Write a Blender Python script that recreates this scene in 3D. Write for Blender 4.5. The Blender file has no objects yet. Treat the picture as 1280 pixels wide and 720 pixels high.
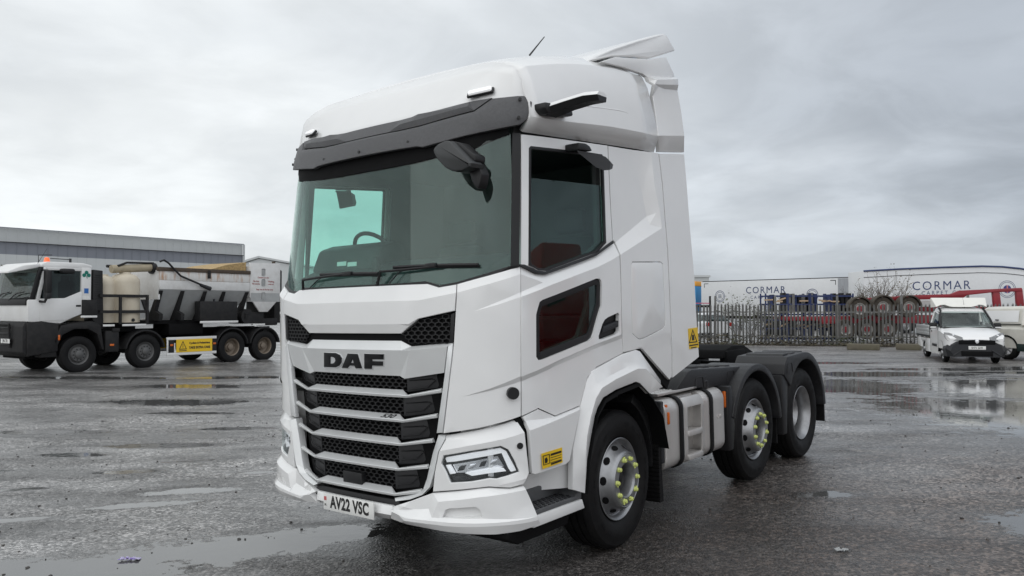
import bpy, bmesh, math, random
from mathutils import Vector, Matrix, geometry
random.seed(7)
SC = bpy.context.scene
COL = SC.collection
rad = math.radians

# ------------------------------------------------------------------ camera
FPX, CX, CY = 991.9, 640.0, 360.0            # focal length and centre of the 1280x720 photograph
CAM_H, PITCH = 1.81, 0.0242
cam = bpy.data.cameras.new('camera'); cam_o = bpy.data.objects.new('camera', cam); COL.objects.link(cam_o)
cam.sensor_width = 36.0; cam.lens = 36.0 * FPX / 1280.0
cam.clip_start = 0.1; cam.clip_end = 3000
cam_o.location = (0, 0, CAM_H); cam_o.rotation_euler = (math.pi / 2 + PITCH, 0, 0)
SC.camera = cam_o

# ------------------------------------------------------------------ sky, sun, exposure
SUN_DIR = Vector((0.10, -0.86, 0.42)).normalized()
sun_el = math.asin(SUN_DIR.z); sun_az = math.atan2(SUN_DIR.x, SUN_DIR.y)
W = bpy.data.worlds.new('World'); SC.world = W; W.use_nodes = True
nt = W.node_tree; nt.nodes.clear(); N = nt.nodes; L = nt.links
def wn(t, **k):
    n = N.new(t)
    for a, b in k.items(): setattr(n, a, b)
    return n
sky = wn('ShaderNodeTexSky', sky_type='NISHITA', sun_disc=False, sun_elevation=sun_el, sun_rotation=sun_az)
bg_sky = wn('ShaderNodeBackground'); bg_sky.inputs[1].default_value = 0.06
L.new(sky.outputs[0], bg_sky.inputs[0])
tc = wn('ShaderNodeTexCoord')
sep = wn('ShaderNodeSeparateXYZ'); L.new(tc.outputs['Generated'], sep.inputs[0])
def wmath(op, a, b=None, clamp=False):
    n = wn('ShaderNodeMath', operation=op, use_clamp=clamp)
    for i, v in enumerate((a, b)):
        if v is None: continue
        if isinstance(v, (int, float)): n.inputs[i].default_value = v
        else: L.new(v, n.inputs[i])
    return n.outputs[0]
zc = wmath('MAXIMUM', sep.outputs[2], 0.0)
den = wmath('ADD', zc, 0.22)
comb = wn('ShaderNodeCombineXYZ')
L.new(wmath('DIVIDE', sep.outputs[0], den), comb.inputs[0]); L.new(wmath('DIVIDE', sep.outputs[1], den), comb.inputs[1])
comb.inputs[2].default_value = 3.3
def wnoise(scale, detail, rough, dist=0.0):
    n = wn('ShaderNodeTexNoise'); n.inputs['Scale'].default_value = scale; n.inputs['Detail'].default_value = detail
    n.inputs['Roughness'].default_value = rough; n.inputs['Distortion'].default_value = dist
    L.new(comb.outputs[0], n.inputs['Vector']); return n.outputs['Fac']
def wramp(v, lo, hi):
    m = wn('ShaderNodeMapRange', interpolation_type='SMOOTHSTEP'); L.new(v, m.inputs[0])
    m.inputs[1].default_value = lo; m.inputs[2].default_value = hi; return m.outputs[0]
n1 = wramp(wnoise(0.75, 6, 0.52, 0.3), 0.38, 0.66)      # cloud banks
n2 = wramp(wnoise(2.6, 7, 0.55, 0.5), 0.36, 0.70)       # smaller puffs
az = wn('ShaderNodeVectorMath', operation='DOT_PRODUCT'); L.new(tc.outputs['Generated'], az.inputs[0])
az.inputs[1].default_value = Vector((-0.85, 0.25, 0.45)).normalized()                     # brighter round the hidden sun
glow = wramp(az.outputs['Value'], -0.55, 0.75)
val = wmath('ADD', wmath('MULTIPLY', n1, 0.17), wmath('MULTIPLY', n2, 0.10))
val = wmath('ADD', val, wmath('MULTIPLY', glow, 0.40))
val = wmath('ADD', val, wmath('MULTIPLY', wramp(sep.outputs[2], 0.1, 1.0), 0.06))   # overcast: zenith brighter than horizon
val = wmath('ADD', val, 0.30)
mixc = wn('ShaderNodeMix', data_type='RGBA'); L.new(wmath('ADD', wmath('MULTIPLY', glow, 0.9), wmath('MULTIPLY', n1, 0.2), True), mixc.inputs[0])
mixc.inputs[6].default_value = (0.84, 0.935, 1.07, 1); mixc.inputs[7].default_value = (0.965, 1.0, 1.015, 1)
vm = wn('ShaderNodeVectorMath', operation='SCALE'); L.new(mixc.outputs[2], vm.inputs[0]); L.new(val, vm.inputs['Scale'])
bg_cl = wn('ShaderNodeBackground'); L.new(vm.outputs[0], bg_cl.inputs[0]); bg_cl.inputs[1].default_value = 1.0
mx = wn('ShaderNodeMixShader'); mx.inputs[0].default_value = 0.93
L.new(bg_sky.outputs[0], mx.inputs[1]); L.new(bg_cl.outputs[0], mx.inputs[2])
wo = wn('ShaderNodeOutputWorld'); L.new(mx.outputs[0], wo.inputs[0])

sun = bpy.data.lights.new('sun', 'SUN'); sun.energy = 1.5; sun.angle = rad(150); sun.color = (1.0, 0.985, 0.965)
sun_o = bpy.data.objects.new('sun', sun); COL.objects.link(sun_o)
sun_o.rotation_euler = (-SUN_DIR).to_track_quat('-Z', 'Y').to_euler(); sun_o.location = SUN_DIR * 40
SC.view_settings.view_transform = 'Standard'; SC.view_settings.look = 'None'
SC.view_settings.exposure = 0.18; SC.view_settings.gamma = 1.0; SC.view_settings.use_curve_mapping = False

# ------------------------------------------------------------------ materials
MATS = {}
def mat(name, col, rough=0.5, metal=0.0, var=0.06, scale=6.0, bump=0.0, bscale=80.0, coat=0.0, dirt=None, spec=0.5, stretch=None, emit=0.0, blotch=None):
    """Principled material; var = brightness noise, dirt = (colour, amount, scale), blotch = (colour, lo, hi, scale)."""
    if name in MATS: return MATS[name]
    m = bpy.data.materials.new(name); m.use_nodes = True; t = m.node_tree; n = t.nodes; l = t.links
    b = n['Principled BSDF']
    b.inputs['Roughness'].default_value = rough; b.inputs['Metallic'].default_value = metal
    b.inputs['Specular IOR Level'].default_value = spec; b.inputs['Coat Weight'].default_value = coat; b.inputs['Coat Roughness'].default_value = 0.05
    c = n.new('ShaderNodeTexCoord'); mp = n.new('ShaderNodeMapping'); l.new(c.outputs['Object'], mp.inputs[0])
    if stretch: mp.inputs['Scale'].default_value = stretch
    nz = n.new('ShaderNodeTexNoise'); nz.inputs['Scale'].default_value = scale; nz.inputs['Detail'].default_value = 5
    l.new(mp.outputs[0], nz.inputs['Vector'])
    mr = n.new('ShaderNodeMapRange'); l.new(nz.outputs['Fac'], mr.inputs[0]); mr.inputs[1].default_value = 0.25; mr.inputs[2].default_value = 0.75
    mr.inputs[3].default_value = 1 - var; mr.inputs[4].default_value = 1 + var
    v = n.new('ShaderNodeVectorMath'); v.operation = 'SCALE'; v.inputs[0].default_value = col; l.new(mr.outputs[0], v.inputs['Scale'])
    out = v.outputs[0]
    for dd in ([('d',) + tuple(dirt)] if dirt else []) + ([('b',) + tuple(blotch)] if blotch else []):
        z = n.new('ShaderNodeTexNoise'); z.inputs['Detail'].default_value = 8; z.inputs['Roughness'].default_value = 0.65
        z.inputs['Scale'].default_value = dd[-1]; l.new(mp.outputs[0], z.inputs['Vector'])
        r = n.new('ShaderNodeMapRange'); l.new(z.outputs['Fac'], r.inputs[0])
        if dd[0] == 'd': r.inputs[1].default_value = 0.42; r.inputs[2].default_value = 0.78; r.inputs[4].default_value = dd[2]
        else: r.inputs[1].default_value = dd[2]; r.inputs[2].default_value = dd[3]
        x = n.new('ShaderNodeMix'); x.data_type = 'RGBA'; l.new(r.outputs[0], x.inputs[0]); l.new(out, x.inputs[6]); x.inputs[7].default_value = (*dd[1], 1)
        out = x.outputs[2]
    l.new(out, b.inputs['Base Color'])
    if emit: l.new(out, b.inputs['Emission Color']); b.inputs['Emission Strength'].default_value = emit
    r2 = n.new('ShaderNodeMapRange'); l.new(nz.outputs['Fac'], r2.inputs[0]); r2.inputs[3].default_value = max(0.0, rough * 0.8); r2.inputs[4].default_value = min(1, rough * 1.2)
    l.new(r2.outputs[0], b.inputs['Roughness'])
    if bump:
        z = n.new('ShaderNodeTexNoise'); z.inputs['Scale'].default_value = bscale; z.inputs['Detail'].default_value = 3; l.new(mp.outputs[0], z.inputs['Vector'])
        bp = n.new('ShaderNodeBump'); bp.inputs['Strength'].default_value = bump; bp.inputs['Distance'].default_value = 0.01
        l.new(z.outputs['Fac'], bp.inputs['Height']); l.new(bp.outputs[0], b.inputs['Normal'])
    MATS[name] = m; return m
def glass(name, tint, rough=0.01, boost=1.0, film=0.0):
    if name in MATS: return MATS[name]
    m = bpy.data.materials.new(name); m.use_nodes = True; t = m.node_tree; n = t.nodes; l = t.links; n.clear()
    o = n.new('ShaderNodeOutputMaterial'); mx = n.new('ShaderNodeMixShader')
    tr = n.new('ShaderNodeBsdfTransparent'); tr.inputs[0].default_value = (*tint, 1)
    g = n.new('ShaderNodeBsdfGlossy'); g.inputs['Roughness'].default_value = rough; g.inputs['Color'].default_value = (0.95, 1, 0.98, 1)
    ge = n.new('ShaderNodeNewGeometry'); dt = n.new('ShaderNodeVectorMath'); dt.operation = 'DOT_PRODUCT'
    l.new(ge.outputs['Normal'], dt.inputs[0]); l.new(ge.outputs['Incoming'], dt.inputs[1])
    def mm(op, x, y):
        q = n.new('ShaderNodeMath'); q.operation = op; q.use_clamp = op == 'SUBTRACT'
        for i_, v_ in enumerate((x, y)):
            if isinstance(v_, (int, float)): q.inputs[i_].default_value = v_
            elif v_ is not None: l.new(v_, q.inputs[i_])
        return q.outputs[0]
    k5 = mm('POWER', mm('SUBTRACT', 1.0, mm('ABSOLUTE', dt.outputs['Value'], None)), 5.0)
    k = n.new('ShaderNodeMath'); k.operation = 'MULTIPLY_ADD'; k.use_clamp = True; l.new(k5, k.inputs[0]); k.inputs[1].default_value = 0.7; k.inputs[2].default_value = 0.045 * boost
    l.new(k.outputs[0], mx.inputs[0]); l.new(tr.outputs[0], mx.inputs[1]); l.new(g.outputs[0], mx.inputs[2])
    last = mx.outputs[0]
    if film:                                            # rain film and road dust on the pane
        d = n.new('ShaderNodeBsdfDiffuse'); d.inputs[0].default_value = (0.55, 0.6, 0.58, 1)
        c = n.new('ShaderNodeTexCoord'); z = n.new('ShaderNodeTexNoise'); z.inputs['Scale'].default_value = 3.0; z.inputs['Detail'].default_value = 8
        l.new(c.outputs['Object'], z.inputs['Vector'])
        z2 = n.new('ShaderNodeTexNoise'); z2.inputs['Scale'].default_value = 70.0; l.new(c.outputs['Object'], z2.inputs['Vector'])
        a = n.new('ShaderNodeMath'); a.operation = 'MULTIPLY'; l.new(z.outputs['Fac'], a.inputs[0]); l.new(z2.outputs['Fac'], a.inputs[1])
        r = n.new('ShaderNodeMapRange'); l.new(a.outputs[0], r.inputs[0]); r.inputs[1].default_value = 0.12; r.inputs[2].default_value = 0.45; r.inputs[4].default_value = film
        m2 = n.new('ShaderNodeMixShader'); l.new(r.outputs[0], m2.inputs[0]); l.new(last, m2.inputs[1]); l.new(d.outputs[0], m2.inputs[2]); last = m2.outputs[0]
    l.new(last, o.inputs[0]); MATS[name] = m; return m

WHITE = mat('white_paint', (0.80, 0.80, 0.795), 0.38, var=0.015, coat=1.0, dirt=((0.70, 0.69, 0.67), 0.08, 0.7))
SILVER = mat('silver_paint', (0.70, 0.71, 0.71), 0.36, metal=0.35, var=0.03, coat=0.2)
BLACK = mat('black_plastic', (0.012, 0.012, 0.013), 0.45, var=0.15, scale=20, spec=0.35)
MATT = mat('matt_black', (0.006, 0.006, 0.0065), 0.8, var=0.2, spec=0.15)
GREYPL = mat('dark_grey_plastic', (0.021, 0.022, 0.025), 0.5, var=0.10, scale=30, bump=0.25, bscale=500, spec=0.4)
VISOR = mat('visor_plastic', (0.072, 0.072, 0.076), 0.5, var=0.12, scale=40, bump=0.35, bscale=420, dirt=((0.14, 0.14, 0.14), 0.25, 60))
RUBBER = mat('tyre_rubber', (0.005, 0.005, 0.0055), 0.6, var=0.25, scale=9, dirt=((0.016, 0.015, 0.014), 0.4, 14), bump=0.15, bscale=120, spec=0.25)
STEEL = mat('silver_wheel_steel', (0.36, 0.365, 0.375), 0.38, metal=0.8, var=0.08, scale=14, dirt=((0.08, 0.075, 0.07), 0.45, 9))
ALU = mat('dull_aluminium', (0.68, 0.66, 0.64), 0.38, metal=0.6, var=0.06, scale=5, stretch=(1, 1, 0.15), dirt=((0.32, 0.30, 0.28), 0.5, 3))
CHROME = mat('lamp_chrome', (0.75, 0.76, 0.78), 0.12, metal=1.0, var=0.05)
LED = mat('white_lamp_plastic', (0.85, 0.86, 0.87), 0.15, var=0.02, coat=0.5, emit=0.35)
LIME = mat('lime_plastic', (0.62, 0.68, 0.20), 0.45, var=0.08)
YELLOW = mat('yellow_vinyl', (0.80, 0.52, 0.02), 0.4, var=0.04)
INK = mat('black_ink', (0.012, 0.012, 0.012), 0.45, var=0.05)
PLATE = mat('white_plate', (0.78, 0.78, 0.76), 0.4, var=0.03, dirt=((0.45, 0.42, 0.38), 0.25, 8))
AMBER = mat('amber_lens', (0.60, 0.13, 0.015), 0.2, var=0.08)
LINING = mat('cab_lining', (0.055, 0.058, 0.058), 0.8, var=0.1)
SEATM = mat('seat_fabric', (0.03, 0.03, 0.033), 0.85, var=0.15)
WSGLASS = glass('windscreen_glass', (0.78, 0.95, 0.905), 0.012, 1.0, film=0.035)
SDGLASS = glass('side_glass', (0.76, 0.93, 0.89), 0.008, 1.0)
CLEAR = glass('clear_lens', (0.96, 0.97, 0.98), 0.01, 0.8)

# ------------------------------------------------------------------ object helpers
def obj(name, me, m=None, parent=None, kind=None):
    o = bpy.data.objects.new(name, me)
    if m is not None and len(me.materials) == 0: me.materials.append(m)
    if parent is not None: o.parent = parent
    if kind: o['kind'] = kind
    COL.objects.link(o); return o
def thing(name, label, cat, loc=(0, 0, 0), rz=0.0, group=None):
    o = bpy.data.objects.new(name, None); COL.objects.link(o); o.location = loc; o.rotation_euler = (0, 0, rz)
    o.empty_display_size = 0.2
    return tag(o, label, cat, group)
def tag(o, label, cat, group=None):
    o['label'] = label; o['category'] = cat
    if group: o['group'] = group
    return o
def copy_tree(o, parent=None):
    c = o.copy(); COL.objects.link(c); c.parent = parent
    for ch in list(o.children): copy_tree(ch, c)
    return c
class MB:
    """collects shapes in one bmesh; build() links them as one object"""
    def __init__(s): s.b = bmesh.new()
    def poly(s, pts): 
        return s.b.faces.new([s.b.verts.new(p) for p in pts])
    def box(s, c, d, rz=0.0, bev=0.0, M=None):
        r = bmesh.ops.create_cube(s.b, size=1.0); vs = r['verts']
        bmesh.ops.scale(s.b, vec=d, verts=vs)
        if bev: 
            es = list({e for v in vs for e in v.link_edges}); rr = bmesh.ops.bevel(s.b, geom=es, offset=bev, segments=2, profile=0.5, affect='EDGES')
            vs = list({v for f in rr['faces'] for v in f.verts} | {v for v in vs if v.is_valid})
        T = Matrix.Translation(c) @ Matrix.Rotation(rz, 4, 'Z')
        if M is not None: T = M @ T
        bmesh.ops.transform(s.b, matrix=T, verts=vs); return s
    def prism(s, prof, a0, a1, ax=1, bev=0.0):
        """closed polygon prof in the two other axes, extruded along axis ax from a0 to a1"""
        def P(p, a):
            q = list(p); q.insert(ax, a); return q
        n = len(prof)
        va = [s.b.verts.new(P(p, a0)) for p in prof]; vb = [s.b.verts.new(P(p, a1)) for p in prof]
        fs = [s.b.faces.new(va), s.b.faces.new(vb[::-1])] + [s.b.faces.new((va[i], va[i - 1], vb[i - 1], vb[i])) for i in range(n)]
        bmesh.ops.recalc_face_normals(s.b, faces=fs)
        if bev:
            bmesh.ops.bevel(s.b, geom=list({e for f in fs for e in f.edges}), offset=bev, segments=2, profile=0.5, affect='EDGES')
        return s
    def tube(s, pts, r, n=8, caps=True, r1=None):
        pts = [Vector(p) for p in pts]; rings = []
        prev = None
        for i, p in enumerate(pts):
            d = (pts[min(i + 1, len(pts) - 1)] - pts[max(i - 1, 0)]).normalized()
            if prev is None:
                up = Vector((0, 0, 1)) if abs(d.z) < 0.9 else Vector((1, 0, 0))
                x = d.cross(up).normalized()
            else: x = (prev - d * prev.dot(d)).normalized()
            prev = x; y = d.cross(x)
            rr = r if r1 is None else r + (r1 - r) * i / (len(pts) - 1)
            rings.append([s.b.verts.new(p + (x * math.cos(t) + y * math.sin(t)) * rr) for t in [2 * math.pi * k / n for k in range(n)]])
        for a, b in zip(rings, rings[1:]):
            for k in range(n): s.b.faces.new((a[k - 1], a[k], b[k], b[k - 1]))
        if caps: s.b.faces.new(rings[0][::-1]); s.b.faces.new(rings[-1])
        return s
    def lathe(s, prof, c=(0, 0, 0), n=32, ax='y', closed=False, arc=(0, 2 * math.pi)):
        """prof = (radius, along-axis) points, turned about the axis through c"""
        full = abs(arc[1] - arc[0] - 2 * math.pi) < 1e-6; m = n if full else n + 1
        R = []
        for (r, a) in prof:
            ring = []
            for k in range(m):
                t = arc[0] + (arc[1] - arc[0]) * k / n
                p = (r * math.cos(t), a, r * math.sin(t)) if ax == 'y' else ((r * math.cos(t), r * math.sin(t), a) if ax == 'z' else (a, r * math.cos(t), r * math.sin(t)))
                ring.append(s.b.verts.new((p[0] + c[0], p[1] + c[1], p[2] + c[2])))
            R.append(ring)
        pr = list(zip(R, R[1:])) + ([(R[-1], R[0])] if closed else [])
        for a, b in pr:
            for k in range(m if full else m - 1):
                j = (k + 1) % m; s.b.faces.new((a[k], a[j], b[j], b[k]))
        return s
    def build(s, name, m, parent=None, smooth=35, kind=None, recalc=True, weld=True):
        if weld: bmesh.ops.remove_doubles(s.b, verts=s.b.verts, dist=1e-5)
        if recalc: bmesh.ops.recalc_face_normals(s.b, faces=s.b.faces)
        me = bpy.data.meshes.new(name); s.b.to_mesh(me); s.b.free()
        if smooth:
            me.polygons.foreach_set('use_smooth', [True] * len(me.polygons)); me.set_sharp_from_angle(angle=rad(smooth))
        return obj(name, me, m, parent, kind)
def disc(mb, c, r, n, ax, th=0.01):
    return mb.lathe([(0.0001, th), (r, th), (r, 0), (0.0001, 0)], c, n, ax)

# panels: a 2-D outline with holes and crease lines, each vertex with its own offset, mapped on to a curved surface
def inpoly(p, poly):
    x, y = p; r = False; j = len(poly) - 1
    for i in range(len(poly)):
        xi, yi = poly[i][0], poly[i][1]; xj, yj = poly[j][0], poly[j][1]
        if (yi > y) != (yj > y) and x < (xj - xi) * (y - yi) / (yj - yi) + xi: r = not r
        j = i
    return r
def segdist(p, a, b):
    ax, ay = a[0], a[1]; dx, dy = b[0] - ax, b[1] - ay; q = dx * dx + dy * dy
    t = 0 if q == 0 else max(0, min(1, ((p[0] - ax) * dx + (p[1] - ay) * dy) / q))
    return math.hypot(p[0] - ax - t * dx, p[1] - ay - t * dy)
def cdt(outline, holes, creases):
    V, E, O = [], [], []
    idx = {}
    def add(p):
        k = (round(p[0], 4), round(p[1], 4))
        if k not in idx: idx[k] = len(V); V.append(Vector((p[0], p[1]))); O.append(p[2])
        return idx[k]
    for lp in [outline] + holes:
        ii = [add(p) for p in lp]; E += [(ii[i - 1], ii[i]) for i in range(len(ii)) if ii[i - 1] != ii[i]]
    for lp in creases:
        ii = [add(p) for p in lp]; E += [(a, b) for a, b in zip(ii, ii[1:]) if a != b]
    r = geometry.delaunay_2d_cdt(V, E, [], 0, 1e-5)
    vv, ff, ov = r[0], r[2], r[3]
    oo = []
    for i, v in enumerate(vv):
        if ov[i]: oo.append(O[ov[i][0]])
        else: oo.append(min(((v - V[k]).length, O[k]) for k in range(len(V)))[1])
    tris = []
    for f in ff:
        c = sum((vv[i] for i in f), Vector((0, 0))) / len(f)
        if inpoly(c, outline) and not any(inpoly(c, h) for h in holes): tris.append(f)
    return vv, oo, tris
def subdiv(lp, step, closed):
    out = []
    n = len(lp)
    for i in range(n if closed else n - 1):
        a, b = lp[i], lp[(i + 1) % n]; k = max(1, int(math.hypot(b[0] - a[0], b[1] - a[1]) / step))
        for j in range(k): out.append(tuple(a[q] + (b[q] - a[q]) * j / k for q in range(3)))
    if not closed: out.append(lp[-1])
    return out
def panel(name, mp, outline, m, parent, holes=(), creases=(), step=0.12, th=0.03, bev=0.004, smooth=28, kind=None):
    outline = [tuple(p) for p in outline]; holes = [list(h) for h in holes]; creases = [list(c) for c in creases]
    extra = []
    if step:
        vv, oo, tris = cdt(outline, holes, creases)
        segs = [(lp[i - 1], lp[i]) for lp in [outline] + holes for i in range(len(lp))] + [(a, b) for c in creases for a, b in zip(c, c[1:])]
        x0, x1 = min(p[0] for p in outline), max(p[0] for p in outline); y0, y1 = min(p[1] for p in outline), max(p[1] for p in outline)
        for i in range(int((x1 - x0) / step) + 1):
            for j in range(int((y1 - y0) / step) + 1):
                q = Vector((x0 + (i + 0.5) * step, y0 + (j + 0.5) * step))
                for f in tris:
                    a, b, c = (vv[k] for k in f[:3])
                    d = (b.y - c.y) * (a.x - c.x) + (c.x - b.x) * (a.y - c.y)
                    if abs(d) < 1e-12: continue
                    l1 = ((b.y - c.y) * (q.x - c.x) + (c.x - b.x) * (q.y - c.y)) / d; l2 = ((c.y - a.y) * (q.x - c.x) + (a.x - c.x) * (q.y - c.y)) / d; l3 = 1 - l1 - l2
                    if min(l1, l2, l3) >= 0:
                        if min(segdist(q, *s) for s in segs) > step * 0.35:
                            extra.append([(q.x, q.y, l1 * oo[f[0]] + l2 * oo[f[1]] + l3 * oo[f[2]])])
                        break
        outline = subdiv(outline, step, True); holes = [subdiv(h, step, True) for h in holes]; creases = [subdiv(c, step, False) for c in creases]
    vv, oo, tris = cdt(outline, holes, creases + extra)
    b = bmesh.new()
    used = sorted({i for f in tris for i in f}); fr = {i: b.verts.new(mp(vv[i].x, vv[i].y, oo[i])) for i in used}
    bk = {i: b.verts.new(mp(vv[i].x, vv[i].y, oo[i] - th)) for i in used}
    cnt = {}
    for f in tris:
        b.faces.new([fr[i] for i in f]); b.faces.new([bk[i] for i in f][::-1])
        for i in range(len(f)):
            e = (f[i - 1], f[i]); cnt[e] = cnt.get(e, 0) + 1
    rim = []
    for (i, j) in list(cnt):
        if (j, i) not in cnt:
            b.faces.new([fr[j], fr[i], bk[i], bk[j]]); rim.append((i, j))
    bmesh.ops.recalc_face_normals(b, faces=b.faces)
    if bev:
        es = [e for e in (b.edges.get((fr[i], fr[j])) for i, j in rim) if e]
        bmesh.ops.bevel(b, geom=es, offset=bev, segments=2, profile=0.5, affect='EDGES', clamp_overlap=True)
    me = bpy.data.meshes.new(name); b.to_mesh(me); b.free()
    me.polygons.foreach_set('use_smooth', [True] * len(me.polygons)); me.set_sharp_from_angle(angle=rad(smooth))
    return obj(name, me, m, parent, kind)
def text_mesh(txt, size, ext=0.002, bold=0.0, align='CENTER', shear=0.0, sx=1.0, spacing=1.0):
    c = bpy.data.curves.new('lettering', 'FONT'); c.body = txt; c.size = size; c.extrude = ext; c.offset = bold; c.align_x = align; c.align_y = 'CENTER'
    c.shear = shear; c.space_character = spacing; c.resolution_u = 3
    o = bpy.data.objects.new('lettering', c); COL.objects.link(o); bpy.context.view_layer.update()
    me = bpy.data.meshes.new_from_object(o.evaluated_get(bpy.context.evaluated_depsgraph_get()))
    bpy.data.objects.remove(o); bpy.data.curves.remove(c)
    if sx != 1.0:
        for v in me.vertices: v.co.x *= sx
    return me
def put_text(name, txt, size, m, parent, mp, **k):
    """mp(x, y, depth) maps flat lettering on to its surface"""
    me = text_mesh(txt, size, **k)
    for v in me.vertices: v.co = mp(v.co.x, v.co.y, v.co.z)
    me.name = name; return obj(name, me, m, parent)
# ================================================================== tractor unit (its own frame: x forward, y to its left, z up)
TM = Matrix(((-0.6211956799494978, 0.7832949488939044, -0.023768682112748553), (-0.7834598575311696, -0.6214325598148427, -0.003496460955200644),
             (-0.017509393173964025, 0.016449821861274905, 0.9997113706022412)))
TP = Vector((-0.12478441555530885, 6.652461378588304, 0.019557830646052654))
tractor = thing('tractor_unit', 'large white tractor unit in the foreground with silver grille bars and high roof', 'lorry')
tractor.matrix_world = TM.to_4x4(); tractor.location = TP; tractor.rotation_mode = 'XYZ'; tractor.rotation_euler = TM.to_euler()
# sight lines: survey points read off the photograph are dropped on to the truck's real surfaces
TI = TM.inverted()
CAMT = TI @ (Vector((0, 0, CAM_H)) - TP)
def sight(px, py):
    w = Vector(((px - CX) / FPX, math.cos(PITCH) + (py - CY) / FPX * math.sin(PITCH), math.sin(PITCH) - (py - CY) / FPX * math.cos(PITCH)))
    return TI @ w
def on_plane(px, py, ax, val):
    d = sight(px, py); return CAMT + d * ((val - CAMT[ax]) / d[ax])
def SIDE(px, py, v=1.24): return on_plane(px, py, 1, v)
class Surf:
    """upright sheet over a plan curve; s = distance round the plan from the centre line, z = height"""
    def __init__(s, plan, du=lambda z: 0.0, kv=lambda z: 1.0):
        P = [Vector((u, v)) for v, u in plan]; D = []
        for i in range(len(P) - 1):
            p0 = P[i - 1] if i else Vector((P[1].x, -P[1].y)); p1, p2 = P[i], P[i + 1]; p3 = P[i + 2] if i + 2 < len(P) else p2 + (p2 - p1)
            for k in range(8):
                t = k / 8
                D.append(0.5 * ((2 * p1) + (p2 - p0) * t + (2 * p0 - 5 * p1 + 4 * p2 - p3) * t * t + (3 * p1 - p0 - 3 * p2 + p3) * t ** 3))
        D.append(P[-1]); s.P = D; s.du = du; s.kv = kv
        s.S = [0.0]
        for a, b in zip(D, D[1:]): s.S.append(s.S[-1] + (b - a).length)
        s.N = []
        for i in range(len(D)):
            t = (D[min(i + 1, len(D) - 1)] - D[max(i - 1, 0)]).normalized(); s.N.append(Vector((t.y, -t.x)) if i else Vector((1, 0)))
    def at(s, a):
        import bisect
        a = abs(a); i = max(1, min(len(s.S) - 1, bisect.bisect_left(s.S, a))); f = (a - s.S[i - 1]) / (s.S[i] - s.S[i - 1])
        return s.P[i - 1].lerp(s.P[i], f), s.N[i - 1].lerp(s.N[i], min(max(f, 0), 1)).normalized()
    def mp(s, a, z, off):
        p, n = s.at(a); sg = 1 if a >= 0 else -1
        return Vector((p.x + s.du(z) + off * n.x, sg * (p.y * s.kv(z) + off * n.y), z))
    def sv(s, px, py, off=0.0):
        d = sight(px, py); z = 2.0; best = None
        for it in range(5):
            best = None; du = s.du(z); kv = s.kv(z)
            for sg in (1, -1):
                Q = [Vector((p.x + du + off * n.x, sg * (p.y * kv + off * n.y))) for p, n in zip(s.P, s.N)]
                for i in range(len(Q) - 1):
                    a, b = Q[i], Q[i + 1]; e = b - a; w = Vector((CAMT.x, CAMT.y))
                    den = d.x * e.y - d.y * e.x
                    if abs(den) < 1e-12: continue
                    r = a - w; t = (r.x * e.y - r.y * e.x) / den; q = (r.x * d.y - r.y * d.x) / den
                    if t > 0 and -1e-6 <= q <= 1 + 1e-6 and (best is None or t < best[0]):
                        best = (t, sg * (s.S[i] + q * (s.S[i + 1] - s.S[i])))
            if best is None: raise ValueError('sight line misses surface %s' % ((px, py),))
            z = CAMT.z + d.z * best[0]
        return (best[1], z, off)
    def pts(s, lst): return [s.sv(*p) for p in lst]
    def s_of_u(s, u):                                   # arc length where the flank is at this u
        for i in range(len(s.P) - 1):
            if s.P[i].y > 1.1 and s.P[i].x >= u >= s.P[i + 1].x:
                return s.S[i] + (s.P[i].x - u) / (s.P[i].x - s.P[i + 1].x) * (s.S[i + 1] - s.S[i])
def both(lst): return list(lst) + [(-p[0],) + tuple(p[1:]) for p in lst[::-1]]
def mir(lst): return [(-p[0],) + tuple(p[1:]) for p in lst]
def sides(name, surf, outline, m, holes=(), creases=(), parent=None, **k):
    a = panel(name, surf.mp, outline, m, parent or tractor, holes, creases, **k)
    b = panel(name, surf.mp, mir(outline), m, parent or tractor, [mir(h) for h in holes], [mir(c) for c in creases], **k)
    return a, b
TUMB = lambda z: 1 - 0.03 * max(0.0, z - 1.95)
SH = Surf([(0, 1.535), (.3, 1.53), (.5, 1.512), (.7, 1.472), (.8, 1.448), (.9, 1.42), (1.0, 1.375), (1.09, 1.31), (1.16, 1.235), (1.2, 1.16), (1.225, 1.02), (1.238, .8), (1.243, .4), (1.245, 0), (1.245, -.7), (1.245, -1.5)], kv=TUMB)
WS = Surf([(0, 1.46), (.3, 1.455), (.5, 1.44), (.7, 1.41), (.85, 1.375), (1.0, 1.315), (1.1, 1.25), (1.165, 1.18), (1.2, 1.11), (1.215, 1.03)], du=lambda z: -0.12 * (z - 1.93), kv=TUMB)
VI = Surf([(0, 1.40), (.3, 1.39), (.56, 1.357), (.8, 1.31), (.95, 1.265), (1.1, 1.20), (1.2, 1.12), (1.25, 1.02), (1.265, .9), (1.27, .7)], du=lambda z: -0.35 * (z - 2.9))

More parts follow.
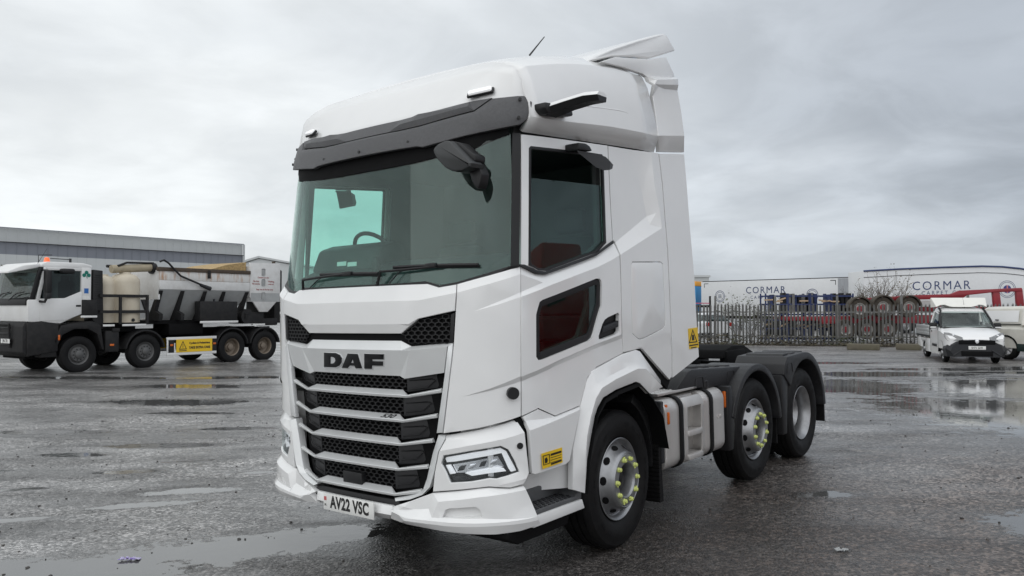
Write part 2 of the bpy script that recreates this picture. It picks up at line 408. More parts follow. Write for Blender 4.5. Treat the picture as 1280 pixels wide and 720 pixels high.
def grow(poly, d):
    c = (sum(p[0] for p in poly) / len(poly), sum(p[1] for p in poly) / len(poly)); out = []
    n = len(poly); area = sum(poly[i - 1][0] * poly[i][1] - poly[i][0] * poly[i - 1][1] for i in range(n)); sg = 1 if area > 0 else -1
    for i in range(n):
        a, b, e = poly[i - 1], poly[i], poly[(i + 1) % n]
        d1 = Vector((b[0] - a[0], b[1] - a[1])).normalized(); d2 = Vector((e[0] - b[0], e[1] - b[1])).normalized()
        n1 = Vector((d1.y, -d1.x)) * sg; n2 = Vector((d2.y, -d2.x)) * sg; m = (n1 + n2); m = m / max(.5, m.dot(n1)) if m.length > 1e-6 else n1
        out.append((b[0] + m.x * d, b[1] + m.y * d, b[2]))
    return out
def setoff(poly, off): return [(p[0], p[1], off) for p in poly]
# ---- front
o = SH.pts([(533.8, 355, -.035), (548, 359.4, -.03), (570.3, 355.6, -.03), (569.8, 366, 0), (568.2, 388.5, 0), (522.5, 398.5, 0), (501.5, 417, -.012)])
c1 = SH.pts([(569.8, 366, 0), (523, 375.5, .004)]); c2 = SH.pts([(511, 405, .006)])
front_panel = panel('front_panel', SH.mp, both(o), WHITE, tractor, creases=[both(c1), both(c2)], step=.08, smooth=11)
# recess behind both meshes and the slot between them
o = SH.pts([(500, 414, -.035), (521, 397, -.035), (570.5, 387, -.035), (567, 430, -.035), (514, 437, -.035), (500, 430, -.035)])
panel('upper_grille_recess', SH.mp, both(o), MATT, tractor, step=.15, th=.02, bev=0)
def honeycomb(name, surf, outl, cw, ch, off, dep, sgn=1, parent=None):
    """hexagonal mesh lattice clipped to an outline"""
    b = bmesh.new(); x0 = min(p[0] for p in outl); x1 = max(p[0] for p in outl); y0 = min(p[1] for p in outl); y1 = max(p[1] for p in outl)
    j = 0; y = y0
    while y < y1 + ch:
        x = x0 + (cw / 2 if j % 2 else 0)
        while x < x1 + cw:
            if inpoly((x, y), outl):
                ring = []
                for (r, oo) in ((1.0, off), (0.80, off), (0.70, off - dep)):
                    row = []
                    for k in range(6):
                        a = math.pi / 2 + k * math.pi / 3
                        hx = x + cw * .5774 * r * math.cos(a); hy = y + ch * .667 * r * math.sin(a)
                        row.append(b.verts.new(surf.mp(sgn * hx, hy, oo)))
                    ring.append(row)
                for A, B in zip(ring, ring[1:]):
                    for k in range(6):
                        f = b.faces.new((A[k - 1], A[k], B[k], B[k - 1]))
            x += cw
        y += ch; j += 1
    bmesh.ops.remove_doubles(b, verts=b.verts, dist=1e-4); bmesh.ops.recalc_face_normals(b, faces=b.faces)
    me = bpy.data.meshes.new(name); b.to_mesh(me); b.free()
    return obj(name, me, BLACK, parent or tractor)
o = SH.pts([(502, 418.5, -.015), (523.5, 400.5, -.015), (566, 392.5, -.015), (563.5, 426, -.015), (515, 431.5, -.015)])
for sg in (1, -1): honeycomb('upper_grille_mesh', SH, o, .052, .026, -.018, .020, sg)
fr = SH.pts([(568.3, 391, -.006), (566.3, 427.5, -.006), (562, 428, -.012), (563.5, 393, -.012)])
sides('grille_side_strip', SH, fr, BLACK, step=0, th=.03, bev=.002)

# badge panel (silver): chamfer on top, raked face, folded cheeks
o = SH.pts([(501, 426, -.03), (514.5, 433, -.03), (565, 428.2, -.03), (558.8, 433.5, 0), (555, 466, -.025), (505.6, 473.5, -.02), (500, 470, -.03)])
cr = [SH.pts([(501, 438, .004)]), SH.pts([(511.9, 438.3, .006), (501, 438, .004)]), SH.pts([(511.9, 438.3, .006), (558.8, 433.5, 0)]), SH.pts([(511.9, 438.3, .006), (500.2, 470, -.03)]), SH.pts([(511.9, 438.3, .006), (505.6, 473.5, -.02)])]
cc = [both(cr[0])] + cr[1:] + [mir(c) for c in cr[1:]]
panel('badge_panel', SH.mp, both(o), SILVER, tractor, creases=cc, step=.12, smooth=12)
# badge letters
RIMS = mat('badge_rim_silver', (.75, .76, .77), .25, metal=.5, var=.03)
def letters(polys, name, m, off, th, parent, rim=None):
    for (out, holes) in polys:
        fo = lambda y: .012 - (y - 438) * .00106
        O = SH.pts([(x, y, fo(y)) for x, y in out]); H = [SH.pts([(x, y, fo(y)) for x, y in h]) for h in holes]
        panel(name, SH.mp, O, m, parent, H, step=.05, th=th, bev=.002)
        lo = lambda l: [(p[0] + .003, p[1] - .003, p[2] - .006) for p in l]
        panel('badge_rim', SH.mp, lo(grow(O, .004)), RIMS, parent, step=.05, th=th, bev=.002)
D_ = ([(404.7, 440.8), (419, 441.3), (424, 443.5), (426.5, 447.5), (426.5, 453), (424, 457), (419.5, 459.2), (404.7, 458.8)], [[(412.4, 446), (416, 446.2), (418.5, 448), (419, 451), (417.5, 453.5), (415.5, 454.5), (412.4, 454.3)]])
A_ = ([(434.3, 441.9), (446.3, 442.4), (452.2, 460.6), (444.2, 460.4), (442.8, 457.2), (437, 457), (434.3, 460.2), (426.9, 459.8)], [[(438.3, 453.6), (441.8, 453.7), (440.4, 448.2)]])
F_ = ([(455.2, 442.2), (479, 442.9), (478.8, 449.3), (464.6, 449.1), (464.6, 451.4), (478.4, 451.6), (478.2, 457.3), (464.6, 457), (464.5, 461.2), (455.2, 460.9)], [])
LET = mat('badge_black', (0.006, 0.0065, 0.008), 0.35, var=0.1, spec=0.35)
letters([D_, A_, F_], 'badge_letter', LET, .012, .014, tractor)

# silver uprights each side and the frame round the lower grille
o = SH.pts([(559.8, 433.5, .0), (560.5, 429.5, -.02), (566.3, 428, -.02), (565, 441, .006), (553, 541, .0), (545.6, 541.5, -.012), (556, 466, -.01)])
sides('grille_upright', SH, o, SILVER, creases=[SH.pts([(565, 441, .006), (559, 441, .004)])], step=.12)
o = SH.pts([(548, 543.5, -.02), (557, 543.5, -.02), (556, 549, .01), (547.5, 565, .012), (542.5, 590, .012), (537, 609, .012), (527, 619, .012), (512, 624.5, .012), (494, 626.8, .012),
            (493, 622.5, -.01), (509, 620, -.02), (522, 617, -.02), (529, 611, -.02), (533.5, 598, -.02), (541, 565.5, -.02)])
sides('lower_grille_frame', SH, o, SILVER, creases=[SH.pts([(541, 565.5, -.02), (547.5, 565, .012)])], step=.1, th=.05, smooth=20)
# dark insert behind the bars
o = SH.pts([(500, 470, -.08), (506, 473.5, -.08), (556, 465, -.08), (546, 541, -.08), (541, 566, -.08), (534, 598, -.08), (528, 614, -.08), (492, 622, -.08)])
panel('lower_grille_back', SH.mp, both(o), MATT, tractor, step=.2, th=.02, bev=0)
K = [(507.5, 501), (503, 531.9), (499.4, 561.3), (496.5, 592.5), (491.9, 623.8)]        # lower kink of each bar
EN = [(552.5, 490.8), (546.8, 522.3), (541.4, 553.3), (535.4, 585.8), (527, 616.5)]
KZ = []
WINGP = mat('grille_black', (.017, .017, .019), .5, var=.1, spec=.45)
for i in range(5):
    ks, kz, _ = SH.sv(K[i][0], K[i][1] - 4, 0.0); es, ez, _ = SH.sv(EN[i][0], EN[i][1] - 1.5, -.03)
    prof_c = [(.044, -.055), (.016, .0), (-.002, -.006), (-.008, -.05)]                    # (height above kink, offset): wide sloping top
    prof_k = [(.017, -.02), (.013, .0), (-.002, -.006), (-.008, -.05)]
    prof_e = [(.022, -.040), (.013, -.018), (-.007, -.022), (-.010, -.06)]
    b = bmesh.new(); rows = []
    st = [(-es, ez, prof_e), (-ks, kz, prof_k), (-ks + .065, kz, prof_c)] + [((ks - .065) * q / 4, kz, prof_c) for q in range(-3, 4)] + [(ks - .065, kz, prof_c), (ks, kz, prof_k), (es, ez, prof_e)]
    for (s_, z_, pr_) in st: rows.append([b.verts.new(SH.mp(s_, z_ + h, q)) for h, q in pr_])
    for A, B in zip(rows, rows[1:]):
        for k in range(4): b.faces.new((A[k], A[(k + 1) % 4], B[(k + 1) % 4], B[k]))
    b.faces.new(rows[0][::-1]); b.faces.new(rows[-1]); bmesh.ops.recalc_face_normals(b, faces=b.faces)
    bmesh.ops.bevel(b, geom=[e for e in b.edges if len(e.link_faces) == 2 and e.calc_face_angle() > .6], offset=.0025, segments=1, affect='EDGES')
    me = bpy.data.meshes.new('grille_bar'); b.to_mesh(me); b.free(); obj('grille_bar', me, SILVER, tractor)
    # mesh and dark wing plates in the gap above this bar
    if i == 0: ztop = SH.sv(500, 470, -.05)[1]; ks0, es0 = SH.sv(505.6, 473.5, 0)[0], SH.sv(555, 466, 0)[0]
    KZ.append(kz); gap0, gap1 = kz + .050, ztop - .004
    ww = ks - .02
    outl = [(-ww, gap0), (ww, gap0), (ww + .01, gap1), (-ww - .01, gap1)]
    honeycomb('grille_mesh', SH, outl, .058, .0245, -.056, .018)
    zo = ez + (.155 if i else .14); lo = ez + .012
    q = [(ks - .03, kz + .028, -.055), (es - .008, lo + .012, -.085), (es + .002, zo - .018, -.09), (ks + .0, ztop, -.055), (ks - .03, ztop - .005, -.05)]
    sides('grille_wing_plate', SH, q, WINGP, step=.15, th=.012, bev=.002)
    cs = (ks + es) / 2; zc_ = (kz + .02 + ztop) / 2
    path = [(ks - .01, zc_ + .028), (cs + .03, zc_ + .042), (cs + .06, zc_ + .035), (cs, zc_ - .015), (ks - .01, zc_ - .03)]
    for sg in (1, -1):                                                                  # raised arrow outline on the plate
        g = MB(); g.tube([SH.mp(sg * s_, z_, -.052 - .02 * max(0, (s_ - ks) / (es - ks))) for s_, z_ in path], .0035, 5); g.build('grille_wing_rib', BLACK, tractor)
    ztop = kz - .004; ks0 = ks
for (a, b_) in [((428.5, 587.5), (452, 604.5))]:
    p, q = SH.sv(*a, -.02), SH.sv(*b_, -.02)
    panel('radar_cover', SH.mp, [(p[0], p[1], -.02), (q[0], p[1] - .003, -.02), (q[0], q[1] - .01, -.02), (p[0], q[1] - .01, -.02)], BLACK, tractor, step=0, th=.05, bev=.006)
kz3 = SH.sv(K[2][0], K[2][1] - 4)[1]
def mp_bar(x, y, d): return SH.mp(-x - .0, 0, 0)
s530 = SH.sv(484, 523.8, -.02)
put_text('bar_lettering', '530', .058, LET, tractor, lambda x, y, d: SH.mp(s530[0] + x, KZ[1] + .0295 + y * .45, -.0265 - y * .89 + d * .9 + .0012), ext=.0015, bold=.0012, shear=.35, sx=1.35)

# black strip, centre of bumper, number plate
o = SH.pts([(494, 624.5, -.03), (503, 631, -.02), (489, 633.5, -.02)])
panel('bumper_strip', SH.mp, both([(o[0][0], o[0][1], -.03), o[1], o[2]]), BLACK, tractor, step=.15, th=.03)
o = SH.pts([(491, 632.5, .0), (488.6, 644, .012), (487, 649, -.03)])
panel('bumper_centre', SH.mp, both(o), WHITE, tractor, creases=[both([o[1]])], step=.15, th=.03)
pl = MB(); pl.box((1.571, 0, .47), (.008, .52, .113), bev=.003); npl = pl.build('number_plate', PLATE, tractor)
put_text('plate_lettering', 'AV22 VSC', .112, INK, npl, lambda x, y, d: Vector((1.5755 + d, x + .015, .470 + y)), ext=.0008, bold=.0042, sx=.78, spacing=1.06)
fl = MB(); fl.box((1.5757, -.238, .492), (.001, .026, .026)); fl.build('plate_flag', mat('flag_red', (.5, .12, .12), .5), npl)
put_text('plate_code', 'UK', .022, INK, npl, lambda x, y, d: Vector((1.5757 + d, x - .238, .448 + y)), ext=.0005, sx=.9)

# corner panels behind the grille, up to the door seam
o = SH.pts([(571.6, 355.3, -.03), (611, 344.5, -.03), (650.2, 332.8, -.03), (650.6, 342.5, -.012), (650.8, 365, -.006), (650.8, 371, .006), (651, 470, .008), (651, 476.5, -.008), (651, 520, .0), (630, 527, .0), (597, 535.3, 0), (554.3, 541.5, 0), (566.3, 441, -.002), (567.5, 428, -.002), (569.8, 389, -.002), (571.3, 366, 0)])
cr = [SH.pts([(571.3, 366, 0), (611, 355, .002), (650.6, 342.5, -.012)]), SH.pts([(593, 389, .002), (622, 377.5, -.004), (650.8, 365, -.006)]), SH.pts([(593, 389, .002), (622, 381, .005), (650.8, 371, .006)]),
      SH.pts([(578, 496, .0), (612, 486, .006), (651, 470, .008)]), SH.pts([(578, 496, .0), (612, 488.5, -.004), (651, 476.5, -.008)])]
sides('corner_panel', SH, o, WHITE, creases=cr, step=.04, smooth=13)
cap_s = SH.sv(641, 491.5, .01)
for sg in (1, -1):
    b = MB(); p = SH.mp(sg * cap_s[0], cap_s[1], 0); n = (SH.mp(sg * cap_s[0], cap_s[1], .1) - p).normalized()
    b.tube([p - n * .01, p + n * .018, p + n * .028], .038, 16); b.build('corner_grommet', BLACK, tractor)

# headlamp panel
hl = [(554, 569.6), (590, 563.5), (626, 557.6), (635.5, 562), (643, 575), (649.3, 590), (636, 594.5), (621, 598.6), (612, 598), (590, 602), (563, 603.6), (557, 590), (551.4, 579.5)]
HL = SH.pts([(x, y, .012) for x, y in hl])
o = SH.pts([(558, 544, -.03), (597, 537.5, -.03), (631, 529.5, -.03), (645, 524.5, -.03), (656, 540.5, .012), (661.5, 591, .02), (655, 604.5, .014), (637.5, 609.5, .012), (611, 608.3, .012), (597, 610, .012), (541, 614.8, .012), (543.5, 590, .012), (548.5, 565, .012), (557, 549, .0)])
cr = [SH.pts([(549.5, 563.8, .014), (590, 556.5, .016), (631, 548.5, .014), (656, 540.5, .012)]), SH.pts([(625, 606.5, .016), (660.5, 597, .022)])]
sides('headlamp_panel', SH, o, WHITE, holes=[HL], creases=cr, step=.045, th=.05, smooth=14)
bt = SH.sv(650.5, 557.5, .02)
for sg in (1, -1):
    b = MB(); p = SH.mp(sg * bt[0], bt[1], .008); n = (SH.mp(sg * bt[0], bt[1], .1) - p).normalized()
    b.tube([p, p + n * .012], .02, 14); b.build('sensor_button', BLACK, tractor)
def lamp(sg):
    f = lambda pts: [(sg * s_, z_, q) for s_, z_, q in SH.pts(pts)]
    hb = panel('headlamp', SH.mp, f([(x, y, -.05) for x, y in hl]), GREYPL, tractor, step=.1, th=.02, bev=0)
    cen = (600, 580)
    sc = lambda k, off: [(cen[0] + (x - cen[0]) * k, cen[1] + (y - cen[1]) * k, off) for x, y in hl]
    panel('lamp_bezel', SH.mp, f(sc(.985, -.004)), BLACK, hb, holes=[f(sc(.945, -.004))], step=.1, th=.05, bev=.003)
    # white running light: top bar, outer hook, inner bar
    panel('running_light', SH.mp, f([(556, 572, -.018), (590, 566, -.018), (625.5, 560.2, -.018), (633, 564, -.018), (646, 588, -.018), (639, 590, -.024), (636, 586, -.024), (627, 566.5, -.024), (590, 573.5, -.024), (570, 577, -.024), (558.5, 578, -.024)]), LED, hb, step=.08, th=.02, bev=.004)
    panel('running_light', SH.mp, f([(557, 581.5, -.02), (562, 581, -.02), (568.5, 592, -.02), (562.5, 593, -.02)]), LED, hb, step=.1, th=.02, bev=.003)
    panel('running_light', SH.mp, f([(581, 591.5, -.02), (622, 584, -.02), (630, 585.5, -.02), (633, 589, -.02), (610, 592, -.02), (590, 595, -.02)]), LED, hb, step=.1, th=.02, bev=.003)
    panel('lamp_reflector', SH.mp, f([(566, 580.5, -.045), (622, 570, -.045), (630, 583, -.045), (582, 590.5, -.045), (571, 591, -.045)]), CHROME, hb, step=.1, th=.01, bev=0)
    for k in range(4):
        x = 576 + 13.5 * k; y = 585.5 - 2.6 * k
        panel('lamp_lens', SH.mp, f([(x - 4.5, y + 3.5, -.03), (x + 2.5, y + 2.5, -.03), (x + 5.5, y - 3.5, -.03), (x - 1.5, y - 2.5, -.03)]), [GREYPL, CHROME][k % 2], hb, step=0, th=.012, bev=.003)
    panel('lamp_lower_trim', SH.mp, f([(565, 596, -.015), (580, 595, -.015), (588, 600, -.015), (566, 602, -.015)]), GREYPL, hb, step=0, th=.02, bev=.002)
    panel('lamp_glass', SH.mp, f([(x, y, .004) for x, y in hl]), CLEAR, hb, step=.1, th=.003, bev=0)
lamp(1); lamp(-1)

# bumper corners
o = SH.pts([(541, 616.3, .0), (597, 611.2, .004), (610.5, 609.8, .006), (637, 611.2, .006), (654.5, 607.5, .01), (657.5, 612, .045), (665.5, 630, .05), (672, 645.5, .07), (675.5, 654.5, .06), (650, 663.8, .045), (620, 668, .045), (560, 665, .04), (509, 655.5, .03), (488.5, 648, .01), (489.5, 639.5, .045), (490.5, 633.5, .01), (513, 626.5, .012), (528, 620.8, .012)])
cr = [SH.pts([(536, 634, .015), (541, 616.3, .0)]), SH.pts([(541, 616.3, .0), (547.5, 627.5, .04), (597, 622, .045), (657.5, 612, .045)]),
      SH.pts([(547.5, 627.5, .04), (539.5, 647, .04), (602, 648.2, .045), (634, 649, .055), (672, 645.5, .07)]), SH.pts([(490, 637, .012), (535.8, 636, .015), (539.5, 647, .04)]),
      SH.pts([(489.5, 639.5, .045), (507, 647.8, .058), (560, 653.3, .064), (620, 653.6, .066), (672, 645.5, .07)]),
      SH.pts([(505, 651, .058), (560, 658, .064), (620, 657.5, .066), (673, 650, .07)])]
pk = SH.pts([(553, 646.8, .04), (556.5, 637.5, .042), (562, 635.5, .043), (594, 633.5, .044), (600, 637, .044), (603, 646.2, .044)])
sides('bumper', SH, o, WHITE, creases=cr, holes=[pk], step=.05, th=.05, smooth=15)
pk2 = SH.pts([(551.5, 647.3, .012), (555, 636.5, .012), (562, 634.5, .012), (595, 632.5, .014), (601, 636, .014), (604.5, 647, .014)])
sides('bumper_pocket', SH, pk2, WHITE, step=.1, th=.01, bev=0)

# ---- doors
def wz(lst): return SH.pts(lst)
WIN = wz([(661.6, 185.5, -.03), (663.5, 183.4, -.03), (752, 193.6, -.03), (753.6, 197, -.03), (757.2, 303, -.028), (746, 315.5, -.026), (727.5, 322.5, -.025), (683, 338.8, -.025), (672.5, 338, -.025), (661, 331.2, -.026)])
LOW = wz([(674.5, 377.5, .01), (678, 374.8, .01), (745, 348.2, .01), (749.5, 348.2, .01), (751.5, 351, .01), (752.4, 357, .01), (752, 382.5, .01), (747, 399, .01), (742.3, 416.5, .01), (740, 422.5, .01), (736, 426, .01), (678, 449.6, .01), (673, 450.3, .01), (670.3, 446, .01), (670.1, 394, .01), (671.2, 389, .01)])
HND = wz([(772.6, 390.8, .01), (774, 393, .01), (774, 414, .01), (771, 417.3, .01), (751.5, 424.6, .01), (748.6, 423.6, .01), (748.3, 420, .01), (752.8, 405.5, .01), (756, 399.5, .01), (760, 396.5, .01)])
o = wz([(652.2, 168, -.03), (759.3, 182, -.03), (762.3, 250, -.03), (765.3, 300, -.028), (767.3, 304.5, -.034), (774.2, 319, .016), (776.2, 370, .012), (777, 418, .012), (777.2, 423, -.006), (778.6, 440.8, -.008), (745, 458.8, -.004), (734, 471.5, -.003), (726.3, 500, -.002), (724.8, 506.6, -.002), (694, 519.4, .0), (673, 510, .0), (652.6, 519.8, .0),
        (652, 476.5, -.008), (652, 470.8, .012), (651.8, 371, .016), (651.6, 365, -.008), (651.5, 343, -.008), (651.3, 332.8, -.034)])
cr = [wz([(651.3, 332.8, -.034), (671, 342.8, -.034), (682, 343.3, -.034), (727.5, 327.3, -.034), (746, 319.8, -.034), (767.3, 304.5, -.034)]),
      wz([(651.8, 371, .016), (690, 355.8, .016), (717.5, 345.2, .016), (747.5, 333.8, .016), (765, 325, .016), (774.2, 319, .016)]),
      wz([(651.5, 343, -.008), (679, 353, -.006), (651.6, 365, -.008)]),
      wz([(652, 470.8, .012), (700, 449.5, .012), (747, 429.3, .012), (777, 418, .012)]), wz([(652, 476.5, -.008), (700, 455, -.008), (748, 434, -.008), (777.2, 423, -.006)])]
doors = sides('door', SH, o, WHITE, holes=[WIN, LOW, HND], creases=cr, step=.11, smooth=14)
for sg, door in ((1, doors[0]), (-1, doors[1])):
    f = (lambda l: l) if sg > 0 else mir
    panel('window_seal', SH.mp, f(setoff(grow(WIN, .004), -.026)), BLACK, door, holes=[f(setoff(grow(WIN, -.016), -.026))], step=.2, th=.02, bev=.004)
    gl = setoff(grow(WIN, -.010), -.042)
    if sg > 0:                                          # nearside pane is wound part-way down
        sl, sr = min(p[0] for p in gl), max(p[0] for p in gl)
        gl = [(sl + .004, 2.60, -.042), (sl + .03, 2.632, -.042), (sr - .03, 2.668, -.042), (sr - .004, 2.64, -.042)] + gl[4:]
    panel('window_glass', SH.mp, f(gl), SDGLASS, door, step=.3, th=.004, bev=0)
    panel('kerb_window_border', SH.mp, f(setoff(grow(LOW, .002), -.004)), BLACK, door, holes=[f(setoff(grow(LOW, -.045), -.004))], step=.2, th=.02, bev=.002)
    panel('kerb_window_glass', SH.mp, f(setoff(grow(LOW, -.004), -.010)), SDGLASS, door, step=.3, th=.004, bev=0)
    panel('handle_recess', SH.mp, f(setoff(grow(HND, .004), -.03)), BLACK, door, step=0, th=.02, bev=0)
    h = SH.pts([(754, 408, 0), (773, 400.5, 0), (773, 408.5, 0), (752.5, 416, 0)])
    panel('door_handle', SH.mp, f(setoff(h, .004)), GREYPL, door, step=0, th=.025, bev=.006)
    tr = SH.pts([(650.2, 330.3, -.02), (656, 330.6, -.02), (672.5, 338, -.02), (682.5, 339.2, -.02), (727.5, 323, -.02), (746, 316, -.02), (766, 301, -.02), (767.4, 304, -.014), (746, 319.5, -.014), (727.5, 327, -.014), (682, 343, -.014), (671, 342.3, -.014), (656, 335, -.014), (650.6, 332.4, -.014)])
    panel('waist_seal', SH.mp, f(tr), BLACK, door, step=.2, th=.02, bev=.003)
# A-pillar strip (black) between windscreen and door
o = WS.pts([(640.5, 166, .004), (651.5, 166.5, .004), (648.9, 334, .004), (638.5, 336.5, .004)])
ap = SH.pts([(651.4, 167.5, -.032), (650.2, 331.5, -.034)])
sides('pillar_trim', WS, o, BLACK, step=.15, th=.03, bev=.003)

# ---- quarter panel behind the door
REC = [(769.2, 303, -.048), (808, 270.5, -.048), (800.3, 230, -.048), (791, 187.2, -.040)]
RDG = [(775.8, 318.2, .016), (827.5, 285, .012), (824.5, 262, .004), (818, 230, .0), (814, 190.2, -.008)]
BOX = [(788.8, 331, .010), (790.6, 327.2, .010), (826, 327.2, .010), (828.8, 330, .010), (830.4, 362, .010), (832, 400, .010), (831.3, 407.5, .010), (828.5, 411, .010), (806, 422.6, .010), (800, 424.4, .010), (796.5, 422.6, .010), (790.2, 417, .010), (789.2, 375, .010)]
o = wz([(760.5, 182.3, -.036), REC[3], RDG[4], (823, 191.3, -.012), (827.6, 230, -.004), (831.5, 280, .004), (834, 310, .008), (836.3, 360, .010), (837.7, 394, .010), (838.9, 418, .010), (839.8, 470, .004), (837, 474.5, .004), (804.5, 437.3, .004), (801, 435.5, .004), (779.8, 440.3, -.002), (778.4, 423, .0), (777.6, 395, .010), (777, 350, .010), RDG[0], REC[0], (766.2, 300, -.044), (763.4, 250, -.042)])
sides('quarter_panel', SH, o, WHITE, holes=[wz([(p[0], p[1], p[2]) for p in BOX])], creases=[wz(REC), wz(RDG), wz([(801, 433, .010), (838.5, 414, .010)]), wz([(801, 440, .004), (839, 425, .004)])], step=.1, smooth=14)
BXP = grow(wz(BOX), -.004)
sides('locker_door', SH, BXP, WHITE, step=.2, th=.03, bev=.004)
# side deflector
o = wz([(824, 192.2, -.012), (855, 192.8, -.016), (858.5, 232, -.010), (862, 280, .0), (866.5, 330, .006), (870, 390, .010), (873.6, 446, .010), (841, 471.8, .004), (840.6, 440, .008), (839.8, 418, .010), (838.7, 394, .010), (837.3, 360, .010), (835, 310, .008), (832.5, 280, .004), (828.6, 230, -.004)])
sides('side_deflector', SH, o, WHITE, step=.12, th=.03)
def sticker(pts, off, m=YELLOW, parent=None):
    return panel('warning_sticker', SH.mp, SH.pts([(x, y, off) for x, y in pts]), m, parent or tractor, step=0, th=.002, bev=0)
def mark(lst, off, name='sticker_mark', m=INK, holes=(), parent=None):
    return panel(name, SH.mp, SH.pts([(x, y, off) for x, y in lst]), m, parent, holes=[SH.pts([(x, y, off) for x, y in h]) for h in holes], step=0, th=.001, bev=0)
st = sticker([(860.2, 410.8), (872, 409.2), (873.6, 434.3), (861.8, 436.6)], .0135)
mark([(866, 411.2), (872, 427.8), (861.2, 429)], .0148, holes=[[(866.1, 414), (870.6, 426.6), (862.6, 427.4)]], parent=st)
mark([(865.2, 418.5), (867.4, 418.3), (868.2, 425.2), (865, 425.6)], .0148, parent=st)
mark([(861.7, 431.4), (872.6, 429.6), (872.7, 431.2), (861.8, 433)], .0148, parent=st)
mark([(863.6, 434.4), (870.8, 433.2), (870.9, 434.4), (863.7, 435.6)], .0148, parent=st)

# ---- sill / step panel, wheel arch
o = wz([(653.2, 521.3, -.004), (673, 511.3, -.004), (694, 520.6, -.004), (724.8, 507.8, -.004), (725.4, 512, .026), (719.6, 541, .028), (715.6, 560, .024), (712.4, 575.5, .016), (708, 580.3, .014), (669, 593.2, .014), (665.6, 591.5, .014), (662.4, 540, .03), (657, 527.5, .0)])
sp = sides('step_panel', SH, o, WHITE, creases=[wz([(657, 527.5, .0), (694, 520.6, -.004)]), wz([(662.4, 538.2, .03), (694, 526, .03), (725.4, 512, .026)])], step=.1, smooth=14)
st = sticker([(676.8, 567.2), (702.6, 559.3), (703.4, 578), (678.4, 586.5)], .0275)
mark([(678.6, 569.8), (687.2, 567.2), (687.9, 579), (679.4, 581.9)], .029, holes=[[(679.4, 570.6), (686.6, 568.4), (687.2, 578.4), (680.2, 580.9)]], parent=st)
mark([(681, 573.4), (683.6, 571.4), (685, 574.8), (684.2, 578.4), (681.4, 579)], .029, parent=st)
for k in range(4):
    y = 568.2 + k * 3.1 if k else 567.2
    h = 2.6 if k == 0 else 1.3
    mark([(688.6, y + .6 * (k > 0)), (701.8, y - 4.1 + .6 * (k > 0)), (701.9, y - 4.1 + h), (688.7, y + h)], .029, parent=st)
sa = SH.sv(695.3, 566.4, .03)
mark([(689, 579.3), (702.2, 574.6), (702.3, 576.4), (689.1, 581.2)], .029, parent=st)
# door opening shadow gap filler and the recess above the step
gq = SH.pts([(642, 523.5, -.02), (656, 518, -.02), (666, 539, -.02), (668, 592, -.02), (659, 592, -.02), (654, 541, -.02)])
sides('panel_gap', SH, gq, MATT, step=.1, th=.02, bev=0)
TREADG = mat('tread_grey', (.095, .098, .102), .5, var=.12, scale=30)
for sg in (1, -1):
    b = MB(); b.prism([(1.30, .42), (1.30, 1.18), (.52, 1.18), (.52, .42)], sg * .80, sg * 1.05, 1); b.build('step_recess', WHITE, tractor)
    b = MB(); b.prism([(1.11, .40), (1.11, .47), (.55, .47), (.52, .40)], sg * .95, sg * 1.225, 1, .008); tread = b.build('step_lip', WHITE, tractor)
    b = MB(); b.prism([(1.12, .471), (1.12, .56), (1.06, .50), (.62, .50), (.57, .57), (.545, .57), (.545, .471)], sg * .98, sg * 1.215, 1, .006); b.box((.84, sg * 1.045, .54), (.56, .04, .10), bev=.01); tr = b.build('step_tread', TREADG, tractor)
    b = MB(); b.prism([(.86, sg * 1.02), (.62, sg * 1.20), (.50, sg * 1.21), (.50, sg * 1.0)], .56, 1.0, 2); b.build('step_cheek', WHITE, tractor)
    b = MB()
    for i in range(9):
        for j in range(5):
            b.box((1.03 - i * .046 - (j % 2) * .02, sg * (1.075 + j * .03), .5025), (.026, .014, .007), bev=.003)
    b.build('tread_studs', GREYPL, tr)
    b = MB(); b.prism([(1.30, .36), (1.30, .41), (.60, .41), (.66, .31), (1.2, .31)], sg * .55, sg * 1.17, 1, .01); b.build('underrun_skirt', MATT, tractor)
ARO = [(716, 612, .0), (716.4, 560, .0), (720.2, 541, .002), (726.2, 506, .002), (734.3, 475, .002), (741.3, 463.2, .002), (779, 442.6, .004), (795, 437.2, .004), (800, 439, .004), (826, 475.5, .004), (828.4, 483.8, .05), (812.5, 492.2, .045), (800.2, 479, .045), (795, 477.3, .045), (770, 487.3, .045), (754, 497.3, .045), (747, 510, .045), (743.7, 520, .045), (739, 545, .04), (734, 575, .036), (731.5, 616.5, .03)]
AR1 = [(717.5, 600, .006), (722, 560, .012), (726, 541, .02), (731, 519, .022), (736, 489.5, .022), (745.5, 478.5, .022), (795, 452.8, .022), (803, 452.2, .022), (827, 481, .022)]
AR2 = [(731, 580, .05), (734, 545, .058), (738.8, 520, .062), (745, 498, .062), (752.6, 485, .062), (770, 474, .062), (797.5, 460.8, .062), (807.5, 461, .060), (827.6, 482.6, .055)]
sides('wheel_arch', SH, wz(ARO), WHITE, creases=[wz(AR1), wz(AR2)], step=.1, th=.04, smooth=40)
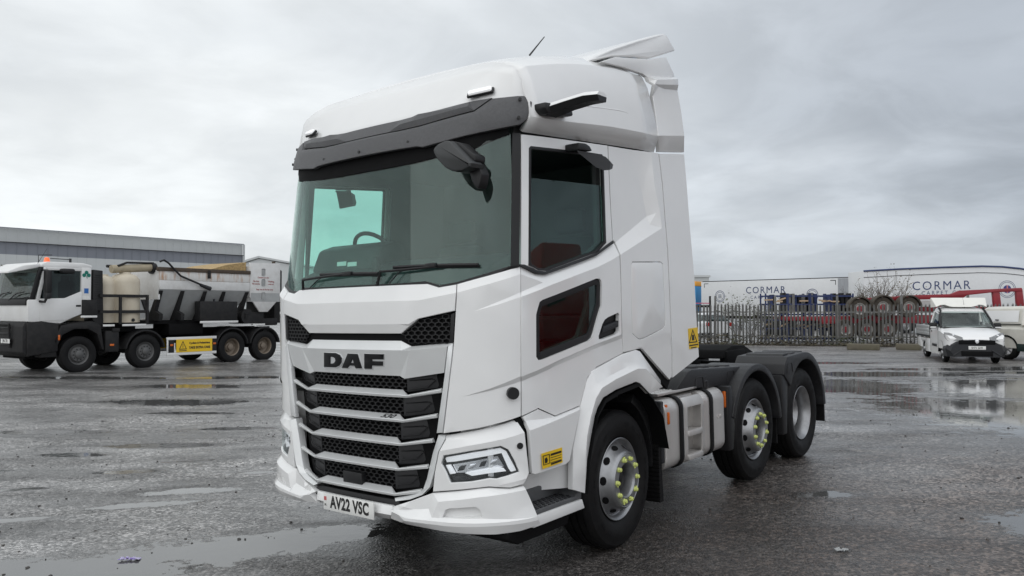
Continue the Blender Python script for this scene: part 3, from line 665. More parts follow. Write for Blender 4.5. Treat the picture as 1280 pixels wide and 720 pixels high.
for sg in (1, -1):                                      # black liner, seal strip behind the arch and mudguard with ribs
    b = MB(); P = [SH.mp(*p) for p in wz([(x, y, .02) for x, y in [(731, 616), (734, 575), (739, 545), (744, 520), (754, 498), (770, 488), (795, 478), (800, 480), (812, 493), (826, 520), (833, 560)]])]
    r0 = [b.b.verts.new((p.x, sg * (p.y + .02), p.z - .004)) for p in P]; r1 = [b.b.verts.new((p.x, sg * .62, p.z + .02)) for p in P]
    r2 = [b.b.verts.new((p.x - .0, sg * (p.y + .025), p.z - .03 * (1 if 3 < i < 9 else .3))) for i, p in enumerate(P)]
    for i in range(len(P) - 1): b.b.faces.new((r0[i], r0[i + 1], r1[i + 1], r1[i])); b.b.faces.new((r0[i], r0[i + 1], r2[i + 1], r2[i]))
    b.build('arch_liner', MATT, tractor)
    AP = [(.585 * math.cos(t), .5 + .60 * math.sin(t)) for t in [rad(118 + 8 * k) for k in range(9)]] + [(-.60, .55), (-.66, .55)] + [(.67 * math.cos(t), .5 + .67 * math.sin(t)) for t in [rad(182 - 8 * k) for k in range(9)]]
    b = MB(); b.prism(AP, sg * .60, sg * 1.15, 1, .006); b.build('rear_mudguard', BLACK, tractor)
    q = SH.pts([(797, 437.6, -.02), (805, 436.2, -.02), (838, 474, -.02), (834, 486, -.02), (826, 477, -.02)])
    panel('arch_seal', SH.mp, q if sg > 0 else mir(q), MATT, tractor, step=0, th=.03, bev=0)
    b = MB()
    b.prism([(-.60, .20), (-.60, .66), (-.635, .66), (-.66, .20)], sg * .62, sg * 1.20, 1)
    for k in range(13): b.prism([(-.588, .215 + k * .033), (-.588, .232 + k * .033), (-.62, .232 + k * .033), (-.62, .215 + k * .033)], sg * .63, sg * 1.205, 1)
    b.build('mudflap', RUBBER, tractor)
    b = MB(); q = SIDE(836.5, 523, 1.225); b.box((q.x, sg * 1.215, q.z), (.03, .022, .10), bev=.006); b.box((q.x - .0, sg * 1.16, q.z), (.05, .09, .22), bev=.01); b.build('side_marker_lamp', AMBER, tractor)

# ---- windscreen, header, wipers, visor
o = WS.pts([(640.8, 166.5, 0), (646, 250, 0), (648, 334, 0)])
zt = 2.98
ol = [(0, 1.90, 0), (.5, 1.90, 0), (.8, 1.905, 0)] + [(WS.sv(640, 338, 0)[0] - .05, 1.93, 0), (WS.sv(642, 334, 0)[0], WS.sv(642, 334, 0)[1], 0), (WS.sv(641, 250, 0)[0], WS.sv(641, 250, 0)[1], 0), (WS.sv(638, 168, 0)[0], WS.sv(638, 168, 0)[1], 0), (1.0, zt, 0), (0, zt, 0)]
windscreen = panel('windscreen', WS.mp, both(ol[1:-1]), WSGLASS, tractor, step=.12, th=.006, bev=0)
hd = WS.pts([(490, 209, .008), (520, 203, .008), (590, 187, .008), (637, 167, .008)])
panel('windscreen_header_and_visor_shade', WS.mp, both(hd + [(hd[3][0] - .02, 2.975, .008), (.7, 2.965, .008), (hd[0][0], 2.93, .008)]), MATT, tractor, step=.15, th=.02, bev=0)  # black glass band and the visor's shadow, made as one dark panel
cw = WS.pts([(500, 354, .012), (531, 351.5, .012), (549, 356.5, .012), (571, 352.5, .012), (611, 340.5, .012), (640.5, 331.5, .012), (650, 331.5, .014), (612, 346.5, .02), (571, 357.5, .02), (548, 362, .02), (534, 357, .02), (500, 359, .02)])
cr = both([(p[0], p[1], p[2]) for p in cw])
panel('cowl_trim', WS.mp, cr, BLACK, tractor, step=.12, th=.05, bev=.003)
def wiper(arm, blade, spray):
    b = MB(); b.tube([WS.mp(*WS.sv(x, y, q)) for x, y, q in arm], .011, 7, r1=.008); w = b.build('wiper', BLACK, tractor)
    b = MB(); P = [WS.mp(*WS.sv(x, y, .03)) for x, y in blade]; b.tube(P, .012, 6); b.tube([p - Vector((.014, 0, .012)) for p in P], .006, 5); b.build('wiper_blade', BLACK, w)
    m = MB(); c = P[len(P) // 2]; m.box(c + Vector((.01, 0, 0)), (.03, .09, .03), bev=.006); m.build('blade_clip', BLACK, w)
    b = MB(); b.tube([WS.mp(*WS.sv(x, y, .03)) for x, y in spray], .004, 5); b.build('washer_hose', BLACK, w)
wiper([(379, 362, .03), (378.5, 350, .06), (400, 346.5, .055), (432, 342.5, .045)], [(401, 343.3), (418, 342.8), (436, 342.2), (455, 341.8), (473, 341.6)], [(387, 360), (397, 350), (406, 345)])
wiper([(471, 358, .03), (475.5, 339.5, .06), (500, 337.5, .055), (540, 333.5, .045)], [(492, 334.3), (515, 333), (540, 331.9), (570, 331.1), (598, 330.8)], [(487, 354), (498, 341), (507, 336.5)])
o = VI.pts([(500, 163.4, 0), (525, 157.7, 0), (592.5, 139.2, 0), (616, 122.8, -.02), (647, 119.6, -.02), (658.5, 119.6, -.02), (665.5, 128, -.012), (664, 138, -.012), (659, 149, -.02), (650, 155.6, -.02), (622.5, 160.8, -.016), (560, 175.2, -.008), (527.5, 184, 0), (520, 183.2, 0)])
panel('sun_visor', VI.mp, both(o), VISOR, tractor, creases=[both(VI.pts([(657, 128, -.004), (622, 129, -.002), (600, 143, .004), (530, 161, .006)]))], step=.1, th=.035, bev=.006, smooth=22)
o = VI.pts([(500, 150.3, -.03), (531, 142, -.03), (587.5, 127, -.03), (614.5, 122.2, -.024), (592, 138, -.018), (525, 156.8, -.012), (500, 162.6, -.012)])
panel('visor_cap', VI.mp, both(o), VISOR, tractor, creases=[both(VI.pts([(500, 155.3, .004), (531, 147.2, .004), (585, 132.6, -.004)]))], step=.1, th=.03, bev=.004, smooth=22)
for (x, y) in [(509.5, 177.5), (650, 123.5), (648.5, 146.5)]:
    p = VI.sv(x, y, .004)
    for sg in (1, -1):
        b = MB(); q = VI.mp(sg * p[0], p[1], -.012); n = (VI.mp(sg * p[0], p[1], .1) - q).normalized(); b.tube([q, q + n * .016], .011, 8); b.build('visor_bolt', INK, tractor)
for (x, y) in [(448.5, 190)]:
    p = VI.sv(x, y, .004); b = MB(); q = VI.mp(p[0], p[1], -.006); n = (VI.mp(p[0], p[1], .1) - q).normalized(); b.tube([q, q + n * .014], .011, 8); b.build('visor_bolt', INK, tractor)

# ---- roof
def sside(px, py, off): return SH.mp(*SH.sv(px, py, off))
FB = [Vector((1.27, 0, 3.05)), Vector((1.265, .35, 3.05)), Vector((1.225, .65, 3.05)), Vector((1.18, .85, 3.05)), Vector((1.13, .98, 3.05)), Vector((1.08, 1.10, 3.05)), Vector((1.0, 1.20, 3.04))]
FC = [Vector((.99, 0, 3.468)), Vector((.99, .35, 3.468)), Vector((1.0, .65, 3.462)), Vector((1.01, .82, 3.452)), Vector((1.02, .98, 3.418)), Vector((1.03, 1.085, 3.372)), Vector((1.035, 1.12, 3.335))]
def bulge(a, b, t, k): 
    p = a.lerp(b, t); return p + Vector((.8, 0, .6)) * k * 4 * t * (1 - t)
b = bmesh.new(); G = []
for sgn in (-1, 1):
    cols = []
    for i in range(7):
        A, B = FB[i], FC[i]; kk = [.016, .016, .015, .014, .012, .010, .004][i]
        col = []
        for t in (0, .22, .5, .78, 1):
            p = bulge(A, B, t, kk)
            if i == 6: p = A.lerp(B, t) + Vector((0, .035 * 4 * t * (1 - t) * .6, 0))
            col.append(b.verts.new((p.x, sgn * p.y, p.z)))
        cols.append(col)
    for c, d in zip(cols, cols[1:]):
        for k in range(4): b.faces.new((c[k], d[k], d[k + 1], c[k + 1]))
bmesh.ops.remove_doubles(b, verts=b.verts, dist=1e-4); bmesh.ops.recalc_face_normals(b, faces=b.faces)
me = bpy.data.meshes.new('roof_front_cap'); b.to_mesh(me); b.free(); me.polygons.foreach_set('use_smooth', [True] * len(me.polygons)); me.set_sharp_from_angle(angle=rad(26))
cap_roof = obj('roof_front_cap', me, WHITE, tractor)
mo = cap_roof.modifiers.new('thick', 'SOLIDIFY'); mo.thickness = .03; mo.offset = -1
zs_tab = [(1.035, 3.335), (.92, 3.388), (.63, 3.468), (.26, 3.549), (-.17, 3.614), (-.56, 3.645)]
zi_tab = [(1.02, 3.418), (.86, 3.497), (.6, 3.575), (.26, 3.655), (-.17, 3.72), (-.56, 3.752)]
def tab(t, u):
    if u >= t[0][0]: return t[0][1]
    for (a, x), (c, y) in zip(t, t[1:]):
        if a >= u >= c: return x + (y - x) * (a - u) / (a - c)
    return t[-1][1]
lo_l = [sside(*p, -.032) for p in [(648, 164), (690, 170.5), (727, 176), (760, 180.8), (792, 185.8), (823, 190.2)]]
up_l = [sside(*p, .03) for p in [(652, 140), (662.5, 146), (700, 151), (760, 157.5), (795, 164), (822, 169.3)]]
def interp(lst, u):
    lst = sorted(lst, key=lambda p: -p.x)
    if u >= lst[0].x: a, c = lst[0], lst[1]
    elif u <= lst[-1].x: a, c = lst[-2], lst[-1]
    else:
        for a, c in zip(lst, lst[1:]):
            if a.x >= u >= c.x: break
    t = (a.x - u) / (a.x - c.x); return a.lerp(c, t)
STN = [1.034, .92, .75, .55, .3, .05, -.2, -.42, -.585]
b = bmesh.new()
for sgn in (-1, 1):
    prev = None
    for n_, u in enumerate(STN):
        if n_ == 0: prof = [FC[i].copy() - Vector((.006, 0, 0)) for i in range(6)] + [FC[6] - Vector((.006, 0, 0))]
        else:
            zs, zi = tab(zs_tab, u), tab(zi_tab, u); zc_ = zi + .045
            prof = [Vector((u, 0, zc_)), Vector((u, .35, zc_ - .005)), Vector((u, .65, zi + .03)), Vector((u, .83, zi + .012)), Vector((u, .963, zi - .012)), Vector((u, 1.07, (zs + zi) / 2 - .012)), Vector((u, 1.12, zs))]
        lo = interp(lo_l, u); up = interp(up_l, u); zs = prof[-1].z; uu = prof[-1].x
        prof += [Vector((uu, 1.165, zs - .10)), Vector((uu, 1.205, up.z + (zs - up.z) * .35)), Vector((u, max(up.y, 1.225), up.z)), Vector((u, lo.y, lo.z))]
        if n_ == len(STN) - 1: prof = [Vector((-.635 - .07 * max(0, 3.62 - p.z) / .6, p.y, p.z)) for p in prof]
        row = [b.verts.new((p.x, sgn * p.y, p.z)) for p in prof]
        if prev:
            for k in range(len(row) - 1): b.faces.new((prev[k], prev[k + 1], row[k + 1], row[k]))
        prev = row
bmesh.ops.remove_doubles(b, verts=b.verts, dist=1e-4); bmesh.ops.recalc_face_normals(b, faces=b.faces)
me = bpy.data.meshes.new('roof'); b.to_mesh(me); b.free(); me.polygons.foreach_set('use_smooth', [True] * len(me.polygons)); me.set_sharp_from_angle(angle=rad(24))
roof = obj('roof', me, WHITE, tractor); mo = roof.modifiers.new('thick', 'SOLIDIFY'); mo.thickness = .03; mo.offset = -1
for sg in (1, -1):                                       # shallow swage on the roof side
    b = MB(); P = [SIDE(x, y, 1.205) for x, y in [(722, 131.5), (745, 134.2), (772, 137.8), (782, 140.5), (790, 147.5), (803, 161)]]
    b.tube([(p.x, sg * p.y, p.z) for p in P], .007, 6); b.build('roof_swage', WHITE, tractor)
# rear strip of the roof side
RF = Surf([(0, 5), (1.0, 3), (1.215, 1.0), (1.215, 0), (1.215, -1.6)])
def rp(l): 
    out = []
    for x, y, q in l:
        p = SIDE(x, y, 1.215 + q); out.append((RF.s_of_u(p.x) if -1.6 < p.x < 1 else 0, p.z, q))
    return out
o = rp([(809, 95.5, -.06), (843.5, 96, -.06), (847.8, 98.8, .0), (848.3, 106, .0), (847, 113, -.03), (851, 135, -.015), (855.6, 169.8, .02), (855.2, 190.2, -.04), (824, 189.5, -.035), (822.9, 169.5, .02), (820.5, 150, -.01), (816, 120, -.04)])
cr = [rp([(810.5, 98, -.05), (812, 100, .0), (847.8, 98.8, .0)]), rp([(812, 100, .0), (816, 105.5, -.005), (848.3, 106, .0)]), rp([(816, 105.5, -.005), (830, 111, -.03), (847, 113, -.03)]), rp([(822.9, 169.5, .02), (855.6, 169.8, .02)])]
sides('roof_side_fairing', RF, o, WHITE, creases=cr, step=.12, smooth=20)
for sg in (1, -1):
    P = [SIDE(x, y, 1.13) for x, y in [(752, 77), (770, 71), (812, 74), (833, 71.5), (838, 82), (844, 96.5), (812, 97.5), (803, 92), (780, 84)]]
    b = MB(); b.prism([(p.x, p.z) for p in P], sg * 1.09, sg * 1.13, 1, .006); b.build('roof_fin', WHITE, tractor)
b = MB()
P = [SIDE(x, y, 1.12) for x, y in [(737, 77.5), (752, 68), (772, 58.5), (800, 49), (822, 42.8), (832, 41), (835.5, 43.5), (844.5, 63.5), (812, 73.2), (790, 71), (768, 70.2)]]
n = len(P); wid = [1.02, 1.05, 1.08, 1.10, 1.10, 1.10, 1.11, 1.12, 1.12, 1.12, 1.10]
va = [b.b.verts.new((p.x, w, p.z)) for p, w in zip(P, wid)]; vb = [b.b.verts.new((p.x, -w, p.z)) for p, w in zip(P, wid)]
b.b.faces.new(va); b.b.faces.new(vb[::-1])
for i in range(n): b.b.faces.new((va[i], va[i - 1], vb[i - 1], vb[i]))
bmesh.ops.recalc_face_normals(b.b, faces=b.b.faces)
bmesh.ops.bevel(b.b, geom=[e for e in b.b.edges if e.calc_face_angle(0) > .8], offset=.014, segments=3, profile=.5, affect='EDGES')
b.build('roof_spoiler', WHITE, tractor)
b = MB(); b.tube([SIDE(662, 69, .3), SIDE(680.5, 46, .3)], .008, 6, r1=.004); b.build('aerial', BLACK, tractor)
for sg in (1, -1):
    nn = Vector((.74, sg * .20, .64)).normalized(); tt = Vector((-.34, sg * .93, .10)); tt = (tt - nn * tt.dot(nn)).normalized(); ss = nn.cross(tt)
    LM = Matrix.Translation(Vector((1.128, sg * .89, 3.205))) @ Matrix((tt, ss, nn)).transposed().to_4x4()
    b = MB(); b.box((0, 0, .008), (.19, .055, .020), bev=.009, M=LM); ml = b.build('marker_base', BLACK, tractor)
    b = MB(); b.box((0, 0, .022), (.165, .042, .026), bev=.011, M=LM); b.build('roof_marker_lamp', LED, ml)
# camera arms in place of mirrors
for sg in (1, -1):
    f = lambda p: Vector((p.x, sg * p.y, p.z))
    b = MB(); P = [SIDE(x, y, 1.23) for x, y in [(671, 129.5), (683, 131.5), (690, 133), (705, 139.5), (706.5, 147), (688, 146), (675, 144), (670.5, 137)]]
    b.prism([(p.x, p.z) for p in P], sg * 1.19, sg * 1.30, 1, .012); base = b.build('camera_arm', BLACK, tractor)
    def arm(name, m, prof):
        b = MB(); pa = []
        A = [SIDE(688, 136, 1.27), SIDE(712, 127.5, 1.38), SIDE(735, 120.5, 1.50), SIDE(752.5, 118.5, 1.58)]
        for p, k in zip(A, (1.0, .9, .9, .8)):
            pa.append([b.b.verts.new(f(Vector((p.x + x * k, p.y, p.z + z * k)))) for x, z in prof])
        for r, q in zip(pa, pa[1:]):
            for i in range(len(prof)): b.b.faces.new((r[i - 1], r[i], q[i], q[i - 1]))
        b.b.faces.new(pa[0]); b.b.faces.new(pa[-1][::-1])
        return b.build(name, m, base)
    arm('arm_cover', WHITE, [(.074, -.008), (.045, .022), (-.045, .022), (-.074, -.008)])
    arm('arm_housing', BLACK, [(.07, -.01), (-.07, -.01), (-.06, -.05), (.045, -.05)])
    b = MB(); P = [SIDE(x, y, 1.26) for x, y in [(718.8, 178.8), (728, 179.8), (733, 183), (736.5, 189.5), (719, 188.2)]]
    b.prism([(p.x, p.z) for p in P], sg * 1.17, sg * 1.29, 1, .01); cb = b.build('corner_camera', BLACK, tractor)
    b = MB(); T = [SIDE(721, 188, 1.28), SIDE(747, 192, 1.36), SIDE(757, 196, 1.40), SIDE(763, 203, 1.42)]; U = [SIDE(723, 191, 1.28), SIDE(745, 209, 1.36), SIDE(755, 213, 1.40), SIDE(762, 212.5, 1.42)]
    A = [b.b.verts.new(f(p)) for p in T]; B = [b.b.verts.new(f(p)) for p in U]; A2 = [b.b.verts.new(f(p + Vector((-.12, -.05, .005)))) for p in T]; B2 = [b.b.verts.new(f(p + Vector((-.12, -.05, .03)))) for p in U]
    for i in range(3):
        for X, Y in ((A, B), (B, B2), (B2, A2), (A2, A)): b.b.faces.new((X[i], X[i + 1], Y[i + 1], Y[i]))
    b.b.faces.new((A[0], B[0], B2[0], A2[0])); b.b.faces.new((A[3], A2[3], B2[3], B[3]))
    b.build('camera_shroud', GREYPL, cb)
# front view mirror hanging from the visor (nearside only)
def front_poly(name, pts, u0, u1, m, bev, parent):
    b = MB(); P = [on_plane(x, y, 0, u1) for x, y in pts]; b.prism([(p.y, p.z) for p in P], u0, u1, 0, bev); return b.build(name, m, parent)
fm = front_poly('front_mirror', [(540.2, 185.5), (547, 179), (555, 175), (560.5, 175.5), (575, 190), (589, 204.5), (588, 207.5), (577, 213.2), (566, 214.6), (555, 210), (545.5, 199.5), (540.5, 190)], 1.36, 1.50, mat('mirror_shell', (.035, .037, .038), .45, var=.1), .02, tractor)
front_poly('mirror_stalk', [(562, 175.5), (574, 178), (588, 190), (594, 193), (594, 201), (586, 209), (575, 192)], 1.34, 1.44, BLACK, .01, fm)
front_poly('camera_pod', [(585.5, 211), (593.5, 200.5), (598, 207), (601.8, 217), (600, 228), (597.2, 236), (593.5, 233.5), (589, 225)], 1.33, 1.41, BLACK, .008, fm)

# ---- cab interior and inner shell
b = MB()
def wall(pts): b.poly(pts)
b.box((.35, 0, 1.30), (1.75, 2.26, .06)); b.box((-.62, 0, 2.25), (.05, 2.28, 1.9)); b.box((.28, 0, 3.00), (1.75, 2.16, .05))
b.build('cab_lining', LINING, tractor)
for sg in (1, -1):
    f = (lambda l: l) if sg > 0 else mir
    lo_ = [(SH.s_of_u(1.10), 1.30), (SH.s_of_u(-.62), 1.30), (SH.s_of_u(-.62), 2.98), (SH.s_of_u(1.05), 2.98)]
    panel('door_lining', SH.mp, f([(a, z, -.10) for a, z in lo_]), LINING, tractor, holes=[f(setoff(grow(WIN, .0), -.10)), f(setoff(grow(LOW, -.02), -.10))], step=0, th=.03, bev=0)
b = MB(); b.prism([(1.38, 1.55), (1.38, 1.90), (1.20, 2.06), (.95, 2.16), (.75, 2.16), (.66, 2.0), (.66, 1.55)], -.98, .98, 1, .03); dash = b.build('dashboard', GREYPL, tractor)
b = MB(); b.prism([(1.10, 2.10), (1.02, 2.28), (.86, 2.33), (.78, 2.30), (.76, 2.10)], -.98, -.22, 1, .03); b.build('instrument_binnacle', GREYPL, dash)
b = MB(); c = Vector((.72, -.60, 2.23)); ang = rad(38); ring = [c + Vector((-math.cos(t) * .225 * math.sin(ang) * -1, math.sin(t) * .225, math.cos(t) * .225 * math.cos(ang))) for t in [2 * math.pi * k / 28 for k in range(29)]]
b.tube(ring, .017, 8, caps=False); b.tube([c + Vector((0, -.2, 0)), c + Vector((.05, 0, -.02)), c + Vector((0, .2, 0))], .02, 6); b.tube([c + Vector((.05, 0, -.02)), c + Vector((.3, 0, -.25))], .03, 8); b.build('steering_wheel', BLACK, tractor)
for v in (-.6, .6):
    b = MB(); b.box((.05, v, 1.62), (.5, .5, .18), bev=.05); st = b.build('seat', SEATM, tractor)
    b = MB(); b.box((0, 0, .33), (.14, .48, .66), bev=.05, M=Matrix.Translation((-.18, v, 1.70)) @ Matrix.Rotation(rad(-12), 4, 'Y')); b.build('seat_back', SEATM, st)
    b = MB(); b.box((-.32, v, 2.48), (.10, .30, .20), bev=.04); b.build('headrest', SEATM, st)
b = MB(); b.box((-.50, 0, 1.95), (.25, 2.1, .16), bev=.03); b.build('bunk', SEATM, tractor)
for x, y, w in [(427, 329.8, 11), (440, 330.2, 11)]:
    p = WS.sv(x - w / 2, y - 2.2, -.02); q = WS.sv(x + w / 2, y + 2.2, -.02)
    panel('screen_sticker', WS.mp, [(p[0], p[1], -.02), (q[0], p[1], -.02), (q[0], q[1], -.02), (p[0], q[1], -.02)], PLATE, windscreen, step=0, th=.001, bev=0)
p = WS.sv(460, 333, -.03); b = MB(); b.prism([(1.36, 1.95), (1.36, 2.16), (1.33, 2.18), (1.30, 2.0)], p[0] - .03, p[0] + .03, 1, .01); b.build('phone_holder', BLACK, dash)
# inner structure so that no light leaks through the shut lines
b = MB(); b.box((.25, 0, .90), (1.9, 1.60, .74)); b.box((1.15, 0, 1.2), (.30, 1.6, 1.3)); b.box((.42, 0, 1.30), (.9, 2.36, .40)); b.box((-.45, 0, 1.55), (.40, 2.3, .5)); b.box((.10, 0, 3.25), (1.2, 1.9, .4)); b.box((.45, 0, 3.02), (.9, 2.30, .06))
b.build('cab_structure', MATT, tractor)
b = MB(); b.box((-.70, 0, 2.2), (.04, 2.3, 2.0)); b.box((-.66, 0, 3.35), (.04, 2.1, .5)); b.build('cab_back_wall', WHITE, tractor)

# ---- chassis
b = MB()
for sg in (1, -1): b.box((-2.0, sg * .40, .92), (6.0, .08, .28), bev=.01)
for u in (-.9, -1.9, -3.3, -4.8): b.box((u, 0, .90), (.12, .74, .2))
for u in (0, -2.62, -4.04): b.tube([(u, -1.0, .5), (u, 1.0, .5)], .09, 10)
b.box((.5, 0, .75), (1.4, .9, .5), bev=.05); b.box((-1.2, 0, .70), (1.3, .5, .4), bev=.05)
b.build('chassis_frame', MATT, tractor)
b = MB(); b.prism([(-3.62, 1.12), (-3.66, 1.22), (-3.9, 1.265), (-4.25, 1.25), (-4.62, 1.12), (-4.62, 1.06), (-4.2, 1.14), (-3.8, 1.12)], -.45, .45, 1, .02)
for sg in (1, -1): b.box((-3.95, sg * .42, 1.10), (.55, .10, .22), bev=.02); b.box((-4.5, sg * .22, 1.10), (.30, .14, .10), bev=.02)
b.build('fifth_wheel', MATT, tractor)
for k, v in enumerate((-.12, .0, .12)):
    b = MB(); b.tube([(-.98 - .055 * math.cos(q) , v + .0, 1.30 + .22 * q / 44) if False else (-1.02 + .05 * math.cos(q), v + .05 * math.sin(q), 1.15 + q * .011) for q in [i_ * .5 for i_ in range(88)]], .009, 5); b.build('air_line', [mat('red_hose', (.25, .01, .01), .5), BLACK, mat('yellow_hose', (.45, .30, .01), .5)][k], tractor)
b = MB(); b.box((-1.0, -.2, 1.075), (.7, .9, .03)); b.box((-.95, .55, 1.15), (.10, .08, .3)); b.build('catwalk', ALU, tractor)

# ---- wheels
def tyre_mesh(w, R=.505):
    b = MB(); h = w / 2
    prof = [(.300, h - .045), (.315, h - .032), (.345, h - .010), (.40, h), (.44, h - .004), (.470, h - .016), (.474, h - .016), (.490, h - .030), (R - .004, h - .050), (R, h - .065)]
    gr = []
    for c in (.30, .10, -.10, -.30):
        gr += [(R, h * (c * 2 + .06) if False else c * w + .008), (R - .014, c * w + .006), (R - .014, c * w - .006), (R, c * w - .008)]
    back = [(r, -a) for r, a in prof[::-1]]
    b.lathe(prof + gr + back, n=56, ax='y')
    for side in (1,):                                   # raised side-wall lettering blocks
        for k in range(22):
            if k in (5, 6, 10, 16, 17, 21): continue
            t = k / 22 * 2 * math.pi; 
            for dt in (-.05, .03):
                a0, a1 = t + dt, t + dt + .055; ys = h + .0015
                q = [(r * math.cos(a), ys, r * math.sin(a)) for r, a in ((.392, a0), (.418, a0), (.418, a1), (.392, a1))]
                b.poly(q)
    return b
TY = tyre_mesh(.30).build('tyre', RUBBER, None, recalc=False)
TYD = tyre_mesh(.30).build('tyre', RUBBER, None)
# steered wheel: flange plane y=0, domed disc pushed outwards
b = MB()
b.lathe([(.300, -.24), (.285, -.235), (.275, -.10), (.283, -.03), (.300, -.008), (.302, 0), (.297, .003), (.285, -.006), (.275, -.022), (.269, -.038), (.262, -.042), (.254, -.034), (.216, .028), (.212, .045), (.206, .054), (.196, .064), (.190, .060), (.186, .064), (.130, .066), (.122, .060), (.117, .05), (.113, -.03), (.10, -.05), (.0001, -.05)], n=60)
RIM = b.build('wheel', STEEL, None, smooth=30)
b = MB()
for k in range(10):
    t = 2 * math.pi * (k + .5) / 10; c = Vector((.244 * math.cos(t), -.064, .244 * math.sin(t))); rd = Vector((math.cos(t), 0, math.sin(t))); tg = Vector((-math.sin(t), 0, math.cos(t)))
    d1 = (rd * -.52 + Vector((0, .85, 0))).normalized(); nn = (rd * .85 + Vector((0, .52, 0))).normalized(); c = rd * .236 + Vector((0, -.004, 0)) + nn * .003
    ring = [c + d1 * .024 * math.cos(q) + tg * .032 * math.sin(q) for q in [2 * math.pi * j / 16 for j in range(16)]]
    b.poly(ring)
HOLES = b.build('hand_holes', MATT, None, smooth=0, kind='stuff')
b = MB(); b.lathe([(.104, -.03), (.096, -.01), (.084, .0), (.06, .006), (.04, .02), (.0001, .022)], n=24); HUB = b.build('hub_cap', mat('hub_iron', (.016, .016, .018), .5, metal=.4, var=.2, dirt=((.07, .06, .05), .4, 20)), None)
b = MB(); b.lathe([(.0001, .026), (.010, .026), (.015, .021), (.0175, .004), (.020, 0), (.0205, -.012)], n=10); b.box((0, .008, -.021), (.012, .010, .014), bev=.003); NUT = b.build('nut_cap', LIME, None)
b = MB(); b.lathe([(.300, -.28), (.288, -.27), (.268, -.23), (.255, -.20), (.252, -.10), (.262, -.055), (.272, -.035), (.284, -.012), (.297, .003), (.302, 0), (.300, -.008)], n=60); b.lathe([(.256, -.20), (.20, -.215), (.17, -.20), (.165, -.10), (.14, -.15), (.0001, -.15)], n=40)
RIMD = b.build('wheel', STEEL, None)
protos = [TY, TYD, RIM, HOLES, HUB, NUT, RIMD]
def wheel(u, z, sg, steer=0.0, dish=False, spin=0.0):
    w = RIMD.copy() if dish else RIM.copy(); COL.objects.link(w); w.parent = tractor
    w.location = (u, sg * 1.187, z); w.rotation_euler = (0, spin * sg, (0 if sg > 0 else math.pi) + steer)
    def add(o, loc, rot=(0, 0, 0)):
        c = o.copy(); COL.objects.link(c); c.parent = w; c.location = loc; c.rotation_euler = rot; return c
    add(TY, (0, -.122, 0))
    if dish: add(TYD, (0, -.46, 0))
    else:
        add(HOLES, (0, 0, 0)); add(HUB, (0, 0, 0))
        for k in range(10):
            t = 2 * math.pi * (k + .35) / 10; add(NUT, (.155 * math.cos(t), .064, .155 * math.sin(t)), (0, -t + 2.2 * (k % 3), 0))
for sg in (1, -1):
    wheel(0, .5, sg, rad(3.0), spin=.2); wheel(-2.62, .508, sg, 0, spin=.55); wheel(-4.04, .5, sg, 0, True)
for o_ in protos: bpy.data.objects.remove(o_)

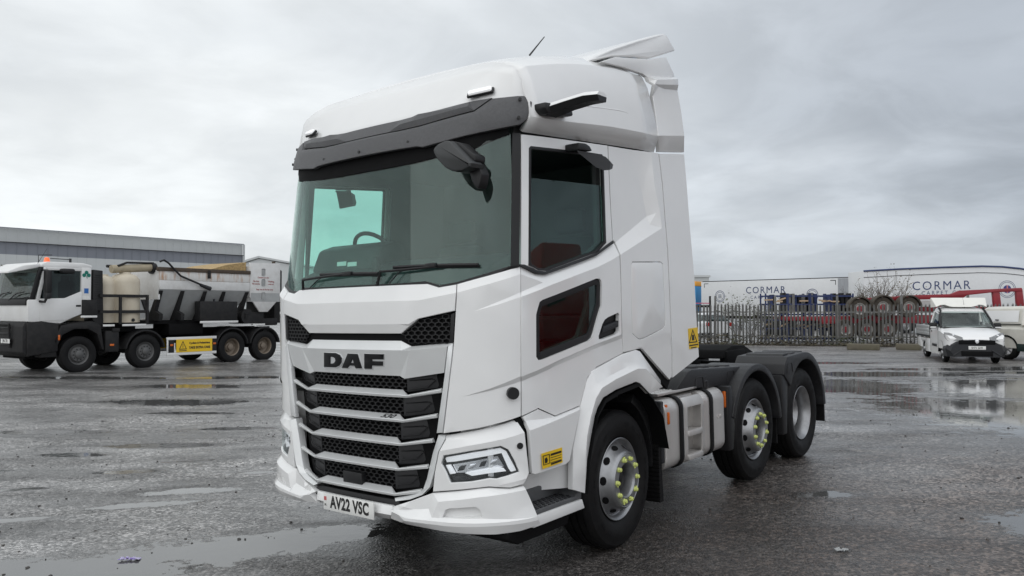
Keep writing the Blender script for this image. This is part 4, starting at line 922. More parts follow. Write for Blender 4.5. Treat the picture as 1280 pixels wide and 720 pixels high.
# ---- fuel tank
def tank_prof(v0, v1, z0, z1, r=.10):
    out = [(v0, z0), (v0, z1)]
    for k in range(7): t = math.pi / 2 * k / 6; out.append((v1 - r + r * math.sin(t), z1 - r + r * math.cos(t)))
    for k in range(7): t = math.pi / 2 * k / 6; out.append((v1 - r + r * math.cos(t), z0 + r - r * math.sin(t)))
    return out
for sg in (1, -1):
    def pr(prof): return [(sg * v, z) for v, z in prof]
    b = MB(); b.prism(pr(tank_prof(.55, 1.215, .42, 1.0)), -.70, -1.055, 0, .012); b.prism(pr(tank_prof(.55, 1.215, .42, 1.0)), -1.425, -1.86, 0, .02); b.prism(pr(tank_prof(.55, 1.10, .42, .995, .03)), -1.05, -1.43, 0)
    tank = b.build('fuel_tank', ALU, tractor, smooth=30)
    def mpv(a, z, q): return Vector((a, sg * (1.215 + q - (max(0, z - .90) ** 2) * 6 - (max(0, .52 - z) ** 2) * 6), z))
    panel('tank_step_frame', mpv, [(-1.058, .43, 0), (-1.422, .43, 0), (-1.422, .985, 0), (-1.058, .985, 0)], ALU, tank, holes=[[(-1.10, .70, 0), (-1.37, .70, 0), (-1.37, .90, 0), (-1.10, .90, 0)], [(-1.10, .50, 0), (-1.37, .50, 0), (-1.37, .655, 0), (-1.10, .655, 0)]], step=.05, th=.012, bev=.004)
    b = MB()
    for z in (.675, .475):
        b = MB(); b.box((-1.235, sg * 1.165, z), (.27, .12, .045), bev=.006); b.build('tank_step', ALU, tank)
    for u in (-.97, -1.56):
        b = MB(); P = [(u, sg * (v + .012), z + (.01 if z > .9 else 0)) for v, z in tank_prof(.60, 1.215, .41, 1.0)[1:]]
        A = [b.b.verts.new((p[0] + .03, p[1], p[2])) for p in P]; B = [b.b.verts.new((p[0] - .03, p[1], p[2])) for p in P]
        for i in range(len(P) - 1): b.b.faces.new((A[i], A[i + 1], B[i + 1], B[i]))
        s_ = b.build('tank_strap', RUBBER, tank); mo = s_.modifiers.new('thick', 'SOLIDIFY'); mo.thickness = .012
    b = MB(); b.lathe([(.0001, .085), (.035, .085), (.055, .07), (.058, .02), (.045, .0), (.045, -.04)], (-1.66, sg * 1.09, 1.0), 18, 'z'); b.box((-1.66, sg * 1.09, 1.085), (.10, .03, .02), bev=.005); b.build('filler_cap', BLACK, tank)
    b = MB(); b.box((-1.10, sg * .93, 1.035), (.72, .40, .022), bev=.004)
    for i in range(12):
        for j in range(6): b.box((-.80 - i * .055, sg * (.78 + j * .058), 1.047), (.022, .008, .006), rz=rad(45 if (i + j) % 2 else -45))
    b.build('tank_top_tread', ALU, tank)
    put_text('tank_embossing', 'DAF', .05, ALU, tank, lambda x, y, d: Vector((-1.74 - x * sg, sg * (1.216 + d), .745 + y)), ext=.002)
    b = MB(); b.box((-.66, sg * 1.10, .75), (.05, .22, .5), bev=.01); b.build('tank_guard', GREYPL, tractor)

# ---- rear wings
WINGM = mat('wing_plastic', (.012, .0125, .0145), .46, var=.12, scale=30, bump=.2, bscale=400, spec=.5, dirt=((.03, .028, .026), .3, 5))
def arc_pts(cu, cz, r, a0, a1, n): return [(cu + r * math.cos(rad(a0 + (a1 - a0) * k / n)), cz + r * math.sin(rad(a0 + (a1 - a0) * k / n))) for k in range(n + 1)]
for sg in (1, -1):
    out = arc_pts(-2.62, .50, .66, 18, 176, 18) + arc_pts(-2.62, .50, .59, 176, 18, 18)
    b = MB(); b.prism([(-1.07, 1.045), (-1.31, 1.185), (-1.40, 1.20), (-2.30, 1.155), (-2.62, 1.14), (-2.62, .99), (-2.2, .96), (-1.95, .99)], sg * .74, sg * 1.13, 1, .02); w1 = b.build('rear_wing', WINGM, tractor)
    b = MB(); b.prism(out, sg * .74, sg * 1.238, 1, .012); b.build('wing_arch', WINGM, w1)
    for k in range(4):
        z_ = 1.197 - k * .0135
        b = MB(); b.prism([(-1.46 - k * .24, z_ - .01), (-1.49 - k * .24, z_ + .018), (-1.58 - k * .24, z_ + .014), (-1.62 - k * .24, z_ - .012)], sg * .80, sg * 1.08, 1, .004); b.build('wing_rib', WINGM, w1)
    for u in (-1.52, -2.22):
        b = MB(); P = [(u + .09, 1.02), (u + .07, 1.11), (u + .05, 1.12), (u - .05, 1.12), (u - .07, 1.11), (u - .09, 1.02)]
        b.tube([(p[0], sg * 1.1315, p[1]) for p in P], .004, 5); b.build('wing_latch', BLACK, w1)
    b = MB(); b.prism([(-1.92, .40), (-1.92, 1.0), (-2.02, 1.0), (-2.07, .62), (-2.03, .40)], sg * .80, sg * 1.225, 1, .015); b.build('wing_skirt', BLACK, tractor)
    b = MB(); b.box((-1.915, sg * 1.19, .88), (.03, .03, .15), bev=.006); b.build('side_marker_lamp', AMBER, tractor)
    out = [(-3.34, .99), (-3.38, 1.10), (-3.46, 1.175), (-4.0, 1.19)] + arc_pts(-4.04, .50, .69, 90, 178, 11) + arc_pts(-4.04, .50, .61, 178, 35, 16)
    b = MB(); b.prism(out, sg * .68, sg * 1.25, 1, .012); w2 = b.build('rear_wing', WINGM, tractor)
    b = MB()
    for k in range(3): b.prism([(-3.50 - k * .24, 1.175), (-3.53 - k * .24, 1.20), (-3.64 - k * .24, 1.20), (-3.68 - k * .24, 1.18)], sg * .76, sg * 1.18, 1, .004)
    b.build('wing_rib', WINGM, w2)
    b = MB(); P = [(-3.42, 1.0), (-3.44, 1.09), (-3.47, 1.105), (-3.56, 1.105), (-3.58, 1.09), (-3.60, 1.0)]; b.tube([(p[0], sg * 1.2515, p[1]) for p in P], .004, 5); b.build('wing_latch', BLACK, w2)
    b = MB(); b.prism([(-3.31, .35), (-3.30, .99), (-3.50, .97), (-3.46, .62), (-3.43, .35)], sg * .74, sg * 1.235, 1, .015); b.build('wing_skirt', BLACK, tractor)
    b = MB(); b.prism([(-3.25, .27), (-3.25, .75), (-3.275, .75), (-3.275, .27)], sg * .80, sg * 1.18, 1); b.build('mudflap', RUBBER, tractor)
    b = MB(); b.prism([(-4.70, .32), (-4.70, .60), (-4.73, .60), (-4.73, .32)], sg * .70, sg * 1.23, 1); b.build('mudflap', RUBBER, tractor)
    b = MB(); b.box((-4.86, sg * .80, .80), (.06, .40, .14), bev=.015); b.build('tail_lamp', mat('red_lens', (.45, .01, .01), .2), tractor)
# ================================================================== the yard: ground, puddles, stones
PN = TM @ Vector((0, 0, 1))
TC0 = TM @ Vector((-1.4, 0, 0)) + TP
def plane_z(x, y): return TP.z - (PN.x * (x - TP.x) + PN.y * (y - TP.y)) / PN.z
def ground_z(x, y):                                       # the yard is cambered where the tractor stands
    d = math.hypot(x - TC0.x, y - TC0.y); t = max(0, min(1, (d - 4.6) / 8.0)); w = 1 - t * t * (3 - 2 * t)
    return w * plane_z(x, y)
def gp(px, py):
    y = (py - CY) / FPX; dz = math.sin(PITCH) - y * math.cos(PITCH); dy = math.cos(PITCH) + y * math.sin(PITCH)
    t = -CAM_H / dz; return Vector(((px - CX) / FPX * t, dy * t, 0))
def at(px, py, Y):
    y = (py - CY) / FPX; t = Y / (math.cos(PITCH) + y * math.sin(PITCH))
    return Vector(((px - CX) / FPX * t, Y, CAM_H + t * (math.sin(PITCH) - y * math.cos(PITCH))))
def lerp_list(a, b, n): return [a + (b - a) * k / n for k in range(n)]
xs = [-900, -500, -250, -120, -70] + lerp_list(-45, -14, 10) + lerp_list(-14, 14, 56) + lerp_list(14, 45, 10) + [45, 70, 120, 250, 500, 900]
ys = [-300, -120, -50, -25, -12] + lerp_list(-6, 20, 52) + lerp_list(20, 60, 14) + [60, 80, 110, 160, 250, 400, 700, 1100, 1700]
b = bmesh.new(); gv = [[b.verts.new((x, y, ground_z(x, y))) for x in xs] for y in ys]
for j in range(len(ys) - 1):
    for i in range(len(xs) - 1): b.faces.new((gv[j][i], gv[j][i + 1], gv[j + 1][i + 1], gv[j + 1][i]))
me = bpy.data.meshes.new('ground'); b.to_mesh(me); b.free(); me.polygons.foreach_set('use_smooth', [True] * len(me.polygons))
# wet asphalt
gm = bpy.data.materials.new('wet_asphalt'); gm.use_nodes = True; t = gm.node_tree; n = t.nodes; l = t.links; bs = n['Principled BSDF']
geo = n.new('ShaderNodeNewGeometry'); POS = geo.outputs['Position']
def gn(tp, **k):
    q = n.new(tp)
    for a_, v_ in k.items(): setattr(q, a_, v_)
    return q
def gmath(op, *v, clamp=False):
    q = gn('ShaderNodeMath', operation=op, use_clamp=clamp)
    for i, x in enumerate(v):
        if isinstance(x, (int, float)): q.inputs[i].default_value = x
        else: l.new(x, q.inputs[i])
    return q.outputs[0]
def gmap(sx, sy, off=(0, 0, 0)):
    q = gn('ShaderNodeMapping'); q.inputs['Scale'].default_value = (sx, sy, 1); q.inputs['Location'].default_value = off; l.new(POS, q.inputs[0]); return q.outputs[0]
def gnoise(scale, det=4, rough=.55, vec=None, dist=0.0):
    q = gn('ShaderNodeTexNoise'); q.inputs['Scale'].default_value = scale; q.inputs['Detail'].default_value = det; q.inputs['Roughness'].default_value = rough; q.inputs['Distortion'].default_value = dist
    l.new(vec or POS, q.inputs['Vector']); return q.outputs['Fac']
def gramp(v, a_, b_, lo=0.0, hi=1.0, smooth=True):
    q = gn('ShaderNodeMapRange', interpolation_type='SMOOTHSTEP' if smooth else 'LINEAR'); l.new(v, q.inputs[0])
    for i, x in zip((1, 2, 3, 4), (a_, b_, lo, hi)): q.inputs[i].default_value = x
    return q.outputs[0]
def gmix(f, a_, b_):
    q = gn('ShaderNodeMix', data_type='RGBA'); l.new(f, q.inputs[0])
    for i, x in ((6, a_), (7, b_)):
        if isinstance(x, tuple): q.inputs[i].default_value = (*x, 1)
        else: l.new(x, q.inputs[i])
    return q.outputs[2]
sp = gn('ShaderNodeSeparateXYZ'); l.new(POS, sp.inputs[0]); PX_, PY_ = sp.outputs[0], sp.outputs[1]
# hollows that hold water: (centre, half length, half width, turn)
HOLLOW = [(-3.55, 5.55, 1.9, .42, 14), (-2.15, 6.12, 1.25, .40, 20), (8.3, 12.7, 2.7, 3.5, -8), (12.5, 17.5, 4.0, 3.0, 0), (7.6, 18.2, 1.9, 2.3, 0), (10.0, 21.5, 3.0, .9, 0), (4.35, 6.25, .65, .42, 0), (13.2, 23.2, 3.2, .6, 0), (5.6, 22.8, 1.3, .5, 0),
          (-3.45, 7.55, .6, .12, 12), (-3.3, 8.05, .55, .16, 10), (-4.55, 7.05, .45, .10, 14), (-4.4, 9.1, .45, .12, 5), (-5.6, 10.2, .5, .18, 0), (-4.6, 10.8, .9, .18, 0), (-6.9, 11.9, .8, .25, 0), (-4.2, 12.2, .7, .16, 0), (-7.4, 18.2, 1.3, .5, 0), (-12.2, 15.2, 1.4, .5, 0), (-6.4, 15.3, 1.6, .5, 0), (-6.9, 20.5, 2.2, .4, 5), (-11.0, 20.4, 2.6, .4, -5), (9.6, 25.8, 2.8, .5, 0), (13.8, 22.0, 1.6, .4, 0), (16.2, 23.8, 2.4, .5, 0), (6.3, 11.2, .6, .15, 0), (2.9, 7.3, .3, .16, 0), (-2.9, 8.9, .35, .07, 12), (-3.9, 9.7, .4, .08, 10), (-5.2, 8.3, .35, .08, 12), (-2.6, 10.4, .45, .09, 6), (-6.2, 9.2, .4, .08, 10), (-1.9, 8.1, .4, .10, 14), (-3.2, 13.6, .8, .14, 4), (-5.6, 13.9, .9, .16, 0)]
pud = None
for (cx_, cy_, rx, ry, deg) in HOLLOW:
    ca, sa = math.cos(rad(deg)), math.sin(rad(deg))
    dx = gmath('SUBTRACT', PX_, cx_); dy = gmath('SUBTRACT', PY_, cy_)
    u_ = gmath('ADD', gmath('MULTIPLY', dx, ca / rx), gmath('MULTIPLY', dy, sa / rx)); v_ = gmath('ADD', gmath('MULTIPLY', dx, -sa / ry), gmath('MULTIPLY', dy, ca / ry))
    e = gmath('SUBTRACT', 1.0, gmath('ADD', gmath('MULTIPLY', u_, u_), gmath('MULTIPLY', v_, v_)))
    e = gmath('MAXIMUM', e, -1.0)
    pud = e if pud is None else gmath('MAXIMUM', pud, e)
edge = gmath('SUBTRACT', gnoise(1.6, 8, .66, gmap(.7, 1.3)), .5)
edge2 = gmath('ADD', gmath('MULTIPLY', gmath('SUBTRACT', gnoise(14, 4, .65), .5), .8), gmath('MULTIPLY', gmath('SUBTRACT', gnoise(4.2, 6, .65), .5), .9))
lvl = gmath('ADD', gmath('ADD', gmath('MULTIPLY', pud, .75), gmath('MULTIPLY', edge, 2.0)), gmath('MULTIPLY', edge2, 1.5))
stray = gmath('ADD', gmath('MULTIPLY', gmath('SUBTRACT', gnoise(1.15, 8, .64, gmap(.5, 1.7, (3.1, 7.7, 0))), .675), 7.0), gmath('MULTIPLY', edge2, .5))
lvl = gmath('MAXIMUM', lvl, stray)
water = gramp(lvl, .10, .22)
damp = gramp(lvl, -.75, .12)
grain = gnoise(60, 4, .7)
vor = gn('ShaderNodeTexVoronoi'); vor.inputs['Scale'].default_value = 44; l.new(POS, vor.inputs['Vector'])
vor2 = gn('ShaderNodeTexVoronoi'); vor2.inputs['Scale'].default_value = 26; l.new(POS, vor2.inputs['Vector'])
chip = gramp(vor.outputs['Distance'], .10, .55, 1.0, 0.0)
sel = gn('ShaderNodeSeparateColor'); l.new(vor.outputs['Color'], sel.inputs[0])
sel2 = gn('ShaderNodeSeparateColor'); l.new(vor2.outputs['Color'], sel2.inputs[0])
patch = gramp(gnoise(.75, 7, .66, gmap(.6, 1.3)), .36, .62)
fines = gramp(gnoise(3.2, 7, .65), .40, .66)
side_ = gramp(PX_, -1.5, 2.5)                              # browner surface towards the right of the yard
near_ = gramp(PY_, 5.0, 12.0, 1.0, 0.15)
c0 = gmix(patch, (.300, .292, .285), (.080, .077, .075))
c0 = gmix(gmath('MULTIPLY', side_, gmath('MULTIPLY', near_, .95)), c0, (.130, .098, .080))
c0 = gmix(gmath('MULTIPLY', fines, .4), c0, (.16, .153, .146))
stone = gmath('ADD', .15, gmath('ADD', gmath('MULTIPLY', gmath('POWER', sel.outputs[0], 2.2), 2.7), gmath('MULTIPLY', sel2.outputs[1], .45)))
sv_ = gn('ShaderNodeVectorMath', operation='SCALE'); l.new(c0, sv_.inputs[0]); l.new(stone, sv_.inputs['Scale']); c0 = sv_.outputs[0]
c0 = gmix(gmath('MULTIPLY', gramp(sel.outputs[1], .95, .97), chip), c0, (.34, .33, .32))
c0 = gmix(gmath('MULTIPLY', damp, .5), c0, (.022, .021, .020))
worn = gramp(gnoise(.33, 8, .7, gmap(.7, 1.2, (11, 5, 0))), .44, .62)
c0 = gmix(gmath('MULTIPLY', worn, .45), c0, (.03, .028, .027))
wob = gn('ShaderNodeVectorMath', operation='SCALE'); nzv = gn('ShaderNodeTexNoise'); nzv.inputs['Scale'].default_value = 1.1; nzv.inputs['Detail'].default_value = 6; l.new(POS, nzv.inputs['Vector']); l.new(nzv.outputs['Color'], wob.inputs[0]); wob.inputs['Scale'].default_value = 1.3
wsum = gn('ShaderNodeVectorMath', operation='ADD'); l.new(POS, wsum.inputs[0]); l.new(wob.outputs[0], wsum.inputs[1])
crk = gn('ShaderNodeTexVoronoi', feature='DISTANCE_TO_EDGE'); crk.inputs['Scale'].default_value = .42; l.new(wsum.outputs[0], crk.inputs['Vector'])
crack = gmath('MULTIPLY', gramp(crk.outputs['Distance'], .004, .016, 1.0, 0.0), gramp(gnoise(.5, 4, .6), .42, .58))
c0 = gmix(gmath('MULTIPLY', crack, .8), c0, (.012, .011, .010))
truck_shade = gmath('MULTIPLY', gmath('MULTIPLY', gramp(PX_, -2.6, -.9), gramp(PX_, 5.5, 1.2)), gramp(gmath('ADD', PY_, gmath('MULTIPLY', PX_, -.9)), 9.5, 5.5))   # tractor's shade and dark reflection painted into the tarmac colour
truck_shade = gmath('MULTIPLY', truck_shade, gramp(gnoise(.8, 6, .6), .25, .55, .55, 1.0))
c0 = gmix(gmath('MULTIPLY', truck_shade, .72), c0, (.017, .0135, .0115))
c0 = gmix(water, c0, (.095, .095, .093))
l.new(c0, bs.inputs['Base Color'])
rg = gramp(gnoise(1.3, 6, .6, gmap(.7, 1.4, (5, 2, 0))), 0.35, .65, .26, .48)
rg = gmath('SUBTRACT', rg, gmath('MULTIPLY', damp, .10))
rg = gmath('ADD', gmath('MULTIPLY', rg, gmath('SUBTRACT', 1.0, water)), gmath('MULTIPLY', water, .05))
l.new(rg, bs.inputs['Roughness']); l.new(gmath('ADD', .45, gmath('MULTIPLY', water, .5)), bs.inputs['Specular IOR Level'])
l.new(gmath('MULTIPLY', gmath('SUBTRACT', 1.0, water), gmath('MULTIPLY', gmath('SUBTRACT', 1.0, gmath('MULTIPLY', side_, gmath('MULTIPLY', near_, .75))), gramp(gnoise(.9, 8, .68, gmap(.5, 1.6, (9, 4, 0))), .34, .62, .15, 1.0))), bs.inputs['Coat Weight']); bs.inputs['Coat Roughness'].default_value = .28
hgt = gmath('ADD', gmath('MULTIPLY', grain, .5), gmath('ADD', gmath('MULTIPLY', chip, .55), gmath('ADD', gmath('MULTIPLY', gnoise(18, 4, .6), 1.1), gmath('MULTIPLY', sel.outputs[2], .5))))
bp = gn('ShaderNodeBump'); bp.inputs['Distance'].default_value = .016; l.new(hgt, bp.inputs['Height'])
l.new(gmath('MULTIPLY', gmath('SUBTRACT', 1.0, water), gmath('SUBTRACT', .95, gmath('MULTIPLY', damp, .35))), bp.inputs['Strength'])
l.new(bp.outputs[0], bs.inputs['Normal'])
bp2 = gn('ShaderNodeBump'); bp2.inputs['Distance'].default_value = .004; l.new(gnoise(9, 3, .5), bp2.inputs['Height']); l.new(gmath('MULTIPLY', water, .25), bp2.inputs['Strength']); l.new(bp2.outputs[0], bp.inputs['Normal']); bp3 = gn('ShaderNodeBump'); bp3.inputs['Distance'].default_value = .005; l.new(hgt, bp3.inputs['Height']); bp3.inputs['Strength'].default_value = .8
l.new(bp3.outputs[0], bs.inputs['Coat Normal'])
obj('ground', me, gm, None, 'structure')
# loose chippings
b = bmesh.new(); rnd = random.Random(3)
for k in range(900):
    x = rnd.uniform(-7, 8); y = rnd.uniform(3.6, 16)
    if abs(x / y) > .75: continue
    s_ = rnd.choice([.006, .008, .010, .012, .016]); z = ground_z(x, y)
    r = bmesh.ops.create_icosphere(b, subdivisions=1, radius=s_, matrix=Matrix.Translation((x, y, z + s_ * .3)) @ Matrix.Rotation(rnd.uniform(0, 6), 4, 'Z') @ Matrix.Diagonal((1, rnd.uniform(.6, 1), .6, 1)))
    for v in r['verts']: v.co += Vector((rnd.uniform(-1, 1), rnd.uniform(-1, 1), rnd.uniform(-1, 1))) * s_ * .2
me = bpy.data.meshes.new('loose_chippings'); b.to_mesh(me); b.free()
obj('loose_chippings', me, mat('chipping_stone', (.07, .066, .062), .6, var=.5, scale=3), None, 'stuff')
def crumple(name, px, py, w, d, cols, label, cat, seed):
    r_ = random.Random(seed); c = gp(px, py); b = bmesh.new(); N_ = 9
    g = [[b.verts.new((c.x + (i / (N_ - 1) - .5) * w + r_.uniform(-.006, .006), c.y + (j / 4 - .5) * d + r_.uniform(-.006, .006), ground_z(c.x, c.y) + .012 + r_.uniform(-.006, .010))) for i in range(N_)] for j in range(5)]
    fs = []
    for j in range(4):
        for i in range(N_ - 1):
            if r_.random() < .93: fs.append(b.faces.new((g[j][i], g[j][i + 1], g[j + 1][i + 1], g[j + 1][i])))
    me = bpy.data.meshes.new(name); b.to_mesh(me); b.free()
    o = obj(name, me, cols, None); mo = o.modifiers.new('thick', 'SOLIDIFY'); mo.thickness = .0015
    return tag(o, label, cat)
crumple('sweet_wrapper', 162.5, 692, .15, .06, mat('wrapper_foil', (.55, .52, .68), .3, var=.1, blotch=((.12, .05, .35), .45, .55, 60)), 'crumpled purple and silver wrapper lying in the near puddle', 'wrapper', 4)
crumple('paper_scrap', 1052, 702, .09, .05, mat('grey_paper', (.35, .36, .36), .7, var=.1), 'small flat grey scrap of paper on the tarmac at bottom right', 'litter', 9)

# ================================================================== frames for the vehicles
class Frame:
    def __init__(s, o, fwd):
        s.o = Vector((o[0], o[1], 0)); s.ang = math.atan2(fwd[1], fwd[0]); s.R = Matrix.Rotation(-s.ang, 3, 'Z')
    def on(s, px, py, ax, val):
        w = Vector(((px - CX) / FPX, math.cos(PITCH) + (py - CY) / FPX * math.sin(PITCH), math.sin(PITCH) - (py - CY) / FPX * math.cos(PITCH)))
        c = s.R @ (Vector((0, 0, CAM_H)) - s.o); d = s.R @ w; return c + d * ((val - c[ax]) / d[ax])
WPAINT = mat('grubby_white_paint', (.74, .74, .73), .35, var=.03, coat=.3, dirt=((.42, .40, .37), .30, 3))
CREAM = mat('cream_tank_plastic', (.60, .54, .43), .55, var=.08, dirt=((.28, .22, .15), .55, 3), stretch=(1, 1, .5))
HOPW = mat('hopper_white', (.66, .66, .65), .5, var=.05, dirt=((.36, .33, .30), .4, 4))
HOPR = mat('rust_streaked_white', (.66, .65, .63), .5, var=.05, stretch=(4, 4, .6), blotch=((.42, .20, .07), .50, .72, 2.2))
HOPG = mat('hopper_grey', (.36, .37, .37), .5, var=.06, dirt=((.25, .24, .23), .4, 4))
BRONZE = mat('dusty_brown_wheel', (.22, .18, .14), .6, metal=.2, var=.15, dirt=((.10, .08, .06), .5, 8))
DARKST = mat('grimy_black_steel', (.014, .014, .015), .6, var=.3, scale=8, dirt=((.05, .045, .04), .35, 7), spec=.3)
DKST = mat('dirty_wheel_steel', (.12, .12, .12), .5, metal=.4, var=.2, scale=9, dirt=((.04, .037, .033), .5, 9))
RUSTY = mat('rusty_brown_rail', (.07, .05, .035), .7, var=.3, scale=12)
VGLASS = glass('vehicle_glass', (.80, .87, .85), .01, 1.6, film=.12)
DRKGL = glass('dark_vehicle_glass', (.30, .36, .36), .01, 1.2)

# generic road wheel meshes (axle along y, outer face +y)
def road_wheel(parent, pos, R, w, rimr, sg, rim_m, style='steel', rot=0.0):
    key = (round(R, 3), round(w, 3), rim_m.name, style)
    if key not in road_wheel.cache:
        b = MB(); h = w / 2
        b.lathe([(rimr, h - .03), (rimr + .02, h - .012), ((R + rimr) / 2, h), (R - .03, h - .015), (R, h - .05), (R, .02), (R - .012, .01), (R - .012, -.01), (R, -.02), (R, -h + .05), (R - .03, -h + .015), ((R + rimr) / 2, -h), (rimr, -h + .03)], n=36)
        ty = b.build('tyre', RUBBER, None); b = MB()
        if style == 'steel':
            b.lathe([(rimr, -h + .03), (rimr - .015, -.02), (rimr, h - .035), (rimr + .004, h - .028), (rimr - .012, h - .04), (rimr * .80, h - .075), (rimr * .70, h - .03), (rimr * .66, h - .015), (rimr * .42, h - .012), (rimr * .38, h + .02), (rimr * .30, h + .035), (.0001, h + .037)], n=36)
            rim = b.build('wheel', rim_m, None); b = MB()
            for k in range(10):
                a = 2 * math.pi * k / 10; b.lathe([(.0001, .004), (rimr * .07, .003), (rimr * .075, -.01)], (rimr * .54 * math.cos(a), h - .011, rimr * .54 * math.sin(a)), 8)
            nuts = b.build('wheel_nuts', DARKST, None, kind='stuff')
        elif style == 'dish':
            b.lathe([(rimr, -h + .03), (rimr - .015, -.05), (rimr, h - .035), (rimr + .004, h - .028), (rimr - .02, h - .05), (rimr - .03, -.06), (rimr * .55, -.10), (rimr * .5, -.02), (rimr * .36, .0), (rimr * .34, .06), (rimr * .2, .075), (.0001, .077)], n=36)
            rim = b.build('wheel', rim_m, None); nuts = None
        else:
            b.lathe([(rimr, -h + .03), (rimr - .02, -.02), (rimr, h - .03), (rimr + .003, h - .024), (rimr - .015, h - .03), (rimr - .03, h - .08)], n=36)
            b.lathe([(rimr * .3, h - .03), (rimr * .22, h - .015), (.0001, h - .012)], n=16)
            for k in range(6):
                a = 2 * math.pi * k / 6; m_ = Matrix.Rotation(a, 4, 'Y'); b.box((rimr * .58, h - .045, 0), (rimr * .85, .03, rimr * .22), bev=.008, M=m_)
            rim = b.build('wheel', rim_m, None); nuts = None
        for o_ in (ty, rim, nuts):
            if o_: COL.objects.unlink(o_)
        road_wheel.cache[key] = (ty, rim, nuts)
    ty, rim, nuts = road_wheel.cache[key]
    r = rim.copy(); COL.objects.link(r); r.parent = parent; r.location = pos; r.rotation_euler = (0, rot, (0 if sg > 0 else math.pi))
    for o_ in (ty, nuts):
        if o_: c = o_.copy(); COL.objects.link(c); c.parent = r
    return r
road_wheel.cache = {}

# ================================================================== volumetric mixer lorry on the left
MF = Frame((-13.08, 22.92), (-.562, -.827))
mx_ = thing('mixer_lorry', 'four axle mixer lorry with white cab, cream water tanks and yellow side sign', 'lorry', MF.o, MF.ang)
def MS(px, py, v=1.25): p = MF.on(px, py, 1, v); return (p.x, p.z)
def mpoly(name, pts, v0, v1, m, parent=mx_, bev=.01, mirror=False):
    P = [MS(x, y, max(v0, v1)) for x, y in pts]; b = MB(); b.prism(P, v0, v1, 1, bev)
    if mirror: b.prism(P, -v0, -v1, 1, bev)
    return b.build(name, m, parent)
# cab
b = MB(); b.prism([(1.40, 1.42), (1.40, 1.98), (1.36, 2.02), (-.02, 2.02), (-.02, 1.62), (.55, 1.36)], -1.22, 1.22, 1, .03); cab = b.build('cab', WPAINT, mx_)
b = MB(); b.prism([(-.28, 1.75), (-.28, 2.92), (.0, 2.92), (.0, 1.75)], -1.22, 1.22, 1, .02); b.build('cab_rear_pillar', WPAINT, mx_)
b = MB(); b.prism([(-.32, 2.90), (-.32, 2.99), (-.05, 3.05), (.9, 3.05), (1.06, 2.98), (1.08, 2.89)], -1.20, 1.20, 1, .03); b.build('cab_roof', WPAINT, mx_)
b = MB(); b.prism([(1.02, 2.90), (.98, 3.00), (1.5, 2.92), (1.85, 2.76), (1.86, 2.70)], -1.15, 1.15, 1, .02); b.build('sun_visor', WPAINT, mx_)
for sg in (1, -1):
    b = MB(); b.prism([(1.36, 2.00), (1.12, 2.90), (1.02, 2.90), (1.22, 2.00)], sg * 1.16, sg * 1.21, 1, .008); b.build('windscreen_pillar', BLACK, mx_)
    b = MB(); b.prism([(1.20, 2.0), (1.0, 2.90), (.93, 2.90), (1.10, 2.0)], sg * 1.17, sg * 1.225, 1, .008); b.prism([(.93, 2.82), (.93, 2.9), (.0, 2.9), (.0, 2.82)], sg * 1.17, sg * 1.225, 1, .008); b.build('door_frame', WPAINT, mx_)
    b = MB(); b.prism([(1.10, 2.02), (.93, 2.82), (.02, 2.82), (.02, 2.24), (.45, 2.05)], sg * 1.18, sg * 1.188, 1); b.build('door_window', DRKGL, mx_)
    b = MB(); b.prism([(1.10, 1.44), (1.10, 2.04), (.45, 2.06), (.02, 2.25), (-.01, 2.25), (-.01, 1.62), (.45, 1.45)], sg * 1.20, sg * 1.236, 1, .008); d_ = b.build('cab_door', WPAINT, mx_)
    b = MB(); b.box((.08, sg * 1.24, 1.85), (.14, .02, .05), bev=.008); b.build('door_handle', BLACK, d_)
    b = MB(); b.box((1.0, sg * 1.42, 2.50), (.14, .22, .62), bev=.04); b.box((1.0, sg * 1.42, 2.12), (.14, .20, .18), bev=.04); b.tube([(1.10, sg * 1.22, 1.97), (1.06, sg * 1.40, 1.95), (1.02, sg * 1.42, 2.06)], .035, 6); b.tube([(1.05, sg * 1.2, 2.82), (1.0, sg * 1.42, 2.80)], .025, 6); b.build('door_mirror', BLACK, mx_)
    b = MB(); b.box((.45, sg * 1.34, 2.80), (.35, .22, .14), bev=.05); b.build('kerb_mirror', BLACK, mx_)
    b = MB(); b.prism([(1.40, .50), (1.42, 1.40), (1.06, 1.44), (.60, 1.36), (.62, .60)], sg * .80, sg * 1.24, 1, .03); b.build('front_corner', DARKST, mx_)
    b = MB(); b.prism([(.62, .45), (.70, 1.30), (1.05, 1.42), (1.05, .45)], sg * .85, sg * 1.20, 1, .02); b.build('cab_steps', DARKST, mx_)
    b = MB(); b.box((1.43, sg * 1.02, 1.08), (.03, .34, .20), bev=.02); h_ = b.build('headlamp', GREYPL, mx_)
    for q in (-.09, .05): 
        b = MB(); b.lathe([(.0001, .02), (.05, .018), (.055, 0)], (1.445, sg * (1.02 + q), 1.09), 12, 'x'); b.build('lamp_lens', CHROME, h_)
    b = MB(); b.lathe([(.0001, .02), (.05, .018), (.055, 0)], (1.45, sg * .95, .70), 12, 'x'); b.build('fog_lamp', CHROME, mx_)
    b = MB(); b.box((.60, sg * 1.25, .98), (.05, .02, .14), bev=.005); b.build('side_marker_lamp', AMBER, mx_)
